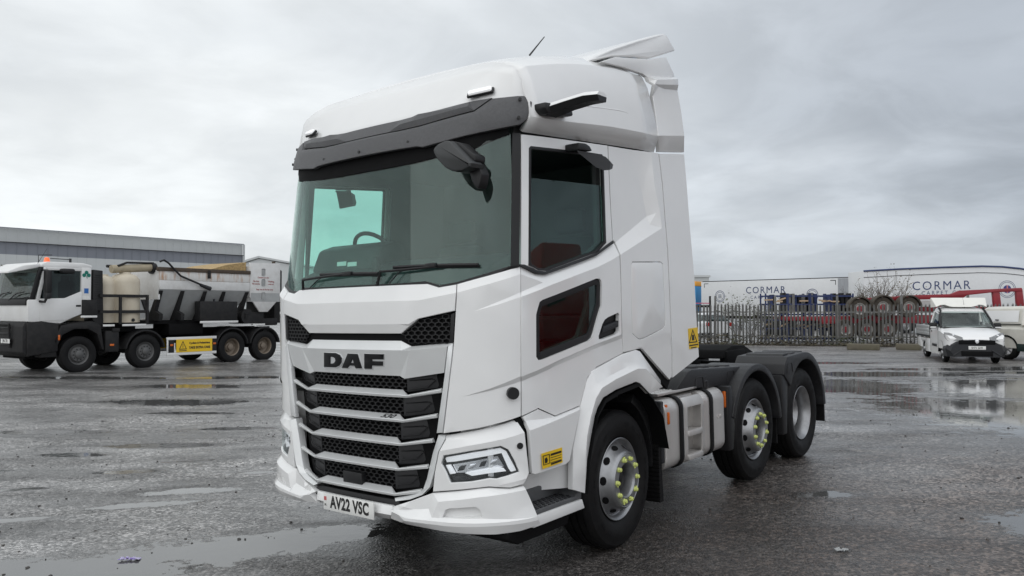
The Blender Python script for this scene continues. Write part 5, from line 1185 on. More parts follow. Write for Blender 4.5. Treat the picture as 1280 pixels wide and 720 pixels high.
# windscreen
b = MB(); W0, W1 = [], []
for k in range(9):
    y = -1.15 + 2.3 * k / 8; c_ = .06 * (1 - (y / 1.15) ** 2); W0.append(b.b.verts.new((1.34 + c_, y, 2.0))); W1.append(b.b.verts.new((1.10 + c_, y * .98, 2.9)))
for k in range(8): b.b.faces.new((W0[k], W0[k + 1], W1[k + 1], W1[k]))
b.build('windscreen', VGLASS, mx_)
b = MB(); b.prism([(1.44, 1.86), (1.43, 2.02), (1.30, 2.10), (1.2, 2.02), (1.2, 1.86)], -1.15, 1.15, 1, .01); b.build('cowl', BLACK, mx_)
for y0, y1 in ((-.6, .1), (.2, .95)):
    b = MB(); b.tube([(1.43, y0, 2.0), (1.40, (y0 + y1) / 2, 2.18), (1.37, y1, 2.22)], .016, 5); b.build('wiper', BLACK, mx_)
b = MB(); b.prism([(1.36, .48), (1.50, .60), (1.50, 1.30), (1.44, 1.42), (1.30, 1.42), (1.30, .48)], -1.18, 1.18, 1, .03); bump = b.build('front_bumper', DARKST, mx_)
for z in (.80, .95, 1.10, 1.25):
    b = MB(); b.box((1.505, 0, z), (.03, 1.0, .05), bev=.01); b.build('grille_slat', BLACK, bump)
b = MB(); b.tube([(1.53, -.55, .72), (1.56, -.55, 1.35), (1.56, .55, 1.35), (1.53, .55, .72)], .03, 8); b.build('bull_bar', DARKST, bump)
b = MB(); b.box((1.575, .38, .90), (.01, .50, .115)); npm = b.build('number_plate', PLATE, bump)
put_text('plate_lettering', 'JN 70', .12, INK, npm, lambda x, y, d: Vector((1.5815 + d, x + .38, .90 + y)), ext=.0005, bold=.002)
b = MB(); b.box((.55, 0, 2.4), (1.1, 2.2, .9)); 
b.b.free()
b = MB(); b.box((-.20, 0, 2.35), (.06, 2.3, 1.1)); b.box((.5, 0, 1.98), (1.4, 2.2, .05)); b.build('cab_lining', LINING, mx_)
for v in (-.6, .6):
    b = MB(); b.box((.15, v, 2.2), (.16, .5, .7), bev=.05); b.box((.15, v, 2.62), (.12, .28, .2), bev=.05); b.build('seat', SEATM, mx_)
# curtains behind the screen
b = MB()
for k in range(14): y = -1.0 + k * .12; b.box((-.12, y, 2.42), (.03, .10, .8), bev=.012)
b.build('rear_curtain', mat('curtain', (.42, .47, .44), .8), mx_, kind='stuff')
b = MB(); b.lathe([(.0001, .15), (.06, .13), (.08, .02), (.09, 0)], (.52, .35, 3.07), 14, 'z'); b.build('beacon', mat('orange_beacon', (.9, .16, .05), .2, emit=.4), mx_)
b = MB(); b.tube([(.86, .6, 3.05), (.86, .6, 3.25), (.5, .6, 3.27)], .012, 5); b.tube([(.5, .5, 3.18), (-.02, .5, 3.17)], .012, 5); b.tube([(-.05, .5, 3.05), (-.05, .5, 3.2)], .035, 8); b.tube([(1.02, .9, 3.0), (.78, .9, 3.42)], .008, 5, r1=.003); b.build('roof_aerials', GREYPL, mx_)
def emblem(name, prof, m):
    b = MB(); b.prism(prof, 1.221, 1.2245, 1); b.build(name, m, mx_)
GRN = mat('shamrock_green', (.0, .16, .12), .5); BLU = mat('sticker_blue', (.02, .13, .42), .5)
b = MB()
for (du_, dz_) in ((0, .065), (.065, -.01), (-.065, -.01)): b.lathe([(.0001, .003), (.055, .003), (.055, 0)], (-.14 + du_, 1.2205, 2.72 + dz_), 14)
b.prism([(-.13, 2.70), (-.15, 2.62), (-.17, 2.62), (-.15, 2.70)], 1.221, 1.2235, 1); b.build('shamrock_sticker', GRN, mx_)
emblem('blue_sticker', [(-.20, 2.20), (-.20, 2.34), (-.08, 2.34), (-.08, 2.20)], BLU)
emblem('white_sticker', [(-.24, 1.93), (-.24, 2.12), (-.04, 2.12), (-.04, 1.93)], PLATE)
# air stack, battery box, arches, chassis
b = MB(); b.prism([(-.34, 1.45), (-.34, 2.88), (-.62, 2.86), (-.66, 1.2), (-.5, 1.2)], .70, 1.20, 1, .02); stk = b.build('air_stack', BLACK, mx_)
for k in range(16):
    b = MB(); b.box((-.48, 1.203, 1.75 + k * .065), (.20, .012, .02), bev=.004); b.build('stack_louvre', DARKST, stk)
b = MB(); b.box((-.22, 1.15, 1.80), (.42, .24, .44), bev=.02); b.build('side_locker', DARKST, mx_)
b = MB(); b.box((-.20, 1.265, 1.545), (.46, .03, .06), bev=.01); b.build('locker_strip', WPAINT, mx_)
b = MB(); b.prism([(.55, 1.30), (.30, 1.36), (-.3, 1.42), (-.55, 1.30), (-.66, .60), (-.60, .60), (-.46, 1.05), (-.2, 1.20), (.2, 1.20), (.5, 1.05), (.66, .7), (.72, .9)], .75, 1.24, 1, .01); b.build('front_wing', DARKST, mx_)
def mudguard(u, r):
    for sg in (1, -1):
        pts = [(u + r * math.cos(t_), .5 + r * math.sin(t_)) for t_ in [rad(8 + 164 * k / 14) for k in range(15)]] + [(u + (r - .05) * math.cos(t_), .5 + (r - .05) * math.sin(t_)) for t_ in [rad(172 - 164 * k / 14) for k in range(15)]]
        b = MB(); b.prism(pts, sg * .72, sg * 1.25, 1, .006); b.build('mudguard', DARKST, mx_)
for u in (-1.92, -4.97, -6.29): mudguard(u, .64)
for u, st, rm in ((0.05, 'steel', DKST), (-1.92, 'steel', DKST), (-4.97, 'dish', BRONZE), (-6.29, 'dish', BRONZE)):
    for sg in (1, -1): road_wheel(mx_, (u, sg * 1.09, .49), .51, .31, .285, sg, rm, st, rot=u)
b = MB()
for sg in (1, -1): b.box((-3.1, sg * .42, .98), (8.0, .10, .30), bev=.01)
for u in (.05, -1.92, -4.97, -6.29): b.tube([(u, -1.0, .5), (u, 1.0, .5)], .10, 8)
b.box((.3, 0, .85), (1.8, 1.3, .9), bev=.03); b.box((-3.4, 0, 1.35), (6.0, 1.9, .12)); b.box((-1.2, .0, 1.2), (1.2, 1.8, .25), bev=.03); b.box((-3.4, .6, 1.12), (1.2, .9, .35), bev=.03)
b.build('chassis', MATT, mx_)
b = MB(); b.box((-.92, 1.02, .82), (.42, .36, .62), bev=.04); b.box((-1.02, 1.2, 1.15), (.22, .05, .1), bev=.01); b.build('fuel_tank', DARKST, mx_)
b = MB(); b.box((-.90, 1.215, .72), (.12, .02, .06), bev=.005); b.build('side_marker_lamp', AMBER, mx_)
# water tanks in their frame
for (u, top, v) in ((-.92, 2.78, .86), (-1.50, 2.86, 1.0)):
    for sg in (1, -1):
        r_ = .36 if u > -1 else .42
        b = MB(); b.lathe([(.0001, top), (r_ * .35, top - .005), (r_ * .4, top - .05), (r_ * .75, top - .10), (r_ * .97, top - .22), (r_, top - .32), (r_, 1.36), (.0001, 1.36)], (u, sg * (v - .2), 0), 28, 'z')
        b.build('water_tank', CREAM, mx_)
for sg in (1, -1):
    b = MB()
    for z in (1.68, 2.14): b.box((-1.24, sg * 1.24, z), (1.45, .05, .085)); b.box((-.53, sg * 1.0, z), (.05, .5, .085)); b.box((-1.95, sg * 1.0, z), (.05, .5, .085))
    for u in (-1.12, -1.95): b.box((u, sg * 1.245, 1.75), (.07, .06, .86))
    b.build('tank_frame', DARKST, mx_)
    for u, w_ in ((-.78, .34), (-1.55, .74)):
        b = MB(); b.box((u, sg * 1.25, 1.285), (w_, .03, .06), bev=.008); b.build('white_rail', WPAINT, mx_)
b = MB(); b.lathe([(.0001, .02), (.05, .02), (.05, 0)], (-1.52, 1.055 + .17, 1.43), 12); b.build('tank_valve', BLACK, mx_)
# aggregate hopper
for sg in (1, -1):
    b = MB(); b.prism([(-2.36, 2.36), (-2.36, 2.64), (-5.65, 2.64), (-5.65, 2.36)], sg * 1.17, sg * 1.22, 1, .006); b.build('hopper_side', HOPW, mx_)
    b = MB(); b.prism([(-2.36, 2.645), (-2.36, 2.92), (-5.65, 2.92), (-5.65, 2.645)], sg * 1.17, sg * 1.225, 1, .006); b.build('hopper_upper_side', HOPR, mx_)
    b = MB(); b.prism([(-2.30, 2.92), (-2.30, 3.04), (-5.66, 3.04), (-5.66, 2.92)], sg * 1.14, sg * 1.26, 1, .006); b.build('hopper_rail', RUSTY, mx_)
    b = MB(); q = [(-2.36, sg * 1.22, 2.36), (-5.65, sg * 1.22, 2.36), (-5.20, sg * .62, 1.42), (-2.36, sg * .62, 1.42)]
    b.poly(q); b.build('hopper_slope', HOPG, mx_)
    b = MB(); b.box((-4.05, sg * 1.265, 2.86), (.10, .03, .26)); b.build('hopper_bracket', DARKST, mx_)
    for u in (-2.42, -3.15, -3.95, -4.65, -5.55):
        b = MB(); b.prism([(sg * 1.24, 2.36), (sg * 1.12, 2.36), (sg * .62, 1.42), (sg * 1.24, 1.42)] if False else [(sg * 1.22, 2.32), (sg * 1.10, 2.32), (sg * .55, 1.40), (sg * 1.20, 1.40), (sg * 1.22, 1.6), (sg * .95, 1.7)], u - .06, u + .06, 0); b.build('hopper_rib', DARKST, mx_)
    b = MB(); b.box((-4.40, sg * 1.16, 1.69), (1.40, .30, .62), bev=.015); tb = b.build('tool_box', DARKST, mx_)
    b = MB(); b.box((-4.40, sg * 1.325, 1.335), (1.42, .03, .07), bev=.008); b.build('white_rail', WPAINT, mx_)
    b = MB(); b.box((-4.28, sg * 1.2, 2.03), (.05, .05, .1)); b.build('box_latch', GREYPL, tb)
b = MB(); b.box((-2.38, 0, 2.5), (.05, 2.34, .9)); b.box((-4.0, 0, 1.42), (3.0, 1.2, .06)); b.build('hopper_end', HOPW, mx_)
b = MB(); b.prism([(-5.64, 2.42), (-5.64, 3.0), (-4.3, 3.05), (-4.9, 3.22), (-5.66, 3.34)], -1.0, 1.0, 1); b.build('aggregate_heap', mat('ochre_aggregate', (.40, .28, .13), .85, var=.35, scale=14, bump=.9, bscale=14), mx_)
b = MB(); b.tube([(-1.05, .85, 2.93), (-2.35, .85, 3.03)], .12, 12); b.build('tarpaulin_roll', mat('beige_canvas', (.36, .31, .22), .8, var=.15, scale=5), mx_)
b = MB(); b.tube([(-1.2, .95, 3.03), (-1.5, .9, 3.14), (-2.35, .9, 3.16)], .035, 6); b.tube([(-2.28, .85, 3.0), (-2.42, .85, 3.0)], .17, 14); b.tube([(-1.0, .7, 3.02), (-1.2, .7, 3.02)], .05, 6); b.build('tarpaulin_bar', DARKST, mx_)
b = MB(); hp = [MS(x, y, 1.33) for x, y in [(200, 327), (205, 325), (211, 329), (219, 338), (226, 345), (240, 351), (254, 357), (263, 361)]]
b.tube([(u, 1.33, z) for u, z in hp], .032, 8); hose = b.build('hose', BLACK, mx_)
b = MB(); b.tube([(hp[-2][0] + .1, 1.33, hp[-2][1] + .02), (hp[-1][0], 1.33, hp[-1][1])], .05, 8, r1=.07); b.build('hose_nozzle', GREYPL, hose)
# tail bin
for sg in (1, -1):
    b = MB(); b.prism([(-5.68, 2.15), (-5.68, 3.32), (-6.95, 3.35), (-6.95, 2.15), (-6.42, 1.65), (-6.08, 1.65)], sg * 1.14, sg * 1.20, 1, .006); bn = b.build('tail_bin_side', HOPW, mx_)
    b = MB(); b.prism([(-5.70, 2.0), (-5.70, 2.30), (-6.93, 2.30), (-6.93, 2.0), (-6.7, 1.92), (-5.9, 1.92)][:4], sg * 1.2, sg * 1.203, 1); b.build('grey_band', HOPG, bn)
    for z in (3.02, 2.66, 2.20):
        b = MB(); b.box((-6.22, sg * 1.202, z), (.14, .012, .24), bev=.03); b.build('bin_hatch', HOPG, bn)
    if sg > 0:
        REDI = mat('red_ink', (.30, .02, .02), .6)
        for tx, u, z in (('Cement on this', -6.22, 2.83), ('No dust', -5.92, 2.70), ('No smoke', -5.92, 2.61), ('Washing', -6.55, 2.70), ('area nil', -6.55, 2.61), ('Stay out of the bin area', -6.28, 2.42)):
            put_text('bin_lettering', tx, .075, REDI, bn, lambda x, y, d, u=u, z=z: Vector((u - x, 1.206 + d, z + y)), ext=.0005, bold=.001)
    b = MB(); b.lathe([(.0001, .03), (.09, .03), (.10, 0)], (-6.24, sg * 1.15, 1.72), 14); b.build('bin_outlet', DARKST, bn)
b = MB(); b.box((-6.3, 0, 2.6), (1.2, 2.2, 1.2)); b.build('tail_bin', HOPW, mx_)
b = MB(); b.tube([(-6.9, .9, 3.35), (-6.9, .9, 3.43)], .06, 8); b.build('bin_cap', RUSTY, mx_)
b = MB(); b.box((-7.2, 0, 2.2), (.35, 1.6, 1.9), bev=.05); b.box((-5.9, .7, 1.45), (.9, .8, .4), bev=.05); b.box((-6.6, .9, 1.30), (.8, .25, .25), bev=.04); b.tube([(-5.6, 1.0, 1.5), (-5.6, 1.18, 1.5)], .25, 16); b.build('mixing_gear', DARKST, mx_)
b = MB(); b.box((-6.1, 1.1, 1.22), (.5, .1, .05)); b.build('gear_strip', PLATE, mx_)
# side guard with sign
for sg in (1, -1):
    for z in (.84, .36):
        b = MB(); b.box((-3.475, sg * 1.235, z), (1.76, .03, .085), bev=.006); b.build('guard_rail', WPAINT, mx_)
    b = MB(); b.box((-2.63, sg * 1.235, .60), (.05, .03, .40), bev=.006); b.build('guard_rail', WPAINT, mx_)
    b = MB(); b.box((-3.55, sg * 1.255, .605), (1.27, .012, .40)); sign = b.build('caution_sign', YELLOW, mx_)
    for u in (-2.76, -4.27):
        b = MB(); b.box((u, sg * 1.26, .64), (.10, .02, .06), bev=.005); b.build('side_marker_lamp', AMBER, mx_)
        b = MB(); b.box((u, sg * 1.235, .60), (.18, .02, .40)); b.build('guard_bracket', DARKST, mx_)
    if sg > 0:
        b = MB(); o3 = [(-3.00, .49), (-3.14, .76), (-3.28, .49)]; i3 = [(-3.04, .515), (-3.14, .715), (-3.24, .515)]
        for k in range(3): b.poly([(o3[k][0], 1.2625, o3[k][1]), (o3[(k + 1) % 3][0], 1.2625, o3[(k + 1) % 3][1]), (i3[(k + 1) % 3][0], 1.2625, i3[(k + 1) % 3][1]), (i3[k][0], 1.2625, i3[k][1])])
        b.box((-3.14, 1.262, .612), (.018, .002, .10)); b.box((-3.14, 1.262, .543), (.018, .002, .02)); b.box((-3.14, 1.262, .452), (.26, .002, .025)); b.build('warning_triangle', INK, sign, smooth=0)
        put_text('sign_lettering', 'Cyclists & Pedestrians', .083, INK, sign, lambda x, y, d: Vector((-3.73 - x, 1.262 + d, .68 + y)), ext=.0006, bold=.004, sx=1.0)
        put_text('sign_lettering', 'TAKE EXTRA CARE', .098, INK, sign, lambda x, y, d: Vector((-3.73 - x, 1.262 + d, .535 + y)), ext=.0006, bold=.006, sx=.90)

# ================================================================== white dropside pickup
VF = Frame((15.07, 26.15), (-.30, -.954))
van = thing('dropside_pickup', 'small white dropside pickup facing the camera with black bumper and roof deflector', 'pickup', VF.o, VF.ang)
van.scale = (1, .94, 1)
def loft(name, secs, m, parent, smooth=30, bev=0):
    """secs = [(x, [(half width, z)...])] from front to back; mirrored across the centre line"""
    b = bmesh.new(); rows = []; nmax = max(len(q) for _, q in secs)
    for x, pr_ in secs:
        pr_ = list(pr_) + [pr_[-1]] * (nmax - len(pr_))
        rows.append([b.verts.new((x + (q[2] if len(q) > 2 else 0), -q[0], q[1])) for q in pr_] + [b.verts.new((x + (q[2] if len(q) > 2 else 0), q[0], q[1])) for q in pr_[::-1]])
    for A, B in zip(rows, rows[1:]):
        for k in range(len(A)): b.faces.new((A[k - 1], A[k], B[k], B[k - 1]))
    b.faces.new(rows[0]); b.faces.new(rows[-1][::-1]); bmesh.ops.remove_doubles(b, verts=b.verts, dist=1e-5); bmesh.ops.recalc_face_normals(b, faces=b.faces)
    if bev: bmesh.ops.bevel(b, geom=[e for e in b.edges if e.calc_face_angle(0) > .5], offset=bev, segments=2, profile=.5, affect='EDGES')
    me = bpy.data.meshes.new(name); b.to_mesh(me); b.free(); me.polygons.foreach_set('use_smooth', [True] * len(me.polygons)); me.set_sharp_from_angle(angle=rad(smooth))
    return obj(name, me, m, parent)
VW = mat('van_white_paint', (.80, .80, .80), .25, var=.02, coat=.5, dirt=((.5, .48, .45), .12, 3))
# bonnet and wings, cab body, roof
loft('bonnet', [(.82, [(.0, .78), (.45, .78), (.70, .80), (.80, .80), (.80, .5), (.0, .5)]), (.72, [(.0, .88), (.45, .87), (.72, .88), (.86, .90), (.87, .5), (.0, .5)]), (.40, [(.0, 1.02), (.5, 1.0), (.78, .99), (.90, .93), (.91, .45), (.0, .45)]), (-.05, [(.0, 1.13), (.55, 1.11), (.82, 1.08), (.915, 1.0), (.915, .45), (.0, .45)]), (-.45, [(.0, 1.18), (.6, 1.17), (.86, 1.13), (.915, 1.05), (.915, .45), (.0, .45)])], VW, van, 40)
loft('cab_body', [(-.40, [(.0, 1.15), (.88, 1.12), (.915, 1.0), (.915, .24), (.0, .24)]), (-1.75, [(.0, 1.15), (.88, 1.15), (.915, 1.0), (.915, .24), (.0, .24)])], VW, van)
loft('cab_roof', [(-.98, [(.0, 1.70), (.55, 1.69), (.70, 1.66), (.72, 1.62), (.0, 1.62)]), (-1.15, [(.0, 1.79), (.55, 1.78), (.70, 1.74), (.74, 1.66), (.0, 1.66)]), (-1.75, [(.0, 1.83), (.55, 1.82), (.70, 1.78), (.76, 1.66), (.0, 1.66)])], VW, van, 40)
b = MB(); b.prism([(-1.72, 1.1), (-1.72, 1.72), (-1.76, 1.72), (-1.76, 1.1)], -.74, .74, 1, .005); b.build('cab_back', VW, van)
b = MB(); A, B = [], []
for k in range(9):
    y = -1 + 2 * k / 8; c_ = .10 * (1 - y * y); A.append(b.b.verts.new((-.34 + c_, y * .80, 1.15))); B.append(b.b.verts.new((-1.0 + c_ * .5, y * .68, 1.66)))
for k in range(8): b.b.faces.new((A[k], A[k + 1], B[k + 1], B[k]))
b.build('windscreen', VGLASS, van)
b = MB(); b.box((-.25, 0, 1.145), (.16, 1.5, .03), bev=.01); b.build('cowl', BLACK, van)
for sg in (1, -1):
    b = MB(); b.tube([(-.30, sg * .84, 1.12), (-.62, sg * .80, 1.40), (-.98, sg * .71, 1.70), (-1.2, sg * .715, 1.77)], .035, 8); b.build('windscreen_pillar', BLACK, van)
    b = MB(); q = [(-.55, .885, 1.16), (-.95, .775, 1.58), (-1.55, .755, 1.64), (-1.62, .885, 1.16)]; b.poly([(x, sg * y, z) for x, y, z in q]); b.build('door_window', DRKGL, van)
    b = MB(); q = [(-.42, .90, 1.13), (-.55, .89, 1.17), (-.95, .78, 1.60), (-1.58, .76, 1.66), (-1.60, .77, 1.72), (-.98, .74, 1.70)]
    b.tube([(x, sg * y, z) for x, y, z in q[2:4]], .025, 6); b.tube([(-1.58, sg * .76, 1.66), (-1.70, sg * .89, 1.14)], .05, 6); b.build('door_frame', VW, van)
    b = MB(); b.box((-.62, sg * 1.02, 1.19), (.10, .24, .20), bev=.04); mr_ = b.build('door_mirror', BLACK, van)
    b = MB(); b.box((-.60, sg * 1.03, 1.13), (.10, .20, .05), bev=.015); b.build('mirror_cap', VW, mr_)
    b = MB(); b.box((-1.0, sg * .917, .52), (.75, .02, .09), bev=.006); b.build('door_rub_strip', BLACK, van)
    b = MB(); b.box((-1.45, sg * .922, .98), (.16, .02, .04), bev=.006); b.build('door_handle', BLACK, van)
    for u in (-.42, -1.62):
        b = MB(); b.box((u, sg * .913, .70), (.012, .012, .80)); b.build('door_shut_line', MATT, van)
    # headlamp: swept triangle
    b = MB(); q = [(.84, .40, .765), (.80, .44, .86), (.60, .78, .985), (.42, .895, .99), (.52, .915, .84), (.76, .84, .72), (.83, .62, .74)]
    A = [b.b.verts.new((x + .015, sg * (y + .012), z)) for x, y, z in q]; B = [b.b.verts.new((x - .06, sg * (y - .05), z - .02)) for x, y, z in q]
    b.b.faces.new(A); b.b.faces.new(B[::-1])
    for k in range(7): b.b.faces.new((A[k - 1], A[k], B[k], B[k - 1]))
    h_ = b.build('headlamp', mat('van_headlamp', (.16, .165, .17), .15, metal=.3, var=.3, scale=14, coat=.8), van)
    b = MB(); b.lathe([(.0001, .02), (.05, .015), (.06, 0)], (.70, sg * .66, .885), 12, 'x'); b.build('lamp_lens', CHROME, h_)
    b = MB(); b.lathe([(.40, .917), (.40, .60), (.0001, .60)], (0, 0, .32), 24, 'y', arc=(0, math.pi)) if sg > 0 else b.lathe([(.40, -.917), (.40, -.60), (.0001, -.60)], (0, 0, .32), 24, 'y', arc=(0, math.pi)); b.build('wheel_arch', MATT, van)
    road_wheel(van, (0, sg * .775, .305), .315, .20, .20, sg, STEEL, 'steel')
    road_wheel(van, (-3.0, sg * .775, .305), .315, .20, .20, sg, STEEL, 'steel')
loft('front_bumper', [(.90, [(.0, .77), (.45, .75), (.72, .60), (.80, .40), (.66, .22), (.0, .22)]), (.72, [(.0, .78), (.52, .75), (.86, .62), (.925, .48), (.86, .22), (.0, .22)]), (.33, [(.0, .70), (.60, .60), (.92, .52), (.93, .46), (.90, .22), (.0, .22)])], mat('bumper_plastic', (.022, .023, .026), .55, var=.12, spec=.4), van, 30)
b = MB(); b.box((.905, 0, .69), (.03, 1.1, .13), bev=.02); b.box((.905, 0, .33), (.03, .95, .15), bev=.02); b.build('bumper_grille', MATT, van)
for sg in (1, -1):
    b = MB(); b.tube([(.91, sg * .45, .44), (.90, sg * .72, .26)], .022, 6); b.build('bumper_rib', GREYPL, van)
b = MB(); b.box((.918, 0, .515), (.012, .52, .11), bev=.003); vp = b.build('number_plate', PLATE, van)
put_text('plate_lettering', 'SH71 GHV', .085, INK, vp, lambda x, y, d: Vector((.925 + d, x, .515 + y)), ext=.0006, bold=.0015, sx=.9)
b = MB(); b.lathe([(.0001, .03), (.05, .028), (.065, .015), (.07, 0)], (.915, 0, .715), 18, 'x'); b.build('round_badge', CHROME, van)
# dropside bed
b = MB(); b.box((-3.05, 0, .78), (2.5, 1.84, .06)); b.box((-2.8, 0, .48), (3.4, .8, .16)); b.build('load_bed', DARKST, van)
ALS = mat('alloy_dropside', (.55, .56, .56), .35, metal=.6, var=.05)
for sg in (1, -1):
    sd = thing_part = None
    for k, z in enumerate((.88, 1.00, 1.12)):
        b = MB(); b.box((-3.05, sg * .93, z), (2.46, .025, .115), bev=.01); b.build('dropside_plank', ALS, van)
    b = MB(); b.prism([(-1.78, .24), (-1.78, .70), (-2.55, .70), (-2.62, .60), (-2.66, .34), (-2.5, .24)], sg * .80, sg * .915, 1, .01); b.build('rear_wing', VW, van)
    b = MB(); b.prism([(-3.34, .34), (-3.40, .60), (-3.46, .70), (-4.2, .70), (-4.2, .40)], sg * .80, sg * .90, 1, .01); b.prism([(-2.55, .60), (-2.55, .70), (-3.46, .70), (-3.46, .62)], sg * .80, sg * .912, 1); b.build('rear_wing', VW, van)
b = MB(); b.box((-1.86, 0, 1.05), (.05, 1.84, .50), bev=.01); b.build('headboard', BLACK, van)
# roof deflector on the headboard
b = bmesh.new(); rows = []
for k in range(13):
    y = -1 + k / 6; a_ = abs(y); bot = 1.80 + (.0 if a_ < .45 else .17 * math.sin((a_ - .45) / .55 * math.pi) * .5 + .0); lip = .26 * max(0, a_ - .5) ** 1.3
    rows.append([b.verts.new((-1.05 - lip * .6, y * .82, bot + .02)), b.verts.new((-1.62, y * .90, 2.14)), b.verts.new((-1.70, y * .90, 2.12)), b.verts.new((-1.68, y * .90, bot))])
for A, B in zip(rows, rows[1:]):
    for i in range(4): b.faces.new((A[i - 1], A[i], B[i], B[i - 1]))
b.faces.new(rows[0]); b.faces.new(rows[-1][::-1]); bmesh.ops.recalc_face_normals(b, faces=b.faces)
me = bpy.data.meshes.new('roof_deflector'); b.to_mesh(me); b.free(); me.polygons.foreach_set('use_smooth', [True] * len(me.polygons)); me.set_sharp_from_angle(angle=rad(30)); obj('roof_deflector', me, mat('cream_fibreglass', (.76, .75, .70), .4, var=.02), van)
b = MB(); b.tube([(-1.1, .1, 1.78), (-1.35, .1, 2.15)], .006, 5, r1=.003); b.build('aerial', BLACK, van)
b = MB(); b.box((-.9, 0, 1.12), (1.5, 1.6, .04)); b.box((-1.70, 0, 1.4), (.03, 1.4, .55)); b.build('cab_lining', LINING, van)
for y in (-.4, .4):
    b = MB(); b.box((-1.35, y, 1.28), (.14, .42, .36), bev=.05); b.box((-1.37, y, 1.52), (.10, .24, .14), bev=.04); b.build('seat', SEATM, van)
b = MB(); b.prism([(-.45, 1.14), (-.55, 1.23), (-.75, 1.22), (-.80, 1.14)], -.78, .78, 1, .01); b.build('dashboard', GREYPL, van)
b = MB(); b.box((-.86, .05, 1.58), (.04, .20, .06), bev=.015); b.build('rear_view_mirror', BLACK, van)

# ================================================================== canopy pickup cut by the right edge
KF = Frame((19.15, 25.0), (.36, -.933))
pk_ = thing('canopy_pickup', 'dirty white pickup with hard canopy parked right of the small dropside pickup', 'pickup', KF.o, KF.ang)
OFFW = mat('off_white_paint', (.66, .64, .58), .32, var=.03, coat=.4, dirt=((.36, .33, .28), .35, 2.5))
KG = mat('dark_green_plastic', (.012, .028, .026), .5, var=.1)
loft('pickup_body', [(.95, [(.0, 1.02), (.60, 1.01), (.82, .95), (.86, .45), (.0, .45)]), (.70, [(.0, 1.10), (.70, 1.08), (.90, 1.0), (.92, .40), (.0, .40)]), (-.45, [(.0, 1.20), (.78, 1.18), (.92, 1.05), (.93, .40), (.0, .40)]), (-2.9, [(.0, 1.22), (.84, 1.20), (.93, 1.05), (.935, .40), (.0, .40)]), (-4.35, [(.0, 1.20), (.84, 1.18), (.92, 1.05), (.92, .45), (.0, .45)])], OFFW, pk_)
loft('cab_roof', [(-.50, [(.0, 1.22), (.84, 1.20), (.0, 1.19)]), (-1.25, [(.0, 1.76), (.60, 1.75), (.70, 1.68), (.0, 1.66)]), (-2.55, [(.0, 1.82), (.62, 1.80), (.72, 1.72), (.0, 1.70)])], OFFW, pk_)
loft('canopy', [(-2.60, [(.0, 1.86), (.66, 1.84), (.76, 1.76), (.87, 1.20), (.0, 1.20)]), (-4.0, [(.0, 1.84), (.64, 1.82), (.75, 1.74), (.87, 1.20), (.0, 1.20)]), (-4.3, [(.0, 1.70), (.60, 1.69), (.72, 1.62), (.86, 1.20), (.0, 1.20)])], OFFW, pk_, 35)
for sg in (1, -1):
    b = MB(); b.poly([(x, sg * y, z) for x, y, z in [(-2.72, .872, 1.30), (-2.72, .80, 1.70), (-4.0, .79, 1.68), (-4.15, .868, 1.30)]]); b.build('canopy_panel', VW, pk_)
    b = MB(); b.box((-3.5, sg * .885, 1.36), (.12, .03, .04), bev=.008); b.build('canopy_latch', BLACK, pk_)
    b = MB(); b.box((-3.45, sg * .90, 1.225), (1.7, .03, .03), bev=.008); b.build('bed_rail', GREYPL, pk_)
    for x0, x1 in ((-.95, -1.62), (-1.78, -2.35)):
        b = MB(); tl = -1.28 if x0 > -1 else x0; b.poly([(x, sg * y, z) for x, y, z in [(x0 if x0 < -1 else -.70, .905, 1.20), (tl, .765, 1.66), (x1, .755, 1.70), (x1, .905, 1.20)]]); b.build('door_window', DRKGL, pk_)
    b = MB(); b.tube([(-.55, sg * .88, 1.18), (-1.22, sg * .74, 1.68)], .04, 6); b.tube([(-1.70, sg * .90, 1.18), (-1.70, sg * .75, 1.74)], .05, 6); b.tube([(-2.50, sg * .90, 1.18), (-2.55, sg * .75, 1.74)], .09, 6); b.tube([(-1.22, sg * .74, 1.69), (-2.55, sg * .74, 1.75)], .03, 6); b.build('door_frame', OFFW, pk_)
    b = MB(); b.box((-.80, sg * 1.02, 1.24), (.10, .22, .18), bev=.04); b.build('door_mirror', BLACK, pk_)
    for u in (-1.52, -2.35):
        b = MB(); b.box((u, sg * .94, 1.04), (.15, .025, .04), bev=.01); b.build('door_handle', GREYPL, pk_)
    b = MB(); b.prism([(.5, .30), (.45, .52), (-2.75, .56), (-2.72, .30)], sg * .90, sg * .955, 1, .01); b.build('sill_cladding', KG, pk_)
    for u in (0.0, -3.15):
        b = MB(); b.lathe([(.47, sg * .94), (.42, sg * .965), (.40, sg * .93), (.40, sg * .60), (.0001, sg * .60)], (u, 0, .38), 26, 'y', arc=(-.15, math.pi + .15)); b.build('wheel_arch', MATT, pk_)
        road_wheel(pk_, (u, sg * .80, .375), .385, .25, .225, sg, STEEL, 'alloy', rot=.4)
    b = MB(); b.box((-4.36, sg * .80, .95), (.03, .14, .36), bev=.01); b.build('tail_lamp', mat('red_lens', (.45, .01, .01), .2), pk_)
    b = MB(); b.box((.94, sg * .66, .88), (.06, .32, .16), bev=.03); b.build('headlamp', CHROME, pk_)
b = MB(); b.poly([(-.48, -.82, 1.21), (-.48, .82, 1.21), (-1.24, .68, 1.72), (-1.24, -.68, 1.72)]); b.build('windscreen', DRKGL, pk_)
b = MB(); b.box((.98, 0, .55), (.16, 1.76, .34), bev=.05); b.build('front_bumper', BLACK, pk_)
b = MB(); b.box((-1.9, 0, 1.84), (.3, .5, .05), bev=.02); b.build('roof_bar', OFFW, pk_)

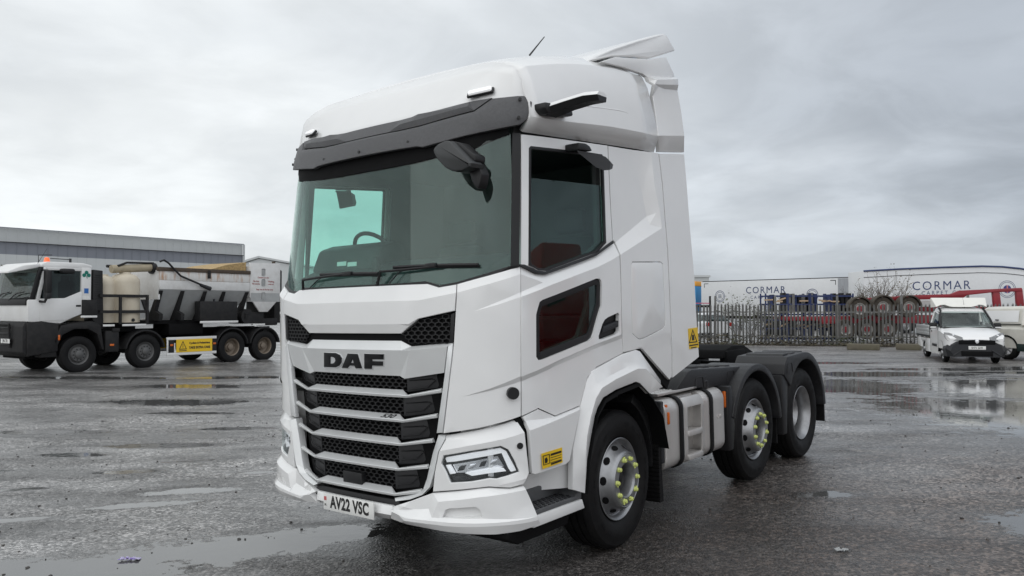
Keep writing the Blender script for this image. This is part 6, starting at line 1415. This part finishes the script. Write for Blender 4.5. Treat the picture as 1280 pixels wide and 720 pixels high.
# ================================================================== fence and verge
GALV = mat('galvanised_steel', (.17, .17, .165), .5, metal=.35, var=.16, scale=3, dirt=((.16, .15, .14), .4, 6))
FA, FB_ = Vector((1.5, 40.75, 0)), Vector((27.0, 34.5, 0)); FD = (FB_ - FA).normalized(); FL = (FB_ - FA).length; FANG = math.atan2(FD.y, FD.x)
fence = thing('palisade_fence', 'long grey galvanised palisade fence along the back of the yard', 'fence', FA, FANG)
b = MB(); hw = .042
prof = [(-hw, .02), (-hw * .55, -.006), (-hw * .2, .012), (0, .004), (hw * .2, .012), (hw * .55, -.006), (hw, .02)]
ztop = [1.86, 1.98, 1.88, 2.0, 1.88, 1.98, 1.86]
A = [b.b.verts.new((x, y, .08)) for x, y in prof]; B = [b.b.verts.new((x, y, z)) for (x, y), z in zip(prof, ztop)]
for k in range(6): b.b.faces.new((A[k], A[k + 1], B[k + 1], B[k]))
pale_o = b.build('pale', GALV, None, smooth=0); pale_m = pale_o.data; bpy.data.objects.remove(pale_o)
rp_ = random.Random(5); npale = int(FL / .168)
for k in range(npale):
    if rp_.random() < .012: continue
    o_ = bpy.data.objects.new('pale', pale_m); COL.objects.link(o_); o_.parent = fence; o_.location = (.05 + k * .168 + rp_.uniform(-.008, .008), -.05, rp_.uniform(-.03, .03)); o_.rotation_euler = (rp_.uniform(-.012, .012), rp_.uniform(-.014, .014), rp_.uniform(-.12, .12))
b = MB(); b.box((0, 0, 1.18), (.10, .06, 2.36)); po = b.build('post', GALV, fence, smooth=0); po.location = (0, .02, 0)
xpost = []
k = 0
base_x = 8.66
for k in range(-3, 8):
    x = base_x + k * 2.78
    if 0 < x < FL: c = po.copy(); COL.objects.link(c); c.parent = fence; c.location = (x, .02, 0); xpost.append(x)
for z in (.42, 1.58):
    b = MB(); b.box((FL / 2, -.012, z), (FL, .05, .05)); b.build('rail', GALV, fence, smooth=0)
# verge of weeds and dead leaves, concrete kerb blocks
b = bmesh.new(); rv = random.Random(11); lv = b.loops.layers.color.new('tone') if False else None
for k in range(9000):
    x = rv.uniform(0, FL); y = rv.gauss(-.15, .32); hgt_ = max(0.02, rv.random() ** 2.0 * (.50 if abs(y) < .45 else .15)); s_ = rv.uniform(.03, .085)
    p = Matrix.Translation((x, y, hgt_)) @ Matrix.Rotation(rv.uniform(0, 6.3), 4, 'Z') @ Matrix.Rotation(rv.uniform(-1.2, 1.2), 4, 'X')
    b.faces.new([b.verts.new(p @ Vector(q)) for q in ((-s_, 0, 0), (0, -s_ * .5, 0), (s_, 0, 0), (0, s_ * .5, 0))])
me = bpy.data.meshes.new('verge_weeds'); b.to_mesh(me); b.free()
vg = obj('verge_weeds', me, mat('weeds_and_leaves', (.075, .065, .042), .8, var=.5, scale=1.4, blotch=((.06, .085, .022), .52, .62, .6)), None, 'stuff'); vg.location = FA; vg.rotation_euler.z = FANG
b = MB(); b.box((FL / 2, -.1, .015), (FL, 1.0, .05)); o_ = b.build('verge', mat('verge_soil', (.045, .036, .026), .9, var=.4, scale=5), None, kind='structure'); o_.location = FA; o_.rotation_euler.z = FANG
CONC = mat('mossy_concrete', (.13, .115, .085), .85, var=.2, scale=4, dirt=((.06, .065, .03), .5, 3), bump=.4, bscale=20)
for (x0, x1, lab) in ((1059, 1100, 'mossy concrete block at the foot of the fence, left one'), (1121, 1151, 'concrete block at the fence foot just behind the dropside pickup')):
    p0 = gp(x0, 437); p1 = gp(x1, 438); c = (p0 + p1) / 2; b = MB(); b.box((0, 0, .13), ((p1 - p0).length, .32, .26), bev=.03); o_ = b.build('concrete_block', CONC, None); o_.location = (c.x, c.y, 0); o_.rotation_euler.z = math.atan2(p1.y - p0.y, p1.x - p0.x); tag(o_, lab, 'block')

# ================================================================== trailers behind the fence
TW = mat('trailer_white', (.68, .69, .70), .4, var=.03, dirt=((.5, .5, .5), .25, .6))
NAVY = mat('navy_lettering', (.03, .05, .14), .5)
def trailer(label, A, B, ztop_l, fwd_blue=False):
    d = (B - A); Lg = d.length; o_ = thing('box_trailer', label, 'trailer', A, math.atan2(d.y, d.x)); return o_, Lg
A1 = Vector((at(876.5, 384, 70).x, 70, 0)); B1 = Vector((at(1063, 384, 59.5).x, 59.5, 0))
t1, L1 = trailer('long white box trailer with navy CORMAR lettering behind the blue stillages', A1, B1, 4)
b = MB(); b.box((L1 / 2, 1.28, 2.55), (L1, 2.55, 2.95), bev=.03); bx = b.build('trailer_body', TW, t1)
b = MB(); b.box((L1 / 2, 1.28, 4.06), (L1 * .98, 2.5, .06)); b.build('roof_edge', GREYPL, t1)
b = MB(); b.box((L1 - .55, .0, 2.55), (.80, .06, 2.9)); b.build('rear_pillar', mat('brushed_grey', (.33, .34, .36), .35, metal=.6, var=.2, stretch=(6, 6, .2)), t1)
b = MB(); b.box((L1 / 2, 1.28, .95), (L1 * .9, 1.0, .22)); b.build('chassis', DARKST, t1)
for u in (.68, .77, .86):
    for sg in (-1, 1): road_wheel(t1, (L1 * u, 1.28 + sg * 1.1, .5), .5, .38, .29, sg, STEEL, 'steel')
b = MB()
for x in (.22, .28): b.box((L1 * x, .3, .55), (.12, .12, 1.1))
b.build('landing_leg', DARKST, t1)
def ring(mb, c, r, w, n=28):
    a = [(c[0] + r * math.cos(q), c[1], c[2] + r * math.sin(q)) for q in [2 * math.pi * k / n for k in range(n)]]; i_ = [(c[0] + (r - w) * math.cos(q), c[1], c[2] + (r - w) * math.sin(q)) for q in [2 * math.pi * k / n for k in range(n)]]
    for k in range(n): mb.poly([a[k - 1], a[k], i_[k], i_[k - 1]])
put_text('trailer_lettering', 'CORMAR', .78, NAVY, bx, lambda x, y, d: Vector((L1 * .47 + x, -.006 + d * .1 - .002, 3.20 + y)), ext=.002, spacing=1.22)
put_text('trailer_lettering', 'CARPET CO', .36, NAVY, bx, lambda x, y, d: Vector((L1 * .47 + x, -.008, 2.62 + y)), ext=.0, spacing=1.6)
b = MB()
for cx_ in (.145, .775):
    c = (L1 * cx_, -.008, 2.75); ring(b, c, .50, .04); ring(b, c, .38, .03)
    for k in range(3): b.box((c[0], c[1], c[2] + .12 - k * .12), (.32, .004, .05))
b.build('trailer_roundel', NAVY, bx, smooth=0)
b = MB()
for x0, sx in ((.35, 1), (L1 - 1.15, -1)): b.box((x0 + .2 * sx, -.006, 3.86), (.45, .004, .05)); b.box((x0, -.006, 3.70), (.05, .004, .35))
b.build('corner_mark', GREYPL, bx, smooth=0)
# blue bulkhead of the next trailer
c = at(872.5, 384, 71.5); t0 = thing('blue_trailer', 'blue trailer end with an orange stripe just behind the cab', 'trailer', (c.x - 4.4, 74.0, 0), math.atan2(-.55, .83))
b = MB(); b.box((1.9, 1.2, 2.5), (6.2, 2.4, 2.4), bev=.02); b.build('trailer_body', mat('trailer_blue', (.02, .22, .48), .4), t0)
b = MB(); b.box((1.9, 1.2, 3.93), (6.2, 2.4, .42), bev=.02); b.build('orange_stripe', mat('trailer_orange', (.75, .33, .03), .4), t0)
b = MB(); b.box((1.9, 1.2, .7), (5.0, 1.0, .5)); b.build('chassis', DARKST, t0)
for u in (.5, 1.8): road_wheel(t0, (u, .15, .5), .5, .38, .29, -1, STEEL, 'steel')
# teardrop trailer
Y2 = 55.0; A2 = Vector((at(1080, 384, Y2).x, Y2, 0)); t2 = thing('curved_trailer', 'white trailer with a curved roof line and navy CORMAR CARPET CO lettering', 'trailer', A2, 0)
TOP = [(0, 4.32), (2.5, 4.46), (5.5, 4.58), (8.2, 4.66), (9.6, 4.62), (10.8, 4.50), (12.2, 4.28), (13.6, 4.0)]
b = MB(); b.prism([(0, .95)] + TOP + [(13.6, .95)], 0, 2.55, 1, .03); bx2 = b.build('trailer_body', TW, t2)
b = MB(); b.tube([(x, -.02, z) for x, z in TOP], .065, 6); b.build('roof_edge', NAVY, t2)
b = MB(); b.tube([(x, -.01, z - .45) for x, z in TOP], .02, 5); b.build('curtain_rail', GREYPL, t2)
b = MB(); b.box((6.8, 1.28, .8), (12.5, 1.0, .25)); b.build('chassis', DARKST, t2)
for u in (1.6, 2.9, 4.2):
    for sg in (-1, 1): road_wheel(t2, (u, 1.28 + sg * 1.1, .5), .5, .38, .29, sg, STEEL, 'steel')
tx = at(1176.5, 357.3, Y2)
put_text('trailer_lettering', 'CORMAR', .86, NAVY, bx2, lambda x, y, d: Vector((tx.x - A2.x + x, -.006 - d * .1, tx.z + y + x * .022)), ext=.002, spacing=1.22)
tx2 = at(1177, 366, Y2)
put_text('trailer_lettering', 'CARPET CO', .37, NAVY, bx2, lambda x, y, d: Vector((tx2.x - A2.x + x, -.008, tx2.z + y + x * .022)), ext=.0, spacing=1.55)
rc = at(1259, 361.5, Y2); rc = (rc.x - A2.x, -.008, rc.z)
b = MB(); ring(b, rc, .60, .03); ring(b, rc, .50, .03); b.build('trailer_roundel', NAVY, bx2, smooth=0)
b = MB(); disc(b, (rc[0], -.012, rc[2]), .28, 20, 'y', .004); fd = b.build('flag_disc', mat('flag_blue', (.03, .05, .22), .5), bx2)
b = MB(); b.box((rc[0], -.016, rc[2]), (.54, .004, .10)); b.box((rc[0], -.0165, rc[2]), (.10, .004, .54)); b.build('flag_cross', mat('flag_pale_red', (.55, .20, .22), .5), fd, smooth=0)

# ================================================================== red stacked low trailers
RED = mat('dull_red_paint', (.26, .012, .022), .45, var=.15, scale=3, dirt=((.12, .03, .03), .4, 2))
BROWN = mat('brown_tyre', (.055, .045, .035), .85, var=.4, scale=10, dirt=((.10, .085, .06), .5, 8))
DULLW = mat('dull_white_rim', (.34, .33, .31), .6, var=.2, dirt=((.12, .10, .08), .5, 9))
YR = 41.0
red = thing('low_loader_trailer', 'red low loader trailers stacked behind the fence with brown tyres and mudguards', 'trailer', (0, YR, 0), 0)
def RP(px, py): p = at(px, py, YR); return (p.x, p.z)
def rprism(name, pts, y0, y1, m, bev=.02):
    b = MB(); b.prism([RP(x, y) for x, y in pts], y0, y1, 1, bev); return b.build(name, m, red)
rprism('gooseneck_beam', [(1068, 373.6), (1140, 369), (1188, 367.6), (1199, 363.2), (1276, 359.8), (1277, 364.2), (1240, 365.5), (1208, 369), (1202, 373), (1150, 374.5), (1120, 377), (1068, 377.5)], -.1, .12, RED)
rprism('gooseneck_leg', [(1240, 364), (1248.5, 363.5), (1252, 392), (1243, 394)], -.08, .1, RED)
rprism('gooseneck_leg', [(1269, 362), (1277, 361), (1280, 386), (1271, 388)], -.08, .1, RED)
rprism('trailer_deck', [(1030, 396), (1175, 394), (1175, 404), (1030, 405)], .3, 2.3, RED)
rprism('trailer_deck', [(985, 396), (1030, 396), (1030, 401), (985, 401)], .3, 2.3, RED)
rprism('trailer_deck', [(1130, 377), (1250, 384), (1252, 392), (1130, 388)], .5, 2.5, RED)
rprism('headboard', [(1146, 376), (1176, 374.5), (1176, 383), (1146, 384)], .4, .5, WPAINT)
for k, (px, py) in enumerate([(1068, 386), (1096.5, 384), (1128.5, 384), (1058, 412), (1085, 411.5), (1110.5, 411.5)]):
    x, z = RP(px, py); upper = k < 3
    w_ = thing_w = None
    b = MB(); R_ = .52
    b.lathe([(.30, -.16), (R_ - .03, -.17), (R_, -.13), (R_, .13), (R_ - .03, .17), (.30, .16)], (0, 0, 0), 26); ty = b.build('tyre', BROWN, red); ty.location = (x, -.5 if upper else .25, z)
    b = MB(); b.lathe([(.30, -.165), (.26, -.15), (.22, -.10), (.16, -.14)], (0, 0, 0), 24); rm = b.build('wheel_rim', DULLW, ty)
    b = MB(); b.lathe([(.16, -.14), (.14, -.16), (.0001, -.17)], (0, 0, 0), 18); b.build('wheel_hub', RED, ty)
    if upper:
        b = MB(); pts = [(.62 * math.cos(q), .62 * math.sin(q)) for q in [rad(5 + 170 * i / 12) for i in range(13)]] + [(.56 * math.cos(q), .56 * math.sin(q)) for q in [rad(175 - 170 * i / 12) for i in range(13)]]
        b.prism([(x + a_, z + c_) for a_, c_ in pts], -.78, -.28, 1); b.build('mudguard', BROWN, red)
# blue stillages with scaffold fittings
BLUE = mat('stillage_blue', (.012, .028, .11), .5, var=.15, scale=6, dirt=((.05, .05, .06), .3, 5))
WOOD = mat('raw_timber', (.45, .33, .22), .8, var=.15)
YS = 42.5; rs = random.Random(21)
def stillage(x, z, idx, lab):
    s_ = thing('stillage', lab, 'stillage', (x, YS, z), rs.uniform(-.05, .05), 'blue steel stillages stacked behind the fence')
    for i in (0, 1):
        for j in (0, 1):
            b = MB(); b.box((-.56 + 1.12 * i, -.45 + .9 * j, .62), (.07, .07, 1.24)); b.build('post', BLUE, s_, smooth=0)
    for zz in (.12, .66, 1.10):
        for j in (0, 1):
            b = MB(); b.box((0, -.45 + .9 * j, zz), (1.12, .05, .08)); b.build('rail', BLUE, s_, smooth=0)
    b = MB(); b.box((0, 0, .10), (1.10, .88, .04)); b.build('base', BLUE, s_, smooth=0)
    for q in range(6):
        b = MB(); m_ = rs.choice([DARKST, DARKST, BLUE, WOOD, GALV]); 
        if m_ is WOOD: b.box((0, 0, 0), (.45, .10, .07), M=Matrix.Translation((-.42 + q * .17, -.5, rs.uniform(.78, .95))) @ Matrix.Rotation(rs.uniform(-.5, .2), 4, 'Y'))
        else: b.box((-.46 + q * .18, rs.uniform(-.3, .3), .72), (rs.uniform(.07, .16), .5, rs.uniform(.8, 1.15)))
        b.build('stacked_part', m_, s_, smooth=0)
names = ['leftmost', 'second from left', 'third from left', 'rightmost']
for i in range(4):
    for j in range(2):
        p = at(967 + 27.3 * i, 384, YS)
        stillage(p.x, .02 + 1.28 * j, i * 2 + j, '%s blue steel stillage in the %s of the stack behind the fence' % (names[i], 'upper row' if j else 'lower row'))
# dark rack and a pale car behind the fence, left part
p = at(880, 384, 42.0); rk = thing('pipe_rack', 'dark steel rack with a pink rail behind the left end of the fence', 'rack', (p.x, 42.0, 0), 0)
for x in (-.9, .32):
    b = MB(); b.box((x, 0, 1.2), (.09, .09, 2.4)); b.build('post', DARKST, rk, smooth=0)
b = MB(); b.box((-.3, 0, 1.86), (1.3, .08, .12)); b.build('rail', DARKST, rk, smooth=0)
b = MB(); b.box((-.3, -.02, 2.02), (1.2, .05, .05)); b.build('pink_rail', mat('pink_paint', (.5, .12, .2), .5), rk, smooth=0)
def car(name, label, cat, o, fwd, paint, group=None):
    F_ = Frame(o, fwd); c = thing(name, label, cat, F_.o, F_.ang, group)
    loft('body', [(.85, [(.0, .72), (.55, .71), (.72, .66), (.74, .30), (.0, .25)]), (.65, [(.0, .82), (.68, .80), (.84, .70), (.86, .28), (.0, .22)]), (-.2, [(.0, .98), (.72, .95), (.88, .82), (.89, .25), (.0, .22)]), (-2.4, [(.0, 1.0), (.74, .98), (.88, .85), (.89, .25), (.0, .22)]), (-3.2, [(.0, .98), (.70, .96), (.82, .85), (.84, .32), (.0, .28)])], paint, c)
    loft('glasshouse', [(-.15, [(.0, .97), (.74, .95), (.0, .94)]), (-.95, [(.0, 1.40), (.52, 1.38), (.62, 1.32), (.80, .95), (.0, .95)]), (-2.3, [(.0, 1.44), (.54, 1.42), (.64, 1.34), (.80, .97), (.0, .97)]), (-3.1, [(.0, 1.10), (.58, 1.08), (.74, .97), (.0, .97)])], DRKGL, c)
    loft('roof', [(-.90, [(.0, 1.41), (.52, 1.39), (.60, 1.35), (.0, 1.34)]), (-1.4, [(.0, 1.47), (.54, 1.45), (.64, 1.38), (.0, 1.36)]), (-2.5, [(.0, 1.45), (.53, 1.42), (.63, 1.34), (.0, 1.32)])], paint, c)
    for sg in (1, -1):
        for u in (0, -2.5): road_wheel(c, (u, sg * .76, .30), .31, .2, .2, sg, STEEL, 'alloy')
        b = MB(); b.box((-3.18, sg * .68, .80), (.08, .24, .22), bev=.02); b.build('tail_lamp', mat('red_lens', (.45, .01, .01), .2), c)
        b = MB(); b.box((.72, sg * .62, .62), (.14, .30, .14), bev=.04); b.build('headlamp', CHROME, c)
        b = MB(); b.box((-.55, sg * .98, 1.0), (.1, .18, .12), bev=.03); b.build('door_mirror', paint, c)
    return c
p = at(893, 384, 46)
car('parked_car', 'pale car parked behind the left part of the palisade fence', 'car', (p.x, 50), (-.15, .99), TW)
# ================================================================== shrubs
def bare_shrub(name, label, pos, h, spread, seed, m, nb=7, levels=4, r0=.035, leaf=None):
    r_ = random.Random(seed); b = MB(); tips = []
    def grow_(p, d, ln, r, lv):
        q = [p]; dd = d.copy()
        for k in range(3):
            dd = (dd + Vector((r_.uniform(-.22, .22), r_.uniform(-.22, .22), r_.uniform(-.05, .14)))).normalized(); q.append(q[-1] + dd * ln / 3)
        b.tube(q, r, 5 if lv > 1 else 4, caps=False, r1=r * .6); tips.append(q[-1])
        if lv > 0:
            for k in range(r_.choice([2, 3, 3])):
                grow_(q[r_.choice([1, 2, 3])], (dd + Vector((r_.uniform(-.8, .8), r_.uniform(-.8, .8), r_.uniform(-.2, .5)))).normalized(), ln * r_.uniform(.55, .8), r * .55, lv - 1)
    for k in range(nb):
        a = 2 * math.pi * k / nb + r_.uniform(-.3, .3); grow_(Vector((r_.uniform(-.1, .1), r_.uniform(-.1, .1), 0)), Vector((math.cos(a) * spread, math.sin(a) * spread, 1)).normalized(), h * .42, r0, levels)
    t_ = thing(name, label, 'shrub', pos); b.build('branches', m, t_, smooth=0, weld=False)
    if leaf:
        lm, n_, s_ = leaf; b = bmesh.new()
        for k in range(n_):
            c = r_.choice(tips) + Vector((r_.gauss(0, .10), r_.gauss(0, .10), r_.gauss(0, .10))); M_ = Matrix.Translation(c) @ Matrix.Rotation(r_.uniform(0, 6.3), 4, 'Z') @ Matrix.Rotation(r_.uniform(-1.4, 1.4), 4, 'X'); s2 = s_ * r_.uniform(.6, 1.3)
            b.faces.new([b.verts.new(M_ @ Vector(v)) for v in ((-s2, 0, 0), (0, -s2 * .45, 0), (s2, 0, 0), (0, s2 * .45, 0))])
        me = bpy.data.meshes.new('foliage'); b.to_mesh(me); b.free(); obj('foliage', me, lm, t_)
    return t_
BARK = mat('grey_bark', (.10, .085, .07), .85, var=.3)
LEAFB = mat('brown_leaves', (.13, .11, .06), .8, var=.4, scale=2)
LEAFG = mat('dull_green_leaves', (.07, .085, .03), .75, var=.5, scale=2)
p = at(1100, 384, 41.8); bare_shrub('bare_shrub', 'bare branched shrub rising above the fence between two white trailers', (p.x, 42.4, 0), 3.7, .42, 2, BARK, 16, 4, .05, (LEAFB, 900, .05))
for i, (px, h, lab) in enumerate([(921, 2.5, 'thin leafy bramble climbing the fence by its left post'), (938, 2.6, 'leafy twig above the fence left of the stillages'), (950, 2.2, 'low bramble on the fence beside the stillages')]):
    p = at(px, 384, 39.2); bare_shrub('bramble', lab, (p.x, 39.3, 0), h, .35, 30 + i, BARK, 5, 3, .016, (LEAFG, 260, .06))
LEAFO = mat('olive_leaves', (.16, .13, .045), .75, var=.5, scale=3, blotch=((.08, .09, .03), .5, .6, 2))
p = at(-4, 384, 40); bare_shrub('olive_bush', 'olive brown bush beyond the mixer lorry at the left edge', (p.x, 40, 0), 4.2, .6, 77, BARK, 10, 3, .05, (LEAFO, 5000, .09))

# ================================================================== warehouses
CLAD = mat('pale_grey_cladding', (.47, .49, .49), .5, var=.03, scale=.4)
CLAD2 = mat('blue_grey_cladding', (.20, .215, .245), .5, var=.03, scale=.4)
CLAD3 = mat('silver_cladding', (.52, .54, .54), .5, var=.03, scale=.4)
wa = Vector(at(303, 384, 103)); wb = Vector(at(0, 384, 81)); wdir = (wb - wa); wdir.z = 0; wl = wdir.length * 2.2; wang = math.atan2(wdir.y, wdir.x)
wh = thing('warehouse', 'long grey warehouse with a dark band behind the mixer lorry', 'building', (wa.x, wa.y, 0), wang)
def sheet_wall(name, z0, z1, off, m, parent, L_):
    o0 = None
    n_ = int(L_ / 1.0)
    b = MB(); b.box((L_ / 2, -15 - off, (z0 + z1) / 2), (L_, 30, z1 - z0)); w_ = b.build(name, m, parent, smooth=0)
    b = MB(); b.box((0, off, (z0 + z1) / 2), (.025, .03, z1 - z0)); rb_ = b.build('cladding_rib', m, w_, smooth=0); rb_.location = (.5, 0, 0)
    for k in range(1, min(n_, 110)):
        c = rb_.copy(); COL.objects.link(c); c.parent = w_; c.location = (.5 + k * 1.0, 0, 0)
sheet_wall('wall', 0, 7.25, -.0, CLAD3, wh, wl)
sheet_wall('wall_band', 7.25, 8.5, .06, CLAD2, wh, wl); sheet_wall('parapet', 8.5, 9.95, .10, CLAD, wh, wl)
for z in (8.5, 9.98): 
    b = MB(); b.box((wl / 2, .16, z), (wl, .12, .09)); b.build('flashing', CLAD2 if z > 9 else GREYPL, wh, smooth=0)
b = MB(); b.box((-.05, .14, 8.6), (.25, .14, 2.7)); b.build('corner_flashing', CLAD, wh, smooth=0)
w2 = thing('warehouse', 'low pale gabled warehouse in the distance between mixer lorry and cab', 'building', (at(330, 384, 150).x, 150, 0))
b = MB(); b.prism([(-9, 0), (-9, 8.6), (-1, 11.0), (9, 9.2), (30, 9.2), (30, 0)], 0, 40, 1); b.build('wall', CLAD3, w2, smooth=0)
b = MB(); b.prism([(-9.4, 8.55), (-1, 11.1), (9.2, 9.3), (9.2, 9.6), (-1, 11.5), (-9.4, 8.95)], -.4, 40, 1); b.build('roof', CLAD, w2, smooth=0)
w3 = thing('warehouse', 'small grey flat roofed building just behind the cab, above the trailer', 'building', (at(886.5, 384, 120).x, 120, 0))
b = MB(); b.box((-20, 10, 3.2), (40, 20, 6.4)); b.build('wall', CLAD, w3, smooth=0)
b = MB(); b.box((-20, 10, 6.5), (40.4, 20.4, .3)); b.build('roof_edge', CLAD3, w3, smooth=0)

# ================================================================== red lorry standing beside the camera (seen mirrored in the side windows)
rl = thing('red_lorry', 'red lorry cab parked off to the right, reflected in the side windows', 'lorry'); rl.matrix_world = TM.to_4x4(); rl.location = TP + TM @ Vector((-3.1, 5.0, 0)); rl.rotation_euler = TM.to_euler()
REDP = mat('bright_red_paint', (.30, .006, .010), .3, var=.05, coat=.6)
b = MB(); b.prism([(0, .75), (0, 1.65), (-.18, 2.55), (-.35, 2.95), (-2.05, 3.0), (-2.1, .95), (-1.3, .95), (-1.1, .75)], 0, 2.45, 1, .05); b.build('cab', REDP, rl)
for v in (-.012, 2.45):
    b = MB(); b.prism([(-.25, 1.75), (-.42, 2.55), (-1.15, 2.55), (-1.15, 1.85)], v, v + .012, 1); b.build('door_window', DRKGL, rl)
b = MB(); b.prism([(.012, 1.70), (-.165, 2.55), (-.19, 2.55), (-.01, 1.70)], .12, 2.33, 1); b.build('windscreen', DRKGL, rl)
b = MB(); b.box((.03, 1.22, .70), (.12, 2.4, .45), bev=.04); b.build('front_bumper', BLACK, rl)
for k in range(4):
    b = MB(); b.box((.01, 1.22, 1.05 + k * .13), (.04, 1.6, .06), bev=.01); b.build('grille_slat', BLACK, rl)
b = MB(); b.box((-3.6, 1.22, .9), (5.2, .8, .3)); b.build('chassis', MATT, rl)
for u in (-1.15, -5.0):
    for v, sg in ((.16, -1), (2.29, 1)): road_wheel(rl, (u, v, .5), .5, .31, .285, sg, STEEL, 'steel')
for v in (.05, 2.15):
    b = MB(); b.box((.02, v + .12, .98), (.05, .25, .18), bev=.02); b.build('headlamp', CHROME, rl)
